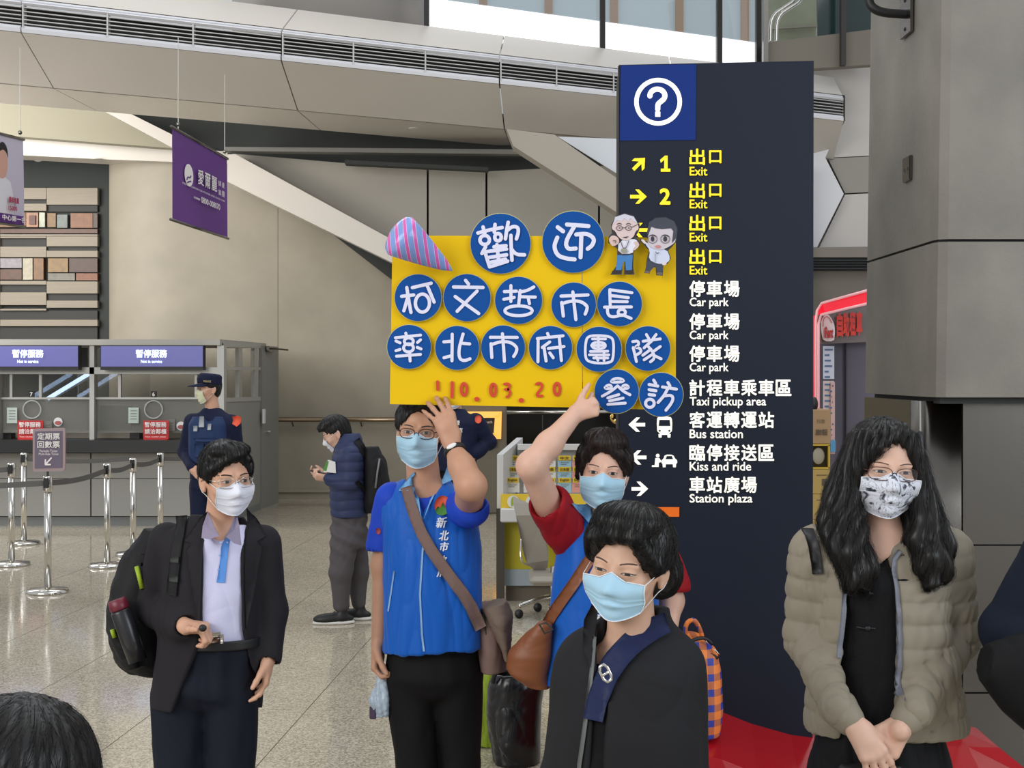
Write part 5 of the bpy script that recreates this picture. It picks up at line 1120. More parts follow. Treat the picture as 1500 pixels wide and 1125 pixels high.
def mask(P, H, m, hw=.064, zt=-.013, zb=-.112, nose=.016, pleats=(.42, .66), seedz=0, loops=True, surf=None, lm=None, tall=1., label=None, xo=0.):
    nu, nv = 25, 37; Y = np.zeros((nv, nu)); X = np.zeros((nv, nu)); Z = np.zeros((nv, nu)); S_ = surf or P.surf
    for j in range(nv):
        for i in range(nu):
            u = -1+2*i/(nu-1); v = j/(nv-1); w = hw*(1-.05*v-.22*max(0, v-.6)**1.2*2.0); top = zt+nose*max(0, 1-abs(u)*2.4)-.004*abs(u)
            X[j, i] = xo+u*w; Z[j, i] = top+(zb-.006*(1-u*u)+.03*u*u*1.0*(.6)-top)*v
            h = S_.hit(H.T((X[j, i], -.3, Z[j, i])), H.d((0, 1, 0))); Y[j, i] = H.L(h)[1] if h is not None else .5
    lim = np.where(Y > .0, -.012, Y)-.0035; lim[Y > .0] = np.minimum(lim[Y > .0], -.016); Y = np.minimum(lim, -.012)
    for _ in range(70):
        A = np.pad(Y, 1, mode='edge'); sm = .25*(A[:-2, 1:-1]+A[2:, 1:-1]+A[1:-1, :-2]+A[1:-1, 2:]); Y = np.minimum(lim, sm)
    # lower edge: pull in under the chin
    for pz in pleats:
        for j in range(nv):
            v = j/(nv-1); t = (v-pz)/.055
            if -1 < t < 1: Y[j, :] -= .0045*(1-t)*.5*(t > -.35)*(1-.5*np.abs(np.linspace(-1, 1, nu)))
    V = np.array([H.T((X[j, i], Y[j, i], Z[j, i])) for j in range(nv) for i in range(nu)]); B_ = V+H.d((0, 1, 0))*.0012; n = nu*nv
    F = [[j*nu+i, (j+1)*nu+i, (j+1)*nu+i+1, j*nu+i+1] for j in range(nv-1) for i in range(nu-1)]; F += [[n+v for v in f[::-1]] for f in F]
    rim = [i for i in range(nu)]+[j*nu+nu-1 for j in range(1, nv)]+[(nv-1)*nu+i for i in range(nu-2, -1, -1)]+[j*nu for j in range(nv-2, 0, -1)]
    F += [[rim[k], rim[(k+1) % len(rim)], n+rim[(k+1) % len(rim)], n+rim[k]] for k in range(len(rim))]
    o = mk('face_mask', np.concatenate([V, B_]), F, m, P.root, True, label=label); P.maskgrid = (X, Y, Z)
    mb = MB()
    for idx in (range(nu), range((nv-1)*nu, nv*nu)): mb.tube([V[i]-H.d((0, 1, 0))*.0004 for i in idx], .0013, 5)
    for cc in (0, nu-1): mb.tube([V[j*nu+cc] for j in range(nv)], .0013, 5)
    mb.build('mask_edge', lm or mat('mask_edge', (226, 230, 236), .7), o, True)
    if loops:
        for q, i in ((-1, 0), (1, nu-1)):
            mb = MB()
            for j, ze in ((0, .012), (nv-1, -.028)):
                a = H.L(V[j*nu+i]); pts = []
                for t in np.linspace(0, 1, 7):
                    p = a*(1-t)+np.array([q*.083, .018, ze])*t; w = H.T(p)
                    if 0 < t < .95:
                        nb, nn = S_.near(w)
                        if (w-nb).dot(nn) < .0015: w = nb+nn*.0015
                    pts.append(w)
                mb.tube(pts, .0011, 5)
            mb.build('ear_loop', lm or mat('ear_loop_white', (232, 232, 236), .7), o, True)
    return o
def strands(surf, H, n, length, m, parent, seed, flow, seg=7, r=.0007, jit=.25, zmin=-9, lift=.002, wave=0.):
    rs_ = np.random.RandomState(seed); V, Q = surf.V, surf.F; c = rs_.randint(0, len(V), n*3); PV, PF, k = [], [], 0; cnt_ = 0
    for i in c:
        if cnt_ >= n: break
        l = H.L(V[i])
        if l[2] < zmin: continue
        cnt_ += 1; p = V[i].copy(); ln = length*rs_.uniform(.6, 1.2); jv = rs_.normal(size=3)*jit; pts = []; ph = rs_.uniform(0, 6); dr = H.M@U(rs_.normal(size=3))
        for t in range(seg):
            nb, nn = surf.near(p); pts.append(nb+nn*(lift*(t/(seg-1))**1.5*rs_.uniform(.4, 1.6)+.0003)+dr*wave*math.sin(ph+t*1.3)); d = H.M@U(U(flow(H.L(nb)))+jv*.5); d = d-nn*d.dot(nn); p = nb+U(d)*ln/(seg-1)
        pts = np.array(pts); T = np.gradient(pts, axis=0); T /= np.linalg.norm(T, axis=1)[:, None]+1e-9; u = np.cross(T, [0.3, .5, .8]); u /= np.linalg.norm(u, axis=1)[:, None]+1e-9; w = np.cross(T, u)
        rr = r*np.linspace(1, .15, seg)[:, None]
        PV.append(np.stack([pts+u*rr, pts-.5*u*rr+.87*w*rr, pts-.5*u*rr-.87*w*rr], 1).reshape(-1, 3))
        b = np.arange(seg-1)[:, None]*3; q = np.concatenate([np.stack([b[:, 0]+j, b[:, 0]+(j+1) % 3, b[:, 0]+3+(j+1) % 3, b[:, 0]+3+j], 1) for j in range(3)]); PF.append(q+k); k += 3*seg
    return mk('hair_strands', np.concatenate(PV), np.concatenate(PF), m, parent, True, kind='stuff')
def hair(P, H, add, cuts, post=(), m=None, amp=.0025, n=600, length=.06, flow=None, seed=3, res=None, face=(.0, -.11, -.02, .066, .072, .106), cap_=(.083, .103, .090), base=True, nape=-.085, jit=.3, streak=110, zmin=-9, lift=.003, r=.0007, low=True, disp=None):
    F = Field(None, res or P.res); m = m or m_hair
    if base: F.add(H.ell((0, .018, .040), cap_), k=.01); F.add(H.ell((0, .045, -.01), (.072, .066, .075)), k=.02)
    for a in add: F.add(a, k=.012)
    if face: F.cut(H.ell(face[:3], face[3:]), k=.01)
    if low:
        for q in (1, -1): F.cut(H.ell((q*.085, -.002, -.035), (.028, .034, .046)), k=.008)
        F.cut(H.ell((0, .02, nape-.09), (.13, .13, .09)), k=.01)
    for a in cuts: F.cut(a, k=.006)
    for a in post: F.add(a, k=.014)
    fl = flow or (lambda p: (p[0]*1.0, (p[1]-.03)*1.0, -.06-abs(p[2]-.12)*.4))
    def dsp(V, N):
        L = H.L(V); ang = np.arctan2(L[:, 0], -(L[:, 1]-.02)); a = np.sin(ang*streak*.22+1.6*np.sin(L[:, 2]*22+seed))+.7*np.sin(ang*streak*.55+L[:, 2]*18+seed)+.35*np.sin(L[:, 0]*streak*2.3+L[:, 1]*90)
        return amp*a*.33+(disp(L) if disp else 0)
    o, sf = P.garment('hair', F, m, 0, disp=dsp, relaxit=1, hide=False)
    if n: strands(sf, H, n, length, m, o, seed, fl, jit=jit, zmin=zmin, lift=lift, r=r)
    P.hairsurf = sf; return o
def shoe(P, an, fwd, m, sole=None, L=.27):
    f = U(fwd); f = np.array([f[0], f[1], 0]); f = U(f); c = np.array([an[0], an[1], 0.])+f*.06
    R = np.stack([f, np.cross([0, 0, 1.], f), [0, 0, 1.]], 1)
    F = Field(None, .009).add(ell(c+[0, 0, .04], (L/2, .048, .042), R), ell(c+f*.05+[0, 0, .035], (L*.32, .050, .032), R), cap([an[0], an[1], .05], [an[0], an[1], .10], .045, .04), k=.02).cut(rbox(c+[0, 0, -.03], (.2, .1, .034), .002, R), k=.004)
    o, _ = P.garment('shoe', F, m, 0, hide=False); F = Field(None, .009).add(ell(c+[0, 0, .012], (L/2+.008, .053, .03), R), k=.001)
    F.cut(rbox(c+[0, 0, .075], (.3, .15, .05), .002, R), rbox(c+[0, 0, -.05], (.3, .15, .05), .002, R), k=.002); s2, _ = P.garment('sole', F, sole or m_black, 0, relaxit=0, hide=False, parent=o)
def trousers(P, hipc, hw, knees, ankles, m, waist=None, dep=.12, thigh=.095, hem=.062, amp=.006, seed=5, res=.0105, wide=1., disp=None, freq=20):
    """hipc: pelvis centre; hw: half width of the hips; knees, ankles: two joints each (picture left first)"""
    F = Field(None, res); w = np.array(waist if waist is not None else hipc+np.array([0, 0, .16]))
    F.add(loft([(w, hw*.93, dep*.92), (hipc+np.array([0, 0, .04]), hw, dep), (hipc-np.array([0, 0, .01]), hw*1.0, dep)]), k=.02); F.add(ell(hipc-np.array([0, 0, .01]), (hw, dep, .10)), k=.03)
    for q, kn, an in ((-1, knees[0], ankles[0]), (1, knees[1], ankles[1])):
        h = np.array(hipc)+[q*hw*.50, 0, -.05]; F.add(cap(h, kn, thigh*.93, thigh*.74*wide), cap(kn, np.array(an), thigh*.72*wide, hem*1.05), k=.015)
    F.cut(rbox([hipc[0], hipc[1], .0], (1, 1, .035), .001), k=.002)
    return P.garment('trousers', F, m, amp, freq, (1.3, 1.0, .3), seed, disp=disp)
# ================================================================== FIGURES
fab = lambda k, c, r=.75, b=.12, **q: mat('cloth_'+k, c, r, spec=.18, bump=b, bscale=180, sheen=q.pop('sheen', 0.), **q)
def PX(d): return lambda x, y, dy=0.: W(x, y, d+dy)
def st_(p, L): return [(p(x, y, dy), w, q) for (x, y, dy, w, q) in L]
m_mwhite = mat('mask_white', (226, 228, 240), .75, bump=.05, bscale=300); m_mblue = mat('mask_blue', (168, 208, 232), .75, bump=.05, bscale=300)

# ---- A: man in a dark blazer, looking to the picture's right
d = 4.65; p = PX(d)
A = Person('man in a dark blazer and white mask with a backpack on his right shoulder', p(305, 545)*[1, 1, 0], skinmat('a', (206, 160, 134)))
HA = Head(p(331, 701), 33, 3, -2, 1.02)
HA.face(A.F, ears=(-1, 1)); A.neck(HA, p(322, 786, .03), .052, .056)
A.F.add(cap(p(322, 786, .03), p(245, 800, .05), .05, .045), cap(p(322, 786, .03), p(383, 800, .05), .05, .045), cap(p(245, 800, .05), p(226, 892, .10), .045, .04), cap(p(226, 892, .10), p(272, 917, -.13), .038, .026), cap(p(383, 800, .05), p(396, 895, .06), .045, .04), cap(p(396, 895, .06), p(392, 968, .0), .037, .026), k=.03)
hand(A.F, p(270, 917, -.13), (1, -.35, -.02), (.2, .1, -1), (0, -1, .25), curl=(62, 66, 70, 74), thumb=(.5, -.3, 10), s=.92)
hand(A.F, p(392, 966, .0), (-.05, -.1, -1), (-1, -.1, 0), (0, -1, -.1), curl=(22, 26, 30, 34), thumb=(.45, .3, 10), s=.9)
shirt = Field(None, .0050).add(loft(st_(p, [(322, 768, .03, .085, .07), (318, 790, .02, .13, .10), (313, 860, .0, .135, .098), (312, 905, -.005, .126, .098), (314, 945, .0, .13, .105)])), k=.02)
shirt.cut(cap(p(323, 770, -.02), p(322, 798, -.12), .045, .018), k=.01)
so, sS = A.garment('polo_shirt', shirt, fab('pale_lilac', (206, 206, 236)), .004, 18, (1.2, 1, .5), 11)
trousers(A, p(300, 1000, .02), .172, (p(262, 1150, -.02), p(337, 1150, .0)), (p(260, 1300, .06), p(340, 1300, .04)), fab('navy_black', (24, 28, 40)), waist=p(317, 932, .01), dep=.12, thigh=.105, wide=1.05,
         disp=lambda V, N: -.006*np.exp(-((V[:, 0]-p(303, 1000)[0])/.012)**2)*(V[:, 1] < d)*(V[:, 2] > .55)+.005*np.sin(V[:, 0]*95)*(V[:, 1] < d)*np.exp(-((V[:, 2]-.92)/.12)**2))
jk = Field(None, .0050).add(loft(st_(p, [(320, 756, .05, .075, .06), (315, 772, .04, .135, .085), (312, 800, .03, .178, .12), (311, 860, .02, .168, .135), (308, 930, .02, .172, .14), (306, 985, .02, .185, .145), (303, 1036, .02, .19, .148)])), k=.03)
jk.add(cap(p(246, 795, .05), p(224, 888, .10), .068, .062), cap(p(224, 892, .10), p(268, 918, -.10), .060, .048), cap(p(384, 797, .05), p(397, 895, .06), .066, .056), cap(p(397, 895, .06), p(393, 962, .01), .055, .046), k=.028)
jk.cut(prismcut([(302, 730), (292, 756), (292, 800), (295, 860), (294, 925), (288, 948), (266, 1002), (244, 1060), (380, 1060), (374, 1020), (361, 985), (350, 930), (347, 860), (347, 800), (347, 752), (343, 730)], d-.13, 3.0, d+.035), k=.008)
jk.cut(cap(p(322, 786, .03), HA.T((0, .02, -.04)), .058, .058), k=.01)
jk.cut(cap(p(272, 917, -.13), p(300, 917, -.26), .034, .06), cap(p(392, 968, 0), p(392, 1000, 0), .036, .04), k=.006)
blaz = fab('blazer_black', (38, 36, 40), .8)
jo, jS = A.garment('blazer', jk, blaz, .005, 17, (1.1, 1, .5), 21)
ds = d-.14
bs_ = Surf((jS.V, jS.F), (sS.V, sS.F))
for P_ in ([(299, 748), (281, 764), (262, 796), (274, 799), (267, 808), (281, 880), (291, 925), (292, 860), (292, 800)], [(348, 750), (360, 764), (379, 792), (367, 799), (375, 806), (364, 880), (355, 926), (353, 860), (352, 800)]):
    patch('lapel', P_, ds, jS, blaz, jo, off=.003, th=.004, step=.011)
colm = fab('collar_mauve', (140, 132, 154))
for P_ in ([(304, 750, -.02), (297, 770, -.10), (295, 788, -.132), (306, 790, -.142), (321, 785, -.150), (314, 772, -.132), (309, 760, -.08)], [(346, 750, -.02), (350, 770, -.10), (353, 799, -.135), (343, 796, -.145), (331, 786, -.150), (337, 773, -.132), (342, 760, -.08)]):
    Q_ = [p(x, y, z) for x, y, z in P_]; c_ = sum(Q_)/len(Q_)-np.array([0, .012, 0]); n_ = len(Q_); V_ = Q_+[c_]+[q+np.array([0, .006, 0]) for q in Q_]+[c_+np.array([0, .006, 0])]
    mk('collar', V_, [[i, (i+1) % n_, n_] for i in range(n_)]+[[n_+1+(i+1) % n_, n_+1+i, 2*n_+1] for i in range(n_)]+[[(i+1) % n_, i, n_+1+i, n_+1+(i+1) % n_] for i in range(n_)], colm, so)
patch('placket', [(319, 787), (331, 787), (328, 820), (325, 857), (313, 856), (318, 820)], ds, sS, fab('placket_blue', (92, 146, 220)), so, off=.001, th=.003, step=.010)
mb = MB()
for x, y in ((324, 795), (322, 813), (320, 834)): h = sS.hit(W(x, y, ds-.5)*[1, 0, 1]+[0, 3.5, 0], (0, 1, 0)); h = W(x, y, ds) if h is None else h; mb.ball(h-[0, .005, 0], (.004, .002, .004), 5)
mb.build('button', mat('button_blue', (150, 180, 225), .3), so, True, kind='stuff')
A.finish(); eyes(A, HA, .0052, look=.5, bz=.019); mask(A, HA, m_mwhite, hw=.066, zb=-.108); glasses(A, HA, mat('silver_wire', (214, 208, 200), .2, metal=1.), rx=.027, rz=.0165, r=.0013)
hair(A, HA, [HA.ell((0, -.035, .098), (.070, .055, .03)), HA.ell((-.072, -.005, .03), (.018, .045, .05)), HA.ell((.072, -.01, .035), (.016, .035, .045))], [], post=[HA.cap((-.066, -.050, .042), (-.01, -.078, .084), .015, .015), HA.cap((-.01, -.080, .084), (.058, -.060, .066), .015, .011), HA.cap((-.03, -.078, .066), (.02, -.078, .088), .012, .014)], n=1800, length=.07, flow=lambda q: (q[0]*1.2+.03, (q[1]-.02)*.6-.05, -.05), seed=5, amp=.005)
# belt
mb = MB(); tb = A.root
bb = loft(st_(p, [(317, 930, .01, .157, .124), (317, 944, .01, .158, .125)])); fB = Field(None, .004).add(bb, k=.004).cut(loft(st_(p, [(317, 920, .01, .148, .115), (317, 955, .01, .148, .115)])), k=.001)
bo_, bS = A.garment('belt', fB, m_black, 0, relaxit=0, hide=False)
patch('buckle', [(298, 929), (320, 928), (321, 943), (299, 944)], ds, bS, m_chrome, bo_, off=.003, th=.006, step=.02, relaxit=0); patch('buckle_tip', [(324, 929), (328, 929), (328, 942), (324, 942)], ds, bS, m_chrome, bo_, off=.003, th=.005, step=.02, relaxit=0)
for an in (p(262, 1300, .06), p(336, 1300, .04)): shoe(A, an, (0, -1, 0), m_black)
t = tag(MB().ball(p(297, 920, -.235), (.013, .010, .012), 8).build('car_key', m_black, smooth=True), 'small black object in the fist of the man in the dark blazer', 'key fob')
# his backpack
bp_m = fab('backpack_black', (30, 30, 32), .6, .2); t = root('backpack', p(200, 985, .2), 'black backpack with lime piping hanging on the blazer man shoulder', 'backpack')
class Stub:
    def __init__(s, r): s.root = r; s.G = []; s.res = .005
    garment = Person.garment
T_ = Stub(t); F = Field(None, .0055).add(loft([(p(236, 775, .2), .05, .07), (p(222, 810, .2), .09, .11), (p(208, 860, .18), .105, .13), (p(203, 920, .16), .11, .13), (p(215, 975, .16), .10, .11), (p(224, 988, .16), .06, .06)]), k=.03)
F.add(loft([(p(178, 880, .12), .04, .08), (p(186, 930, .1), .045, .1), (p(204, 978, .1), .04, .08)]), k=.02)
bo2, bS2 = T_.garment('body', F, bp_m, .006, 26, (1, 1, .8), 8)
lime = mat('lime_piping', (150, 176, 36), .5)
for P_ in ([(200, 830, .04), (204, 845, .03), (208, 862, .03)], [(164, 922, .0), (168, 934, .0)]): MB().tube([p(*q) for q in chaikin(P_, 1, False)] if False else [p(*q) for q in P_], .008, 8).build('piping', lime, bo2, True)
MB().tube([p(180, 845, .1), p(172, 880, .06), p(168, 930, .05), p(180, 965, .05)], .006, 6).build('zip', m_dark, bo2, True)
patch('shoulder_strap', stripe([(250, 762), (252, 790), (250, 830), (246, 875)], 17), ds, jS, bp_m, t, off=.004, th=.006); 
for y in (818, 846): patch('strap_buckle', [(243, y), (257, y), (257, y+9), (243, y+9)], ds, jS, m_dark, t, off=.010, th=.006, step=.02)
patch('shoulder_strap', stripe([(238, 800), (242, 860), (236, 930)], 16), d+.3, jS, bp_m, t, off=.004, th=.006, back=True)
t = root('vacuum_flask', p(185, 920, -.0), 'black flask with a dark red lid in the backpack side pocket', 'flask'); a, b = p(176, 893, -.02), p(202, 968, -.02); ax = b-a
MB().tube([a, a+ax*.05, a+ax*.6, b], [.030, .034, .034, .032], 20).build('flask_body', mat('flask_black', (34, 34, 38), .3), t, True)
MB().tube([a-ax*.20, a-ax*.19, a-ax*.02, a], [.026, .031, .033, .031], 20).build('lid', mat('dark_red', (104, 26, 44), .4), t, True)

# ---- B: man in a blue vest holding the placard
d = 4.88; p = PX(d); bluem = fab('vest_blue', (18, 90, 184), .5, .05, sheen=.1); blue2 = fab('sleeve_blue', (34, 70, 190), .6); palec = fab('collar_pale_blue', (120, 174, 222), .6)
Bp = Person('man in a bright blue vest holding up the left side of the placard', p(635, 545)*[1, 1, 0], skinmat('b', (188, 142, 116)))
HB = Head(p(616, 631, -.02), -4, 2, 3, 1.03)
HB.face(Bp.F, ears=(-1, 1)); Bp.neck(HB, p(622, 722, .03), .056, .062)
sh, el, wr = p(686, 742, -.02), p(690, 712, -.36), p(661, 650, -.245)
Bp.F.add(cap(p(622, 722, .03), p(580, 735, .04), .05, .05), cap(p(622, 722, .03), sh, .05, .05), cap(sh, el, .052, .049), cap(el, el*.55+wr*.45, .047, .041), cap(el*.55+wr*.45, wr, .041, .027), cap(p(572, 735, .03), p(561, 828, .05), .048, .040), cap(p(561, 828, .05), p(555, 940, .02), .038, .027), k=.03)
hand(Bp.F, wr+[0, 0, .01], (-.30, .18, .93), (-.05, 1, .1), (.95, .1, .3), curl=((22, 20, 12), (12, 30, 20), (10, 26, 18), (10, 20, 14)), spread=(-.12, -.22, -.42, -.62), thumb=(-.2, .9, 20), s=1.02)
hand(Bp.F, p(554, 944, .02), (-.02, -.15, -1), (.9, -.3, 0), (.2, -1, -.1), curl=(48, 50, 52, 56), thumb=(.35, .4, 30), s=.98)
vs = Field(None, .0050).add(loft(st_(p, [(622, 704, .04, .07, .06), (622, 720, .03, .12, .085), (628, 745, .02, .163, .115), (634, 800, .01, .172, .13), (636, 870, .0, .170, .135), (635, 951, .0, .180, .14)])), k=.025)
vs.add(cap(p(582, 733, .03), p(600, 728, .02), .055, .06), cap(p(668, 735, .0), p(650, 730, .02), .055, .06), k=.03)
vs.cut(prismcut([(606, 690), (603, 706), (612, 745), (618, 760), (625, 745), (650, 708), (652, 690)], d-.13, 3.5, d+.02), cap(p(622, 722, .03), HB.T((0, .02, -.05)), .064, .07), k=.01)
tt = Field(None, .005).add(loft(st_(p, [(622, 712, .035, .08, .06), (622, 735, .03, .14, .09), (632, 780, .02, .155, .115), (636, 880, .02, .155, .12)])), cap(p(576, 733, .035), p(560, 800, .05), .068, .062), cap(p(668, 745, .0), p(688, 745, -.11), .064, .070), k=.03)
tt.cut(cap(p(562, 790, .05), p(556, 860, .05), .052, .075), cap(p(692, 728, -.12), p(694, 712, -.4), .056, .062), k=.005); tt.cut(rbox(p(556, 860, .05), (.09, .12, .075), .002), cap(p(622, 712, .0), HB.T((0, .02, -.05)), .058, .062), k=.004)
to, tS = Bp.garment('polo_shirt', tt, blue2, .004, 20, (1, 1, .6), 4)
vo, vS = Bp.garment('vest', vs, bluem, .011, 14, (1.7, 1, .30), 6)
trousers(Bp, p(636, 985, .02), .170, (p(610, 1120, .0), p(674, 1120, .03)), (p(608, 1262, .05), p(680, 1262, .06)), fab('trouser_black', (20, 19, 21)), waist=p(636, 920, .02), thigh=.098, amp=.004)
ds = d-.14
for P_ in ([(604, 694), (596, 702), (580, 722), (600, 721), (612, 746), (617, 760), (612, 735), (606, 712)], [(652, 688), (660, 694), (667, 704), (640, 716), (628, 742), (620, 762), (628, 735), (646, 705)]): patch('collar', P_, ds, Surf((vS.V, vS.F), (tS.V, tS.F)), palec, vo, off=.012, th=.004, step=.010)
patch('zip', stripe([(617, 760), (619, 800), (615, 870), (618, 930), (621, 954)], 3), ds, vS, mat('zip_pale', (130, 170, 215), .4), vo, off=.001, th=.003, step=.02)
for L in ([(575, 840), (570, 875), (566, 900)], [(682, 868), (690, 895)]): patch('pocket_zip', stripe(L, 2.6), ds, vS, mat('zip_pale', ()), vo, off=.001, th=.003, step=.02)
patch('round_emblem', [tuple(q) for q in ellpts(647, 743, 12, 14, 20)], ds, vS, mat('emblem_orange', (216, 84, 52), .6), vo, off=.001, th=.002, step=.02)
patch('emblem_leaf', chaikin([(636, 750), (640, 744), (644, 746), (647, 738), (651, 746), (655, 743), (658, 749), (655, 754), (647, 757), (639, 755)], 0), ds, vS, mat('leaf_green_dark', (74, 140, 56), .6), vo, off=.004, th=.001, step=.02)
def laytext(body, x, y, h, w, ds, sf, m, parent, lift=.004, slant=0.):
    V, F = text2d(body, 0.); V = V[:, :2]; lo = V.min(0); hi = V.max(0); u = (V-lo)/(hi-lo); out = []
    mb = MB()
    for a, b in u:
        q = W(x-w/2+a*w+slant*(b-.5)*h, y+h/2-b*h, ds); hh = sf.hit(q*[1, 0, 1]+[0, 3., 0], (0, 1, 0)); q = q if hh is None else np.array([q[0], hh[1], q[2]]); out.append(q-[0, lift, 0])
    for dx, dz in ((0, 0), (.0012, 0), (-.0012, 0), (0, .0012)): mb.add(np.array(out)+[dx, -.0001*abs(dx)*1000, dz], F)
    return mb.build('lettering', m, parent)
wt = mat('print_white_vest', (224, 230, 240), .6)
for ch, x, y, sz in (('新', 646, 767, 15), ('北', 650, 786, 14), ('市', 650, 802, 13), ('政', 647, 822, 14), ('府', 648, 838, 15)): laytext(ch, x, y, sz, sz-1, ds, vS, wt, vo, slant=.2)
patch('sleeve_badge', [tuple(q) for q in ellpts(549, 784, 4, 5, 12)], ds, tS, mat('badge_red', (160, 70, 80), .6), to, off=.001, th=.002, step=.02)
Bp.finish(); eyes(Bp, HB, .0050, bz=.019); mask(Bp, HB, m_mblue, hw=.070, zb=-.118); glasses(Bp, HB, mat('dark_wire', (60, 50, 48), .25, metal=1.), rx=.026, rz=.0165, r=.0014)
hair(Bp, HB, [HB.ell((0, -.038, .092), (.066, .05, .026)), HB.ell((-.073, .005, .03), (.016, .04, .055)), HB.ell((.073, .005, .03), (.016, .04, .055))], [], n=1400, length=.035, seed=9, amp=.003)
mb = MB(); a_ = U(wr-el); c_ = wr-a_*.035; u_ = U(np.cross(a_, [0, 1, 0])); v_ = np.cross(a_, u_); ring = [c_+.034*(u_*math.cos(q)+v_*math.sin(q)) for q in np.linspace(0, 2*PI, 28, endpoint=False)]
bdo = root('fitness_band', c_, 'black wristband with a white display on the raised wrist of the vest man', 'wristband')
V = [r_+a_*s_*.010 for r_ in ring for s_ in (-1, 1)]+[c_+(r_-c_)*1.12+a_*s_*.008 for r_ in ring for s_ in (-1, 1)]; n_ = 28
F = [[2*i, 2*((i+1) % n_), 2*((i+1) % n_)+1, 2*i+1] for i in range(n_)]+[[56+2*i, 56+2*i+1, 56+2*((i+1) % n_)+1, 56+2*((i+1) % n_)] for i in range(n_)]+[[2*i+s_, 2*((i+1) % n_)+s_, 56+2*((i+1) % n_)+s_, 56+2*i+s_][::(1 if s_ else -1)] for i in range(n_) for s_ in (0, 1)]
mk('strap', V, F, m_black, bdo, True)
f_ = np.array([0, -1, 0.]); f_ = U(f_-a_*f_.dot(a_)); g_ = np.cross(a_, f_); MB().ball(c_+f_*.037, (.009, .019, .005), 8, np.stack([a_, g_, f_], 1)).build('display', m_white, bdo, True)
bagm = fab('bag_taupe', (122, 100, 94), .7); t = root('shoulder_bag', p(725, 978, .05), 'taupe canvas shoulder bag slung across the blue vest man', 'bag')
patch('strap', stripe(chaikin([(592, 716), (603, 750), (622, 793), (655, 840), (685, 880), (704, 925)], 1, False), 17), ds, Surf((vS.V, vS.F), (tS.V, tS.F)), bagm, t, off=.006, th=.004, relaxit=10)
patch('strap', stripe([(596, 716), (640, 790), (690, 900)], 17), d+.3, vS, bagm, t, off=.006, th=.004, back=True)
T_ = Stub(t); F = Field(None, .005).add(loft([(p(712, 884, .03), .035, .06), (p(716, 915, .03), .05, .10), (p(721, 950, .03), .053, .11), (p(722, 980, .03), .05, .10)]), k=.02); bo3, _ = T_.garment('body', F, bagm, .005, 26, (1, 1, .6), 3)
F = Field(None, .005).add(loft([(p(722, 884, .0), .05, .08), (p(733, 905, .0), .045, .12), (p(741, 945, .0), .018, .11), (p(743, 962, .0), .012, .10)]), k=.01); T_.garment('flap', F, fab('bag_flap', (112, 96, 86), .7), .003, 30, (1, 1, 1), 4, parent=bo3)
MB().tube([p(708, 900, -.06), p(714, 940, -.07), p(716, 972, -.07)], .004, 6).build('piping', m_dark, bo3, True)
t = Stub(root('plastic_pouch', p(556, 1050, -.05), 'pale translucent plastic pouch in the lowered hand of the blue vest man', 'pouch'))
F = Field(None, .005).add(loft([(p(561, 975, .0), .012, .012), (p(560, 1000, -.01), .026, .02), (p(556, 1030, -.02), .042, .028), (p(560, 1050, -.02), .034, .02)]), k=.01); t.garment('sheet', F, mat('cloudy_plastic', (176, 192, 208), .25, alpha=.9), .008, 60, (1, 1, .4), 2)
MB().box(p(541, 1035, -.04), p(552, 1052, -.02), .004).build('card', mat('card_dark', (70, 56, 84), .5), t.root)
for an in (p(606, 1262, .05), p(672, 1262, .06)): shoe(Bp, an, (0, -1, 0), m_black)

# ---- C: woman in a blue vest over a red shirt
d = 4.75; p = PX(d)
Cp = Person('woman in a blue vest and red shirt supporting the placard with one raised hand', p(890, 545)*[1, 1, 0], skinmat('c', (216, 174, 154)))
HC = Head(p(884, 689, -.04), -5, 2, 4, 1.03, 1.02); HC.face(Cp.F); Cp.neck(HC, p(893, 775, .02), .052, .058)
sh, el, wr = p(822, 782, .0), p(778, 682, -.20), p(843, 606, -.11)
Cp.F.add(cap(p(893, 780, .02), sh, .045, .048), cap(sh, el, .054, .045), cap(el, el*.6+wr*.4, .045, .041), cap(el*.6+wr*.4, wr, .041, .028), cap(p(893, 780, .02), p(965, 795, .03), .045, .048), cap(p(965, 795, .03), p(985, 880, .04), .045, .038), cap(p(985, 880, .04), p(975, 960, -.05), .036, .026), k=.03)
hand(Cp.F, wr, (.93, -.05, .34), (.1, 1, -.1), (-.35, .2, .9), curl=((88, 60, 40), (85, 70, 40), (85, 70, 45), (85, 70, 45)), thumb=(.8, .1, 10), s=.86, skip=(0,))
k0 = wr+.86*(U([.93, -.05, .34])*.080)+[0, -.004, .012]; k1 = p(862, 588, -.075); k2 = p(867, 577, -.062); Cp.F.add(cap(k0, k1, .0105, .0095), cap(k1, k2, .0095, .0080), k=.008)
redm = fab('shirt_red', (150, 22, 34), .65)
tt = Field(None, .005).add(loft(st_(p, [(893, 758, .03, .075, .06), (893, 778, .02, .14, .09), (893, 830, .01, .17, .125), (893, 900, .0, .17, .13), (893, 990, .0, .17, .135)])), cap(p(838, 790, .02), p(806, 742, -.10), .078, .072), cap(p(955, 792, .03), p(985, 858, .04), .07, .063), k=.03)
tt.cut(cap(p(800, 734, -.12), p(782, 700, -.18), .060, .09), rbox(p(989, 900, .04), (.09, .12, .085), .002), cap(p(893, 775, -.03), HC.T((0, .01, -.05)), .056, .06), k=.006)
to, tS = Cp.garment('polo_shirt', tt, redm, .005, 20, (1, 1, .7), 14)
vs = Field(None, .0050).add(loft(st_(p, [(893, 752, .03, .08, .065), (892, 772, .02, .15, .095), (888, 800, .01, .165, .125), (886, 850, .0, .185, .145), (884, 920, .0, .195, .155), (880, 1004, .0, .205, .160)])), k=.03)
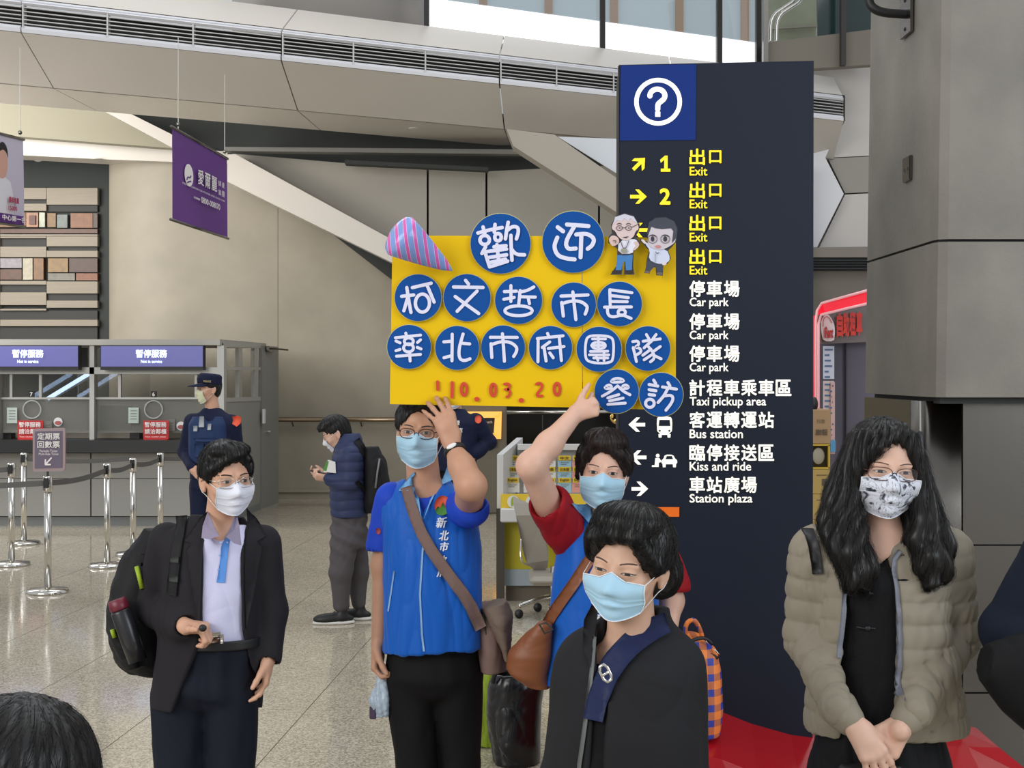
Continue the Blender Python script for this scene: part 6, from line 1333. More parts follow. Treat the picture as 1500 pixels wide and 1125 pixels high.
vs.cut(prismcut([(872, 735), (868, 752), (874, 775), (888, 806), (900, 812), (907, 775), (918, 752), (916, 735)], d-.13, 3.5, d+.02), cap(p(893, 775, .02), HC.T((0, .02, -.05)), .064, .066), cap(p(826, 785, .0), p(790, 725, -.14), .066, .075), k=.008)
vo, vS = Cp.garment('vest', vs, bluem, .010, 14, (1.7, 1, .30), 16)
trousers(Cp, p(882, 1030, .02), .175, (p(850, 1170, .0), p(916, 1170, .0)), (p(852, 1312, .05), p(918, 1312, .05)), fab('denim_navy', (28, 38, 66)), waist=p(882, 960, .02))
ds = d-.15
for P_ in ([(870, 741), (858, 742), (838, 738), (848, 752), (872, 778), (886, 804), (880, 778)], [(918, 740), (932, 752), (922, 766), (908, 790), (900, 806), (904, 780)]): patch('collar', P_, ds, Surf((vS.V, vS.F), (tS.V, tS.F)), palec, vo, off=.012, th=.004, step=.010)
patch('shirt_collar', [(876, 752), (870, 758), (880, 772), (890, 783), (894, 770), (884, 758)], ds, tS, redm, to, off=.010, th=.004, step=.010)
for y in (764, 782): h = W(890, y, ds-.01); tag(MB().ball(h, (.006, .003, .006), 5).build('button', m_white, to, True))
patch('zip', stripe([(893, 810), (880, 860), (862, 900), (851, 960), (846, 1000)], 3), ds, vS, mat('zip_pale', ()), vo, off=.001, th=.003, step=.02)
patch('chest_logo', [(821, 792), (829, 786), (837, 792), (836, 799), (822, 799)], ds, vS, mat('logo_navy', (20, 34, 78), .6), vo, off=.001, th=.002, step=.02)
patch('sleeve_flower', chaikin([(978, 833), (986, 829), (993, 833), (992, 845), (986, 851), (979, 845)], 1), ds, tS, m_white, to, off=.001, th=.002, step=.02)
for ch, x, y, sz in (('市', 880, 893, 11), ('政', 879, 905, 11)): laytext(ch, x, y, sz, sz, ds, vS, wt, vo, slant=.2)
Cp.finish(); eyes(Cp, HC, .0052, bz=.020, brow=.0032, bm=mat('brow_brown', (78, 56, 48), .7)); mask(Cp, HC, m_mblue, hw=.073, zb=-.118)
hair(Cp, HC, [HC.ell((.074, .0, .03), (.022, .05, .055)), HC.ell((-.072, .0, .03), (.020, .05, .055)), HC.ell((0, .0, .10), (.074, .09, .045))], [], post=[HC.cap((-.024, -.070, .098), (.052, -.068, .062), .020, .014), HC.cap((.052, -.068, .062), (.078, -.040, .005), .014, .012), HC.cap((-.024, -.066, .098), (-.070, -.048, .050), .016, .014), HC.cap((-.070, -.048, .050), (-.078, -.035, -.02), .014, .012)], m=m_hairb, n=2000, length=.10, seed=12, amp=.004, flow=lambda q: (q[0]*1.4+.02, (q[1]-.02)*.5-.02, -.08), nape=-.075)
lea = mat('tan_leather', (128, 74, 42), .5, bump=.1, bscale=50); t = root('leather_sling_bag', p(782, 1000, -.05), 'tan brown leather sling bag worn across the woman in blue', 'bag')
patch('strap', stripe(chaikin([(905, 775), (868, 815), (840, 856), (812, 900), (800, 925)], 1, False), 16), ds, Surf((vS.V, vS.F), (tS.V, tS.F)), lea, t, off=.006, th=.005, relaxit=10)
T_ = Stub(t); F = Field(None, .005).add(loft([(p(800, 912, -.10), .020, .02), (p(790, 930, -.08), .045, .04), (p(776, 960, -.06), .072, .06), (p(772, 985, -.05), .070, .06), (p(788, 1004, -.05), .045, .04)], side=(.85, 0, -.5)), k=.02); lo_, lS = T_.garment('pouch', F, lea, .003, 13, (1, 1, 1), 4)
MB().tube([W(x, y, d-.15) for x, y in ((790, 915), (800, 912), (810, 922), (798, 928))], .004, 6, True).build('ring', m_dark, t, True)
for an in (p(852, 1312, .05), p(918, 1312, .05)): shoe(Cp, an, (0, -1, 0), m_black)
for i in (0,):
    t = Stub(root('tote_bag', p(752, 1115, .1)*[1, 1, 0], 'large shiny black tote bag on the floor between the two vest wearers', 'bag')); q = PX(6.5)
    F = Field(None, .006).add(loft([(q(757, 985), .115, .10), (q(756, 1000), .13, .12), (q(753, 1040), .135, .14), (q(754, 1080), .125, .14), (q(757, 1114), .105, .13)]), k=.02).cut(loft([(q(757, 980), .105, .09), (q(757, 1004), .11, .10)]), k=.006)
    to_, _ = t.garment('body', F, mat('black_vinyl', (22, 22, 25), .22, bump=.2, bscale=14), .010, 16, (1, 1, .7), 31)
    MB().tube(chaikin([q(722, 1000, -.1), q(725, 985, -.12), q(745, 980, -.12), q(780, 985, -.1), q(792, 1000, -.08)], 2, False), .010, 8).build('handle', m_black, t.root, True)
    tag(MB().ball(q(776, 1001, -.03), (.035, .03, .02), 8).ball(q(788, 1003, -.01), (.03, .03, .02), 8).build('pink_bundle', mat('hot_pink', (226, 70, 120), .6), smooth=True), 'bright pink bundle showing in the mouth of the black tote', 'bundle')
    t = Stub(root('green_bag', q(712, 1090, .15)*[1, 1, 0], 'lime green shopping bag standing behind the black tote', 'bag'))
    F = Field(None, .007).add(loft([(q(720, 972, .30), .08, .09), (q(714, 1020, .30), .095, .10), (q(710, 1088, .30), .085, .10)]), k=.02).cut(loft([(q(720, 962, .30), .07, .08), (q(719, 985, .30), .075, .085)]), k=.005)
    t.garment('body', F, mat('lime_bag', (140, 166, 34), .5, var=.15, vscale=20, stretch=(8, 1, 1)), .005, 20, (2, 1, .3), 3); MB().tube([q(712, 985, .08), q(716, 960, .06), q(730, 962, .06), q(733, 985, .08)], .006, 6).build('handle', mat('lime_bag', ()), t.root, True)
    t2 = Stub(root('black_bag', q(706, 1095, .4)*[1, 1, 0], 'slim black bag standing against the lime green bag', 'bag')); F = Field(None, .007).add(loft([(q(705, 1005, .55), .02, .06), (q(704, 1069, .55), .03, .08)]), k=.01); t2.garment('body', F, m_black, .003, 20)
# plaid bag on the plinth
q = PX(5.8); t = Stub(root('plaid_bag', q(1030, 1075), 'orange and blue plaid zipped bag standing on the red plinth', 'bag'))
def plaid(nt, obj):
    s_ = nt.nodes.new('ShaderNodeSeparateXYZ'); nt.links.new(obj, s_.inputs[0]); fs = []
    for ax_, fr_q in (('X', 110.), ('Z', 100.)):
        m1 = nt.nodes.new('ShaderNodeMath'); m1.operation = 'MULTIPLY'; m1.inputs[1].default_value = fr_q; nt.links.new(s_.outputs[ax_], m1.inputs[0])
        m2 = nt.nodes.new('ShaderNodeMath'); m2.operation = 'SINE'; nt.links.new(m1.outputs[0], m2.inputs[0]); m3 = nt.nodes.new('ShaderNodeMath'); m3.operation = 'GREATER_THAN'; m3.inputs[1].default_value = .1; nt.links.new(m2.outputs[0], m3.inputs[0]); fs.append(m3)
    ad = nt.nodes.new('ShaderNodeMath'); ad.operation = 'ADD'; nt.links.new(fs[0].outputs[0], ad.inputs[0]); nt.links.new(fs[1].outputs[0], ad.inputs[1]); dv = nt.nodes.new('ShaderNodeMath'); dv.operation = 'DIVIDE'; dv.inputs[1].default_value = 2.2; nt.links.new(ad.outputs[0], dv.inputs[0])
    r = nt.nodes.new('ShaderNodeValToRGB'); r.color_ramp.interpolation = 'CONSTANT'; e = r.color_ramp.elements; e[0].color = (*lin((250, 140, 64)), 1); e[1].position = .3; e[1].color = (*lin((196, 112, 74)), 1); e.new(.7).color = (*lin((50, 66, 168)), 1); nt.links.new(dv.outputs[0], r.inputs[0]); return r.outputs[0]
plm = checker_mat('plaid', plaid, .6)
F = Field(None, .006).add(loft([(q(1005, 930), .05, .08), (q(1010, 950), .11, .12), (q(1014, 985), .12, .14), (q(1014, 1040), .125, .15), (q(1014, 1074), .11, .14)], e=3.), k=.015); bo4, b4 = t.garment('body', F, plm, .003, 22)
MB().tube(chaikin([q(1006, 938, -.06), q(1003, 915, -.08), q(1016, 905, -.08), q(1026, 922, -.06), q(1030, 940, -.05)], 2, False), .010, 8).build('handle', plm, bo4, True)
for L in ([(1000, 946), (1018, 936), (1034, 934), (1044, 944)], [(1000, 962), (1022, 957), (1040, 958), (1051, 964)]): MB().tube(chaikin([q(x, y, -.13+.0008*(x-1000)) for x, y in L], 1, False), .008, 6).build('zip_band', m_black, bo4, True)
for x, y in ((1030, 935), (1046, 951)): MB().tube([q(x, y, -.10), q(x+8, y+8, -.10)], .004, 6).build('zip_pull', m_chrome, bo4, True)
# ---- D: woman in a black jacket, nearest, looking to the picture's left
d = 3.1; p = PX(d)
Dp = Person('woman in a black jacket with a navy strap, walking past nearest the camera', p(915, 545)*[1, 1, 0], skinmat('d', (204, 164, 140)))
HD = Head(p(921, 827), -27, 4, 7, 1.02, 1.04); HD.face(Dp.F); Dp.neck(HD, p(925, 950, .04), .050, .058)
Dp.F.add(ell(p(915, 985, .03), (.10, .07, .06)), k=.04)
tee = Field(None, .005).add(loft(st_(p, [(920, 965, .04, .09, .06), (915, 1000, .02, .14, .10), (915, 1100, .0, .15, .12), (915, 1250, .0, .15, .12)])), k=.02); tee.cut(cap(p(900, 950, -.06), p(925, 925, .04), .055, .06), k=.01)
te, teS = Dp.garment('black_top', tee, fab('black_top', (16, 16, 18)), .003, 20)
jk = Field(None, .005).add(loft(st_(p, [(938, 885, .08, .066, .055), (932, 915, .07, .085, .075), (926, 938, .06, .130, .10), (920, 975, .04, .165, .13), (916, 1060, .02, .165, .145), (910, 1200, .02, .19, .15), (908, 1330, .02, .20, .155)])), k=.03)
jk.add(cap(p(868, 966, .05), p(832, 1150, .08), .070, .060), cap(p(832, 1150, .08), p(845, 1300, -.06), .060, .046), cap(p(985, 975, .06), p(1000, 1160, .10), .074, .062), cap(p(1000, 1160, .10), p(985, 1310, -.04), .060, .046), k=.04)
jk.cut(prismcut([(895, 860), (888, 905), (884, 940), (878, 990), (870, 1060), (854, 1340), (890, 1340), (886, 1120), (892, 1030), (902, 985), (930, 935), (946, 900), (952, 860)], d-.14, 2.0, d+.03), cap(p(924, 950, .03), HD.T((0, .02, -.05)), .056, .062), k=.01)
blk = fab('jacket_black', (34, 34, 37), .8); jo, jS = Dp.garment('jacket', jk, blk, .006, 13, (1.1, 1, .5), 41)
trousers(Dp, p(912, 1345, .02), .17, (p(880, 1520, -.0), p(945, 1520, .06)), (p(875, 1680, .10), p(950, 1680, .0)), fab('charcoal_trouser', (40, 42, 48)), waist=p(912, 1240, .02))
ds = d-.15
patch('zip', stripe([(876, 950), (869, 1000), (860, 1060), (850, 1130), (846, 1220)], 6), ds, jS, mat('piping_grey', (92, 96, 94), .5), jo, off=.002, th=.004, step=.02)
for P_ in ([(897, 895), (886, 906), (882, 930), (874, 965), (868, 990), (858, 970), (862, 930), (876, 905)],): patch('collar', P_, ds, jS, blk, jo, off=.003, th=.005, step=.012)
nv = fab('strap_navy', (34, 42, 76), .5); t = root('crossbody_strap', p(905, 1000, -.15), 'wide navy shoulder strap with a steel adjuster across the black jacket', 'strap')
allD = Surf((jS.V, jS.F), (teS.V, teS.F))
patch('webbing', stripe(chaikin([(990, 930), (960, 940), (925, 960), (895, 992), (878, 1030), (870, 1062)], 2, False), 30), ds, allD, nv, t, off=.008, th=.005, relaxit=14)
MB().tube([W(x, y, ds-.035) for x, y in chaikin([(876, 978), (887, 972), (898, 994), (887, 1001)], 1)], .0035, 8, True).tube([W(882, 990, ds-.038), W(892, 984, ds-.038)], .003, 6).build('adjuster', m_chrome, t, True)
Dp.finish(); eyes(Dp, HD, .0034, look=-.1, bz=.020, brow=.0030, smile=.0012, bm=mat('brow_brown', ())); mask(Dp, HD, m_mblue, hw=.070, zb=-.104, pleats=(.5, .64))
hair(Dp, HD, [HD.ell((0, -.025, .105), (.078, .07, .042)), HD.ell((.07, .0, .04), (.030, .052, .068)), HD.ell((-.072, -.02, .05), (.020, .045, .05)),  HD.ell((0, .05, .04), (.085, .075, .09)), HD.ell((.05, .06, -.02), (.05, .05, .06))], [], n=2600, length=.085, seed=22, amp=.003, cap_=(.086, .106, .096), post=[HD.cap((-.062, -.056, .060), (-.02, -.082, .078), .016, .016), HD.cap((-.02, -.082, .078), (.040, -.080, .080), .016, .015), HD.cap((.040, -.078, .080), (.076, -.046, .02), .017, .018)], flow=lambda q: (q[0]*1.0+.01, (q[1]-.05)*1.0-.02, -.06), nape=-.09, r=.0006)
for an in (p(875, 1680, .10), p(950, 1680, .0)): shoe(Dp, an, (-.3, -1, 0), m_black)

# ---- E: long-haired woman in a quilted jacket
d = 3.72; p = PX(d)
Ep = Person('long-haired woman in a beige quilted jacket with folded hands', p(1290, 545)*[1, 1, 0], skinmat('e', (212, 172, 152)))
HE = Head(p(1292, 687, -.03), 3, 2, 4, 1.04, 1.05); HE.face(Ep.F); Ep.neck(HE, p(1294, 790, .03), .05, .06)
Ep.F.add(ell(p(1293, 810, .0), (.095, .07, .08)), k=.04)
Ep.F.add(cap(p(1294, 800, .03), p(1195, 820, .04), .05, .045), cap(p(1195, 820, .04), p(1188, 960, .06), .045, .04), cap(p(1188, 960, .06), p(1256, 1070, -.21), .038, .027), cap(p(1294, 800, .03), p(1385, 820, .04), .05, .045), cap(p(1385, 820, .04), p(1392, 960, .06), .045, .04), cap(p(1392, 960, .06), p(1318, 1070, -.21), .038, .027), k=.03)
hand(Ep.F, p(1254, 1064, -.215), (.50, -.25, -.85), (-.1, .9, -.2), (.8, -.1, .4), curl=(22, 26, 30, 34), thumb=(.35, .2, 10), s=.98)
hand(Ep.F, p(1320, 1062, -.19), (-.55, -.10, -.8), (.1, .9, -.2), (-.8, -.1, .4), curl=(30, 34, 38, 42), thumb=(.5, -.2, 5), s=.95)
dr2 = Field(None, .008).add(loft(st_(p, [(1294, 800, .03, .11, .08), (1292, 830, .0, .13, .11), (1288, 900, -.0, .128, .10), (1287, 1010, -.0, .13, .105), (1290, 1080, .0, .17, .13), (1290, 1130, .0, .20, .15), (1290, 1290, .0, .23, .17), (1290, 1430, .0, .25, .18)])), k=.02)
dr2.cut(prismcut([(1262, 790), (1272, 820), (1292, 838), (1304, 822), (1322, 790), (1322, 750), (1262, 750)], d-.12, 2.5, d-.0), k=.01)
do, dS = Ep.garment('black_dress', dr2, fab('dress_black', (17, 17, 20), .6), .006, 16, (1.8, 1, .2), 51)
ds = d-.15
for y in (874, 926):
    h = dS.hit(W(1279, y, ds)*[1, 0, 1]+[0, 2, 0], (0, 1, 0)); MB().ball(h-[0, .004, 0], (.009, .007, .008), 8).tube([h+[-.03, 0, .003], h+[-.012, -.004, 0], h+[.012, -.004, 0], h+[.03, 0, -.002]], .003, 6).build('frog_button', m_black, do, True)
cen = p(1290, 860, .02); pm = fab('puffer_beige', (142, 134, 119), .55, .08)
def quilt(V, N):
    L_ = ((p(1192, 810, .04), p(1184, 950, .07), p(1228, 1040, -.17)), (p(1388, 810, .04), p(1397, 950, .07), p(1340, 1040, -.17)))
    out = np.zeros(len(V)); best = np.full(len(V), 1e9); par = -V[:, 2]
    for ch in L_:
        acc = 0
        for a, b in zip(ch[:-1], ch[1:]):
            ab = b-a; L2 = ab@ab; t_ = np.clip((V-a)@ab/L2, 0, 1); dd_ = np.linalg.norm(V-a-t_[:, None]*ab, axis=1); m_ = (dd_ < best) & (dd_ < .088); best = np.where(m_, dd_, best); par = np.where(m_, acc+t_*math.sqrt(L2), par); acc += math.sqrt(L2)
    ph = par/.062+.12*waves(V, 9, 77); s_ = np.abs(np.sin(PI*ph))
    return .0075*(s_**.5)-.005+.0026*waves(V, 75, 5, sc=(1, 1, .5))*(1-s_*.3)
jk = Field(None, .0048).add(loft(st_(p, [(1294, 765, .06, .085, .075), (1293, 785, .05, .15, .10), (1292, 815, .04, .19, .13), (1290, 880, .03, .185, .15), (1292, 960, .02, .19, .155), (1296, 1030, .02, .215, .165), (1298, 1072, .02, .22, .165)])), k=.03)
jk.add(cap(p(1196, 808, .04), p(1186, 930, .07), .076, .070), cap(p(1186, 935, .07), p(1232, 1040, -.17), .066, .050), cap(p(1384, 808, .04), p(1396, 930, .07), .076, .070), cap(p(1396, 935, .07), p(1338, 1040, -.17), .066, .050), k=.025)
jk.cut(prismcut([(1262, 740), (1260, 800), (1252, 850), (1249, 900), (1242, 980), (1238, 1100), (1312, 1100), (1321, 960), (1321, 900), (1319, 850), (1312, 825), (1325, 790), (1328, 740)], d-.15, 2.6, d+.02), cap(p(1294, 790, .03), HE.T((0, .02, -.05)), .062, .07), k=.012)
jo, jS = Ep.garment('quilted_jacket', jk, pm, 0, disp=quilt, relaxit=3)
for c_ in (cap(p(1230, 1038, -.165), p(1243, 1054, -.19), .050, .041), cap(p(1340, 1038, -.165), p(1328, 1054, -.185), .050, .041)): Ep.garment('cuff', Field(None, .0045).add(c_, k=.002), pm, .001, 60, relaxit=1)
allE = Surf((jS.V, jS.F), (dS.V, dS.F))
patch('zip_edge', stripe(chaikin([(1256, 812), (1249, 850), (1245, 900), (1237, 970)], 1, False), 7), ds, allE, mat('edge_grey', (116, 120, 132), .5), jo, off=.003, th=.004, step=.012)
patch('zip_edge', stripe(chaikin([(1330, 812), (1316, 828), (1321, 870), (1322, 960), (1316, 1020)], 1, False), 6), ds, allE, mat('edge_grey', ()), jo, off=.003, th=.004, step=.012)
for x in (1206, ): patch('bag_strap', stripe([(1203, 785), (1207, 810), (1212, 850)], 15), ds, jS, m_black, jo, off=.003, th=.005, step=.012)
Ep.finish(slack=-.012)
def ink(nt, obj):
    n = nt.nodes.new('ShaderNodeTexNoise'); n.inputs['Scale'].default_value = 26; n.inputs['Detail'].default_value = 3; n.inputs['Distortion'].default_value = 2.2; nt.links.new(obj, n.inputs['Vector'])
    r = nt.nodes.new('ShaderNodeValToRGB'); e = r.color_ramp.elements; e[0].position = .36; e[0].color = (*lin((52, 54, 72)), 1); e[1].position = .46; e[1].color = (*lin((214, 218, 230)), 1)
    e.new(.56).color = (*lin((218, 222, 234)), 1); e.new(.585).color = (*lin((128, 132, 156)), 1); e.new(.61).color = (*lin((222, 226, 236)), 1); nt.links.new(n.outputs[0], r.inputs[0]); return r.outputs[0]
eyes(Ep, HE, .0042, bz=.019, brow=.0028, smile=.001, bm=mat('brow_soft', (96, 70, 60), .7)); mask(Ep, HE, checker_mat('ink_print', ink, .7), hw=.074, zb=-.113, pleats=(.45,), loops=False)
glasses(Ep, HE, mat('bronze_wire', (96, 66, 58), .3, metal=.8), rx=.028, rz=.0165, r=.0011, z=-.004)
fl = lambda q: (q[0]*.25*(q[2] > .02)+.01*math.sin(q[2]*60), (q[1]-.04)*.4*(q[2] > .05)-.0, -.12)
def wavy(L): w_ = np.clip((-.05-L[:, 2])/.12, 0, 1); return w_*.007*np.sin(L[:, 2]*62+3*np.sin(L[:, 0]*40)+np.arctan2(L[:, 1], L[:, 0])*3)+.0035*np.sin(np.arctan2(L[:, 1]-.02, L[:, 0])*34+np.sin(L[:, 2]*28)*2.2)
sides = [loft([(HE.T((-.045, -.005, .09)), .045, .07), (HE.T((-.076, .0, .02)), .034, .07), (HE.T((-.092, .0, -.05)), .046, .07), (HE.T((-.100, -.03, -.13)), .060, .06), (HE.T((-.085, -.075, -.21)), .066, .050), (HE.T((-.070, -.095, -.27)), .050, .036), (HE.T((-.062, -.10, -.305)), .028, .022)]),
         loft([(HE.T((.045, -.005, .09)), .045, .07), (HE.T((.076, .0, .02)), .030, .07), (HE.T((.094, .0, -.05)), .040, .07), (HE.T((.110, -.02, -.13)), .058, .06), (HE.T((.118, -.065, -.20)), .060, .050), (HE.T((.122, -.085, -.25)), .048, .036), (HE.T((.125, -.09, -.28)), .024, .020)])]
hair(Ep, HE, sides+[HE.ell((0, .06, -.08), (.10, .06, .16))], [], post=[HE.cap((.020, -.060, .108), (-.040, -.074, .062), .018, .014), HE.cap((-.040, -.074, .062), (-.076, -.050, .0), .015, .018), HE.cap((.022, -.060, .108), (.066, -.056, .05), .014, .012), HE.cap((.066, -.056, .05), (.080, -.040, -.02), .012, .016)], n=3000, length=.13, seed=31, amp=0, disp=wavy, cap_=(.086, .108, .095), face=(.004, -.115, -.020, .066, .078, .116), flow=fl, low=False, r=.0007, lift=.010, jit=.35)
t = Stub(root('black_purse', p(1290, 1120, -.2), 'small black purse held under the folded hands of the woman in beige', 'purse')); F = Field(None, .006).add(rbox(p(1275, 1140, -.17), (.085, .015, .04), .015), k=.01); t.garment('body', F, m_black, .002, 20)
for x in (1262, 1322): shoe(Ep, p(x, 1500, .05), (0, -1, 0), m_black)
# ---- plait of the thin hair band on her wrist
tag(MB().tube([p(1252, 1060, -.205)+.034*np.array([math.cos(q), .6*math.sin(q), -.35*math.cos(q)]) for q in np.linspace(0, 2*PI, 20, endpoint=False)], .003, 6, True).build('hair_tie', m_black, smooth=True), 'thin black band round the left wrist of the long-haired woman', 'hair tie')

# ---- F: policeman by the booth, facing the picture's left
d = 11.4; p = PX(d); nvy = fab('police_navy', (26, 32, 58), .7); nvy2 = fab('police_vest', (40, 58, 96), .6)
Fp = Person('policeman in navy uniform and cap standing before the ticket booth', p(310, 545)*[1, 1, 0], skinmat('f', (206, 160, 136)), res=.005)
HF = Head(p(305, 570), -50, 0, 0, 1.0); HF.face(Fp.F); Fp.neck(HF, p(312, 605, .02), .055, .06)
Fp.F.add(cap(p(310, 608, .02), p(282, 618, .0), .05, .045), cap(p(282, 618), p(272, 662, .05), .045, .04), cap(p(272, 662, .05), p(284, 690, -.18), .038, .028), cap(p(310, 608, .02), p(340, 620), .05, .045), cap(p(340, 620), p(346, 660, .05), .045, .04), cap(p(346, 660, .05), p(322, 692, -.18), .038, .028), k=.03)
hand(Fp.F, p(282, 686, -.18), (.8, -.2, -.7), (.2, .8, -.4), (.4, -.6, .6), curl=(40, 45, 50, 55), s=1.05)
hand(Fp.F, p(322, 690, -.18), (-.8, -.1, -.5), (-.2, .8, -.4), (-.4, -.6, .6), curl=(40, 45, 50, 55), s=1.05)
sf = Field(None, .007).add(loft(st_(p, [(311, 598, .03, .07, .06), (311, 606, .02, .13, .09), (310, 618, .0, .20, .12), (310, 650, .0, .185, .13), (310, 690, .0, .18, .13), (310, 702, .0, .18, .13)])), cap(p(283, 618), p(272, 662, .05), .075, .062), cap(p(272, 662, .05), p(281, 684, -.16), .060, .046), cap(p(340, 620), p(347, 660, .05), .075, .062), cap(p(347, 660, .05), p(326, 690, -.16), .060, .046), k=.03)
so, sS = Fp.garment('uniform_shirt', sf, nvy, .006, 16, (1, 1, .6), 61)
vf = Field(None, .007).add(loft(st_(p, [(306, 610, -.03, .13, .10), (306, 620, -.03, .165, .13), (306, 650, -.03, .165, .14), (306, 678, -.03, .16, .14)]), e=2.6), k=.01); vf.cut(cap(p(306, 600, -.03), p(306, 612, -.16), .05, .05), k=.01); vo, vS = Fp.garment('tactical_vest', vf, nvy2, .003, 20)
trousers(Fp, p(308, 712, .0), .165, (p(293, 785), p(322, 785)), (p(291, 858, .05), p(324, 858, .05)), nvy, waist=p(308, 695), res=.008)
ds = d-.2
for P_ in ([(284, 650), (298, 650), (298, 670), (284, 670)], [(300, 650), (314, 650), (314, 670), (300, 670)], [(283, 642), (316, 642), (316, 647), (283, 647)]): patch('pouch', P_, ds, vS, nvy2, vo, off=.004, th=.02, step=.05)
for P_ in ([(291, 610), (297, 610), (298, 626), (290, 626)], [(282, 624), (288, 624), (288, 632), (282, 632)], [(303, 621), (308, 621), (308, 630), (303, 630)]): patch('device', P_, ds, vS, mat('device_grey', (170, 176, 184), .4), vo, off=.004, th=.015, step=.05)
ob = mat('patch_orange', (236, 92, 62), .6)
patch('shoulder_patch', [(335, 611), (342, 609.5), (348, 612), (347.5, 621), (342, 626), (336, 622)], ds, sS, ob, so, off=.003, th=.004, step=.05); patch('patch_centre', [(338, 615), (342, 613), (346, 616), (342, 621)], ds, sS, mat('patch_gold', (240, 150, 60), .6), so, off=.008, th=.002, step=.05)
Fp.finish(); eyes(Fp, HF); mask(Fp, HF, mat('mask_green_white', (222, 226, 190), .75), zb=-.115)
hair(Fp, HF, [], [HF.ell((0, 0, .13), (.2, .2, .085))], n=0, seed=5, amp=.002)
F = Field(None, .005).add(loft([(HF.T((0, .012, .040)), .088, .104), (HF.T((0, .010, .080)), .090, .104), (HF.T((0, .018, .112)), .090, .098), (HF.T((0, .022, .128)), .072, .078)], side=HF.d((1, 0, 0))), k=.01); co, cS = Fp.garment('cap', F, nvy, .001, 20, hide=False)
V = []; 
for k in range(13):
    a = PI*(.12+.76*k/12); V += [HF.T((.080*math.cos(a), .010-.095*math.sin(a), .048)), HF.T((.080*math.cos(a), -.02-.165*math.sin(a), .026))]
V += [v-HF.d((0, 0, 1))*.006 for v in V]; F_ = [[2*k, 2*k+1, 2*k+3, 2*k+2] for k in range(12)]+[[26+2*k+2, 26+2*k+3, 26+2*k+1, 26+2*k] for k in range(12)]+[[2*k+1, 26+2*k+1, 26+2*k+3, 2*k+3] for k in range(12)]; mk('visor', V, F_, nvy, co, True)
mb = MB(); text_quad(mb, 'POLICE', [HF.T((.062, -.075, .058)), HF.T((.085, -.02, .056)), HF.T((.085, -.02, .072)), HF.T((.062, -.075, .074))][0:4], .02, .008); mb.build('lettering', mat('gold_thread', (196, 180, 120), .5), co)
for x in (291, 324): shoe(Fp, p(x, 858, .05), (-.4, -1, 0), m_black)

# ---- G: second policeman behind the blue vest man, hand on hip
d = 11.6; p = PX(d)
Gp = Person('policeman with one hand on his hip standing behind the placard', p(668, 545)*[1, 1, 0], skinmat('f', ()), res=.005)
HG = Head(p(664, 578), 0, 0, 0, 1.0); HG.face(Gp.F); Gp.neck(HG, p(668, 608, .02), .055, .06)
Gp.F.add(cap(p(668, 612, .02), p(698, 618), .05, .045), cap(p(698, 618), p(716, 648, .05), .045, .04), cap(p(716, 648, .05), p(696, 667, -.05), .038, .027), cap(p(668, 612, .02), p(640, 618), .05, .045), cap(p(640, 618), p(634, 665), .045, .04), cap(p(634, 665), p(634, 705), .038, .027), k=.03)
hand(Gp.F, p(698, 665, -.05), (-.9, -.2, -.45), (-.3, .8, -.3), (0, -.5, .8), curl=(20, 25, 30, 35), s=1.05)
sf = Field(None, .007).add(loft(st_(p, [(668, 600, .03, .07, .06), (668, 608, .02, .13, .09), (668, 620, .0, .20, .12), (667, 650, .0, .185, .13), (666, 690, .0, .18, .13)])), cap(p(696, 618), p(716, 646, .05), .078, .064), cap(p(716, 648, .05), p(698, 664, -.04), .062, .048), cap(p(642, 618), p(634, 665, .0), .075, .062), cap(p(634, 665), p(634, 700), .06, .048), k=.03)
so, sS = Gp.garment('uniform_shirt', sf, nvy, .006, 16, (1, 1, .6), 71); ds = d-.2
trousers(Gp, p(667, 702, .0), .16, (p(653, 775), p(681, 775)), (p(651, 848, .05), p(683, 848, .05)), fab('police_trouser', (20, 20, 28)), waist=p(667, 680), res=.008)
patch('shoulder_patch', [tuple(v) for v in ellpts(700, 615, 5, 6, 16)], ds, sS, ob, so, off=.003, th=.004, step=.05)
for ch, x, y in (('警', 670, 620), ('察', 674, 631)): laytext(ch, x, y, 7, 6, ds, sS, m_white, so)
Gp.finish(); eyes(Gp, HG); mask(Gp, HG, m_mwhite, zb=-.115); hair(Gp, HG, [], [], n=0, amp=.002)
for x in (651, 683): shoe(Gp, p(x, 848, .05), (0, -1, 0), m_black)

# ---- H: man in a navy quilted jacket looking at his phone, side view facing left
d = 10.1; p = PX(d); nj = fab('quilt_navy', (52, 60, 92), .5)
Hp = Person('man in a navy quilted jacket and grey trousers looking down at his phone', p(508, 545)*[1, 1, 0], skinmat('h', (212, 170, 148)), res=.005)
HH = Head(p(492, 635), -82, 24, 0, 1.02); HH.face(Hp.F); Hp.neck(HH, p(512, 655, .0), .052, .056)
Hp.F.add(cap(p(514, 662), p(512, 672, -.15), .05, .045), cap(p(512, 672, -.15), p(508, 710, -.17), .045, .04), cap(p(508, 710, -.17), p(480, 700, -.14), .038, .027), cap(p(514, 662), p(510, 672, .15), .05, .045), cap(p(510, 672, .15), p(500, 712, .14), .045, .04), cap(p(500, 712, .14), p(480, 698, -.02), .038, .027), k=.03)
hand(Hp.F, p(480, 700, -.14), (-1, 0, .1), (.1, .6, .7), (0, .4, -.9), curl=(45, 50, 55, 60), s=.95)
hand(Hp.F, p(480, 697, -.02), (-1, -.1, .0), (.1, -.5, .8), (0, .2, .9), curl=(35, 40, 45, 50), s=.95)
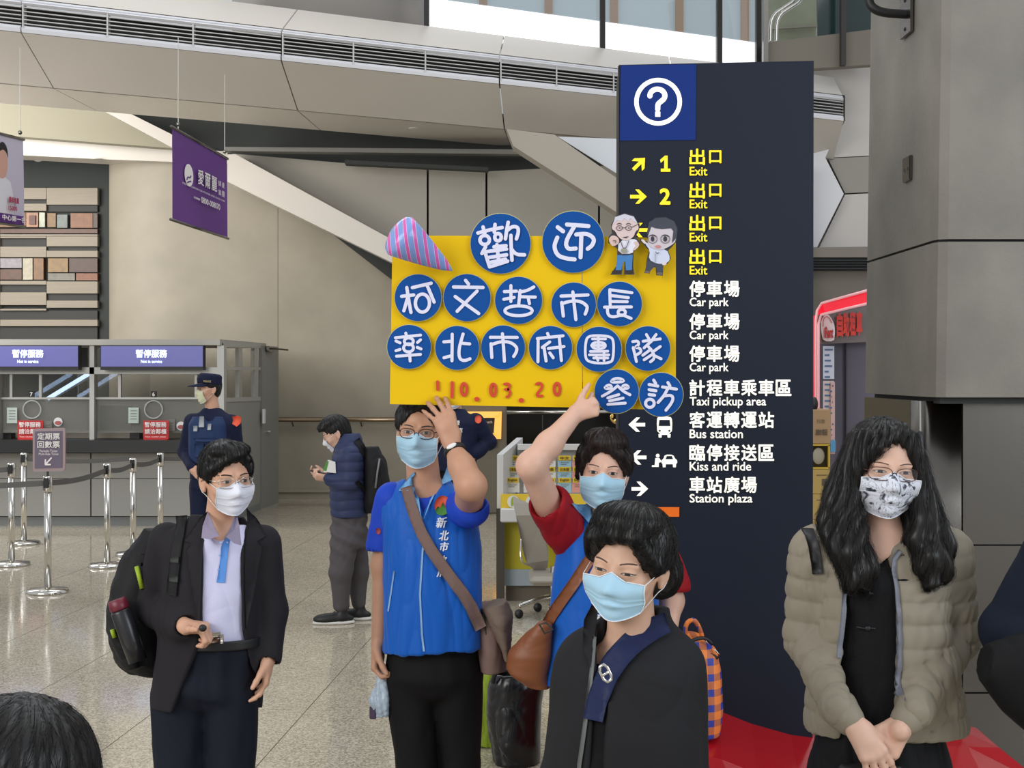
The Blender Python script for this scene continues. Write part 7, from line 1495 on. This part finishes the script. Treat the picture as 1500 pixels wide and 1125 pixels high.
Hp.F.add(cap(p(514, 662), p(511, 765), .08, .08), cap(p(506, 775, -.08), p(499, 838, -.10), .06, .045), cap(p(499, 838, -.10), p(497, 862, -.05), .045, .04), cap(p(518, 775, .08), p(524, 838, .09), .06, .045), cap(p(524, 838, .09), p(526, 862, .1), .045, .04), k=.02); Hp.F.add(cap(p(497, 858, -.05), p(499, 895, -.05), .040, .038), cap(p(526, 858, .1), p(526, 885, .1), .040, .038), k=.01)
def q2(V, N): return .009*np.abs(np.sin(PI*V[:, 2]/.07+.3*waves(V, 6, 3)))**.6-.005
jf = Field(None, .006).add(loft([(p(514, 634, .0), .06, .07), (p(513, 648, .0), .10, .12), (p(512, 670, .0), .125, .21), (p(510, 710, .0), .135, .20), (p(511, 745, .0), .135, .185), (p(512, 755, .0), .13, .18)]), cap(p(513, 668, -.15), p(512, 706, -.18), .075, .066), cap(p(510, 708, -.18), p(484, 702, -.15), .064, .050), cap(p(511, 668, .15), p(503, 708, .15), .075, .066), cap(p(503, 708, .15), p(484, 699, .0), .062, .048), k=.025)
jf.cut(cap(p(510, 640), HH.T((0, .02, -.05)), .058, .06), k=.01)
jo, jS = Hp.garment('quilted_jacket', jf, nj, .0, disp=q2)
gt = fab('trouser_grey', (84, 80, 84), .7)
F = Field(None, .006).add(loft([(p(512, 748), .125, .155), (p(511, 785), .135, .17), (p(511, 800), .13, .165)]), cap(p(506, 790, -.09), p(499, 838, -.10), .105, .083), cap(p(499, 838, -.10), p(500, 885, -.06), .080, .060), cap(p(520, 790, .08), p(524, 838, .09), .10, .080), cap(p(524, 838, .09), p(525, 882, .10), .078, .056), k=.03)
Hp.garment('trousers', F, gt, .007, 17, (1, 1, .8), 81, disp=lambda V, N: .008*np.sin(V[:, 2]*60+V[:, 0]*30)*np.exp(-((V[:, 2]-.68)/.18)**2))
Hp.finish(); eyes(Hp, HH); mask(Hp, HH, m_mwhite, zb=-.108)
hair(Hp, HH, [HH.ell((0, -.07, .075), (.068, .045, .035)), HH.ell((0, -.10, .055), (.05, .022, .03)), HH.ell((0, .0, .09), (.08, .09, .05))], [], n=400, length=.08, seed=41, amp=.004, res=.005, r=.001)
wsole = mat('white_sole', (214, 212, 208), .5); shoe(Hp, p(501, 905, -.06), (-1, -.15, 0), m_black, wsole, .30); shoe(Hp, p(527, 898, .10), (-.95, .1, 0), m_black, wsole, .30)
t = root('mobile_phone', p(464, 696, -.1), 'black phone held by the man in the navy quilted jacket', 'phone'); a = p(470, 696, -.10); MB().hull8([a+[-.075, -.03, .03], a+[.05, -.03, 0], a+[.05, .035, 0], a+[-.075, .035, .03]], [a+[-.075, -.03, .038], a+[.05, -.03, .008], a+[.05, .035, .008], a+[-.075, .035, .038]]).build('case', m_black, t)
t = root('snack_packet', p(484, 690, -.12), 'white and green packet tucked under the arm of the phone man', 'packet'); a = p(484, 683, -.19); MB().hull8([a+[-.05, 0, -.04], a+[.04, 0, -.05], a+[.035, 0, .03], a+[-.02, 0, .045]], [a+[-.05, .03, -.04], a+[.04, .03, -.05], a+[.035, .03, .03], a+[-.02, .03, .045]]).build('wrapper', m_white, t); MB().hull8([a+[-.055, -.002, -.03], a+[-.03, -.002, -.035], a+[-.012, -.002, .035], a+[-.025, -.002, .04]], [a+[-.055, .002, -.03], a+[-.03, .002, -.035], a+[-.012, .002, .035], a+[-.025, .002, .04]]).build('green_print', mat('leaf_green_dark', ()), t)
t = Stub(root('backpack', p(550, 750, 0), 'black backpack on the back of the man with the phone', 'backpack')); F = Field(None, .006).add(loft([(p(543, 655), .05, .09), (p(548, 675), .085, .14), (p(551, 710), .10, .15), (p(549, 738), .09, .14), (p(545, 750), .06, .10)]), k=.03); bo5, _ = t.garment('body', F, bp_m, .006, 20); MB().tube([p(556, 672, -.12), p(553, 690, -.15), p(550, 715, -.16)], .008, 6).build('zip', mat('zip_grey', (120, 120, 122), .4), bo5, True)
patch('shoulder_strap', stripe(chaikin([(520, 645), (531, 660), (540, 690), (541, 730)], 1, False), 9), d-.2, jS, bp_m, t.root, off=.004, th=.008, step=.03); patch('shoulder_strap', stripe([(523, 705), (533, 722), (541, 745)], 5), d-.2, jS, bp_m, t.root, off=.004, th=.008, step=.03)

# ---- I: back of a dark-haired head, close, lower left; J: dark sleeve at the right edge
d = 1.75; p = PX(d)
Ip = Person('dark-haired person close to the camera, seen from behind at the lower left', p(30, 545)*[1, 1, 0], skinmat('b', ()), res=.005)
HI = Head(p(34, 1180), 165, 8, 0, 1.0); HI.face(Ip.F); Ip.neck(HI, HI.T((0, .03, -.17)), .055, .06)
F = Field(None, .008).add(loft([(HI.T((0, .03, -.13)), .08, .07), (HI.T((0, .03, -.19)), .17, .10), (HI.T((0, .03, -.30)), .21, .13), (HI.c*[1, 1, 0]+[0, 0, .75], .20, .14)]), k=.03)
for s_ in (-1, 1): F.add(cap(HI.c+[s_*.17, 0, -.24], HI.c+[s_*.23, 0, -.52], .07, .06), cap(HI.c+[s_*.23, 0, -.52], HI.c+[s_*.2, .12, -.72], .058, .045), k=.03)
F.cut(cap(HI.T((0, .03, -.17)), HI.c, .06, .06), k=.01); Ip.garment('dark_coat', F, fab('coat_dark', (26, 26, 30)), .005, 14)
Ip.F.add(cap(HI.T((0, .03, -.17)), HI.c+[0, .03, -.30], .06, .06), k=.02)
for s_ in (-1, 1): Ip.F.add(cap(HI.c+[0, .03, -.27], HI.c+[s_*.17, 0, -.24], .05, .05), cap(HI.c+[s_*.17, 0, -.24], HI.c+[s_*.23, 0, -.52], .045, .04), cap(HI.c+[s_*.23, 0, -.52], HI.c+[s_*.2, .14, -.74], .038, .028), k=.02); hand(Ip.F, HI.c+[s_*.2, .14, -.74], (0, .3, -1), (-s_, 0, 0), (0, 1, 0))
h0 = HI.c*[1, 1, 0]; trousers(Ip, h0+[0, 0, .72], .165, (h0+[-.09, 0, .4], h0+[.09, 0, .4]), (h0+[-.09, 0, .1], h0+[.09, 0, .1]), fab('coat_dark', ()), waist=h0+[0, 0, .85])
Ip.finish(); eyes(Ip, HI)
hair(Ip, HI, [HI.ell((0, .03, .05), (.095, .11, .09)), HI.ell((0, .05, -.04), (.085, .075, .09))], [], n=1800, length=.11, seed=52, amp=.004, cap_=(.095, .112, .10), nape=-.12, low=False, face=(0, -.125, -.035, .062, .055, .09), flow=lambda q: (q[0]*1.2+.02, (q[1]-.02)*1.2, -.04-abs(q[0])*.3), r=.00035, lift=.007, res=.005, jit=.35)
for s_ in (-1, 1): shoe(Ip, h0+[s_*.09, 0, .1], (.2, 1, 0), m_black)
d = 3.6; p = PX(d)
Jp = Person('person in a dark navy coat cut off by the right edge of the photo', p(1640, 545)*[1, 1, 0], skinmat('c', ()), res=.006)
HJ = Head(p(1640, 640), -10, 0, 0, 1.0); HJ.face(Jp.F); Jp.neck(HJ, p(1640, 745, .03), .055, .06)
Jp.F.add(cap(p(1640, 760, .03), p(1545, 800), .05, .045), cap(p(1545, 800), p(1468, 930, .02), .045, .04), cap(p(1468, 930, .02), p(1580, 985, -.2), .038, .028), k=.03); hand(Jp.F, p(1590, 988, -.2), (1, -.1, -.1), (0, 1, 0), (0, 0, 1))
ncoat = fab('coat_navy', (24, 30, 44), .85)
F = Field(None, .006).add(loft(st_(p, [(1640, 742, .04, .08, .07), (1640, 765, .03, .16, .10), (1640, 800, .02, .20, .13), (1640, 920, .0, .20, .145), (1640, 1080, .0, .215, .15)])), cap(p(1548, 805), p(1474, 925, .02), .080, .066), cap(p(1474, 925, .02), p(1580, 985, -.19), .066, .05), cap(p(1735, 805), p(1760, 930, .02), .078, .066), cap(p(1760, 930), p(1700, 985, -.19), .066, .05), k=.03)
Jp.garment('coat', F, ncoat, .006, 15, (1, 1, .7), 91)
trousers(Jp, p(1640, 1090, .02), .18, (p(1590, 1270), p(1690, 1270)), (p(1590, 1460, .05), p(1690, 1460, .05)), m_black, waist=p(1640, 1010))
Jp.finish(); eyes(Jp, HJ); mask(Jp, HJ, m_mwhite); hair(Jp, HJ, [], [], n=0)
for x in (1590, 1690): shoe(Jp, p(x, 1470, .05), (0, -1, 0), m_black)
t = Stub(root('black_handbag', p(1520, 1030, -.15), 'black handbag under the navy sleeve at the right edge', 'bag')); F = Field(None, .006).add(loft([(p(1442, 972, -.12), .045, .06), (p(1480, 985, -.14), .10, .07), (p(1540, 1000, -.14), .15, .07), (p(1600, 1010, -.14), .13, .06)], side=(.0, 0, 1)), k=.02); t.garment('body', F, fab('bag_black', (18, 18, 20), .7), .005, 14)
p1 = PX(3.45); tag(MB().tube([p1(1500, 960), p1(1540, 880), p1(1600, 780)], .008, 6).build('bag_strap', m_black, smooth=True), 'thin black bag strap rising at the right edge', 'strap')
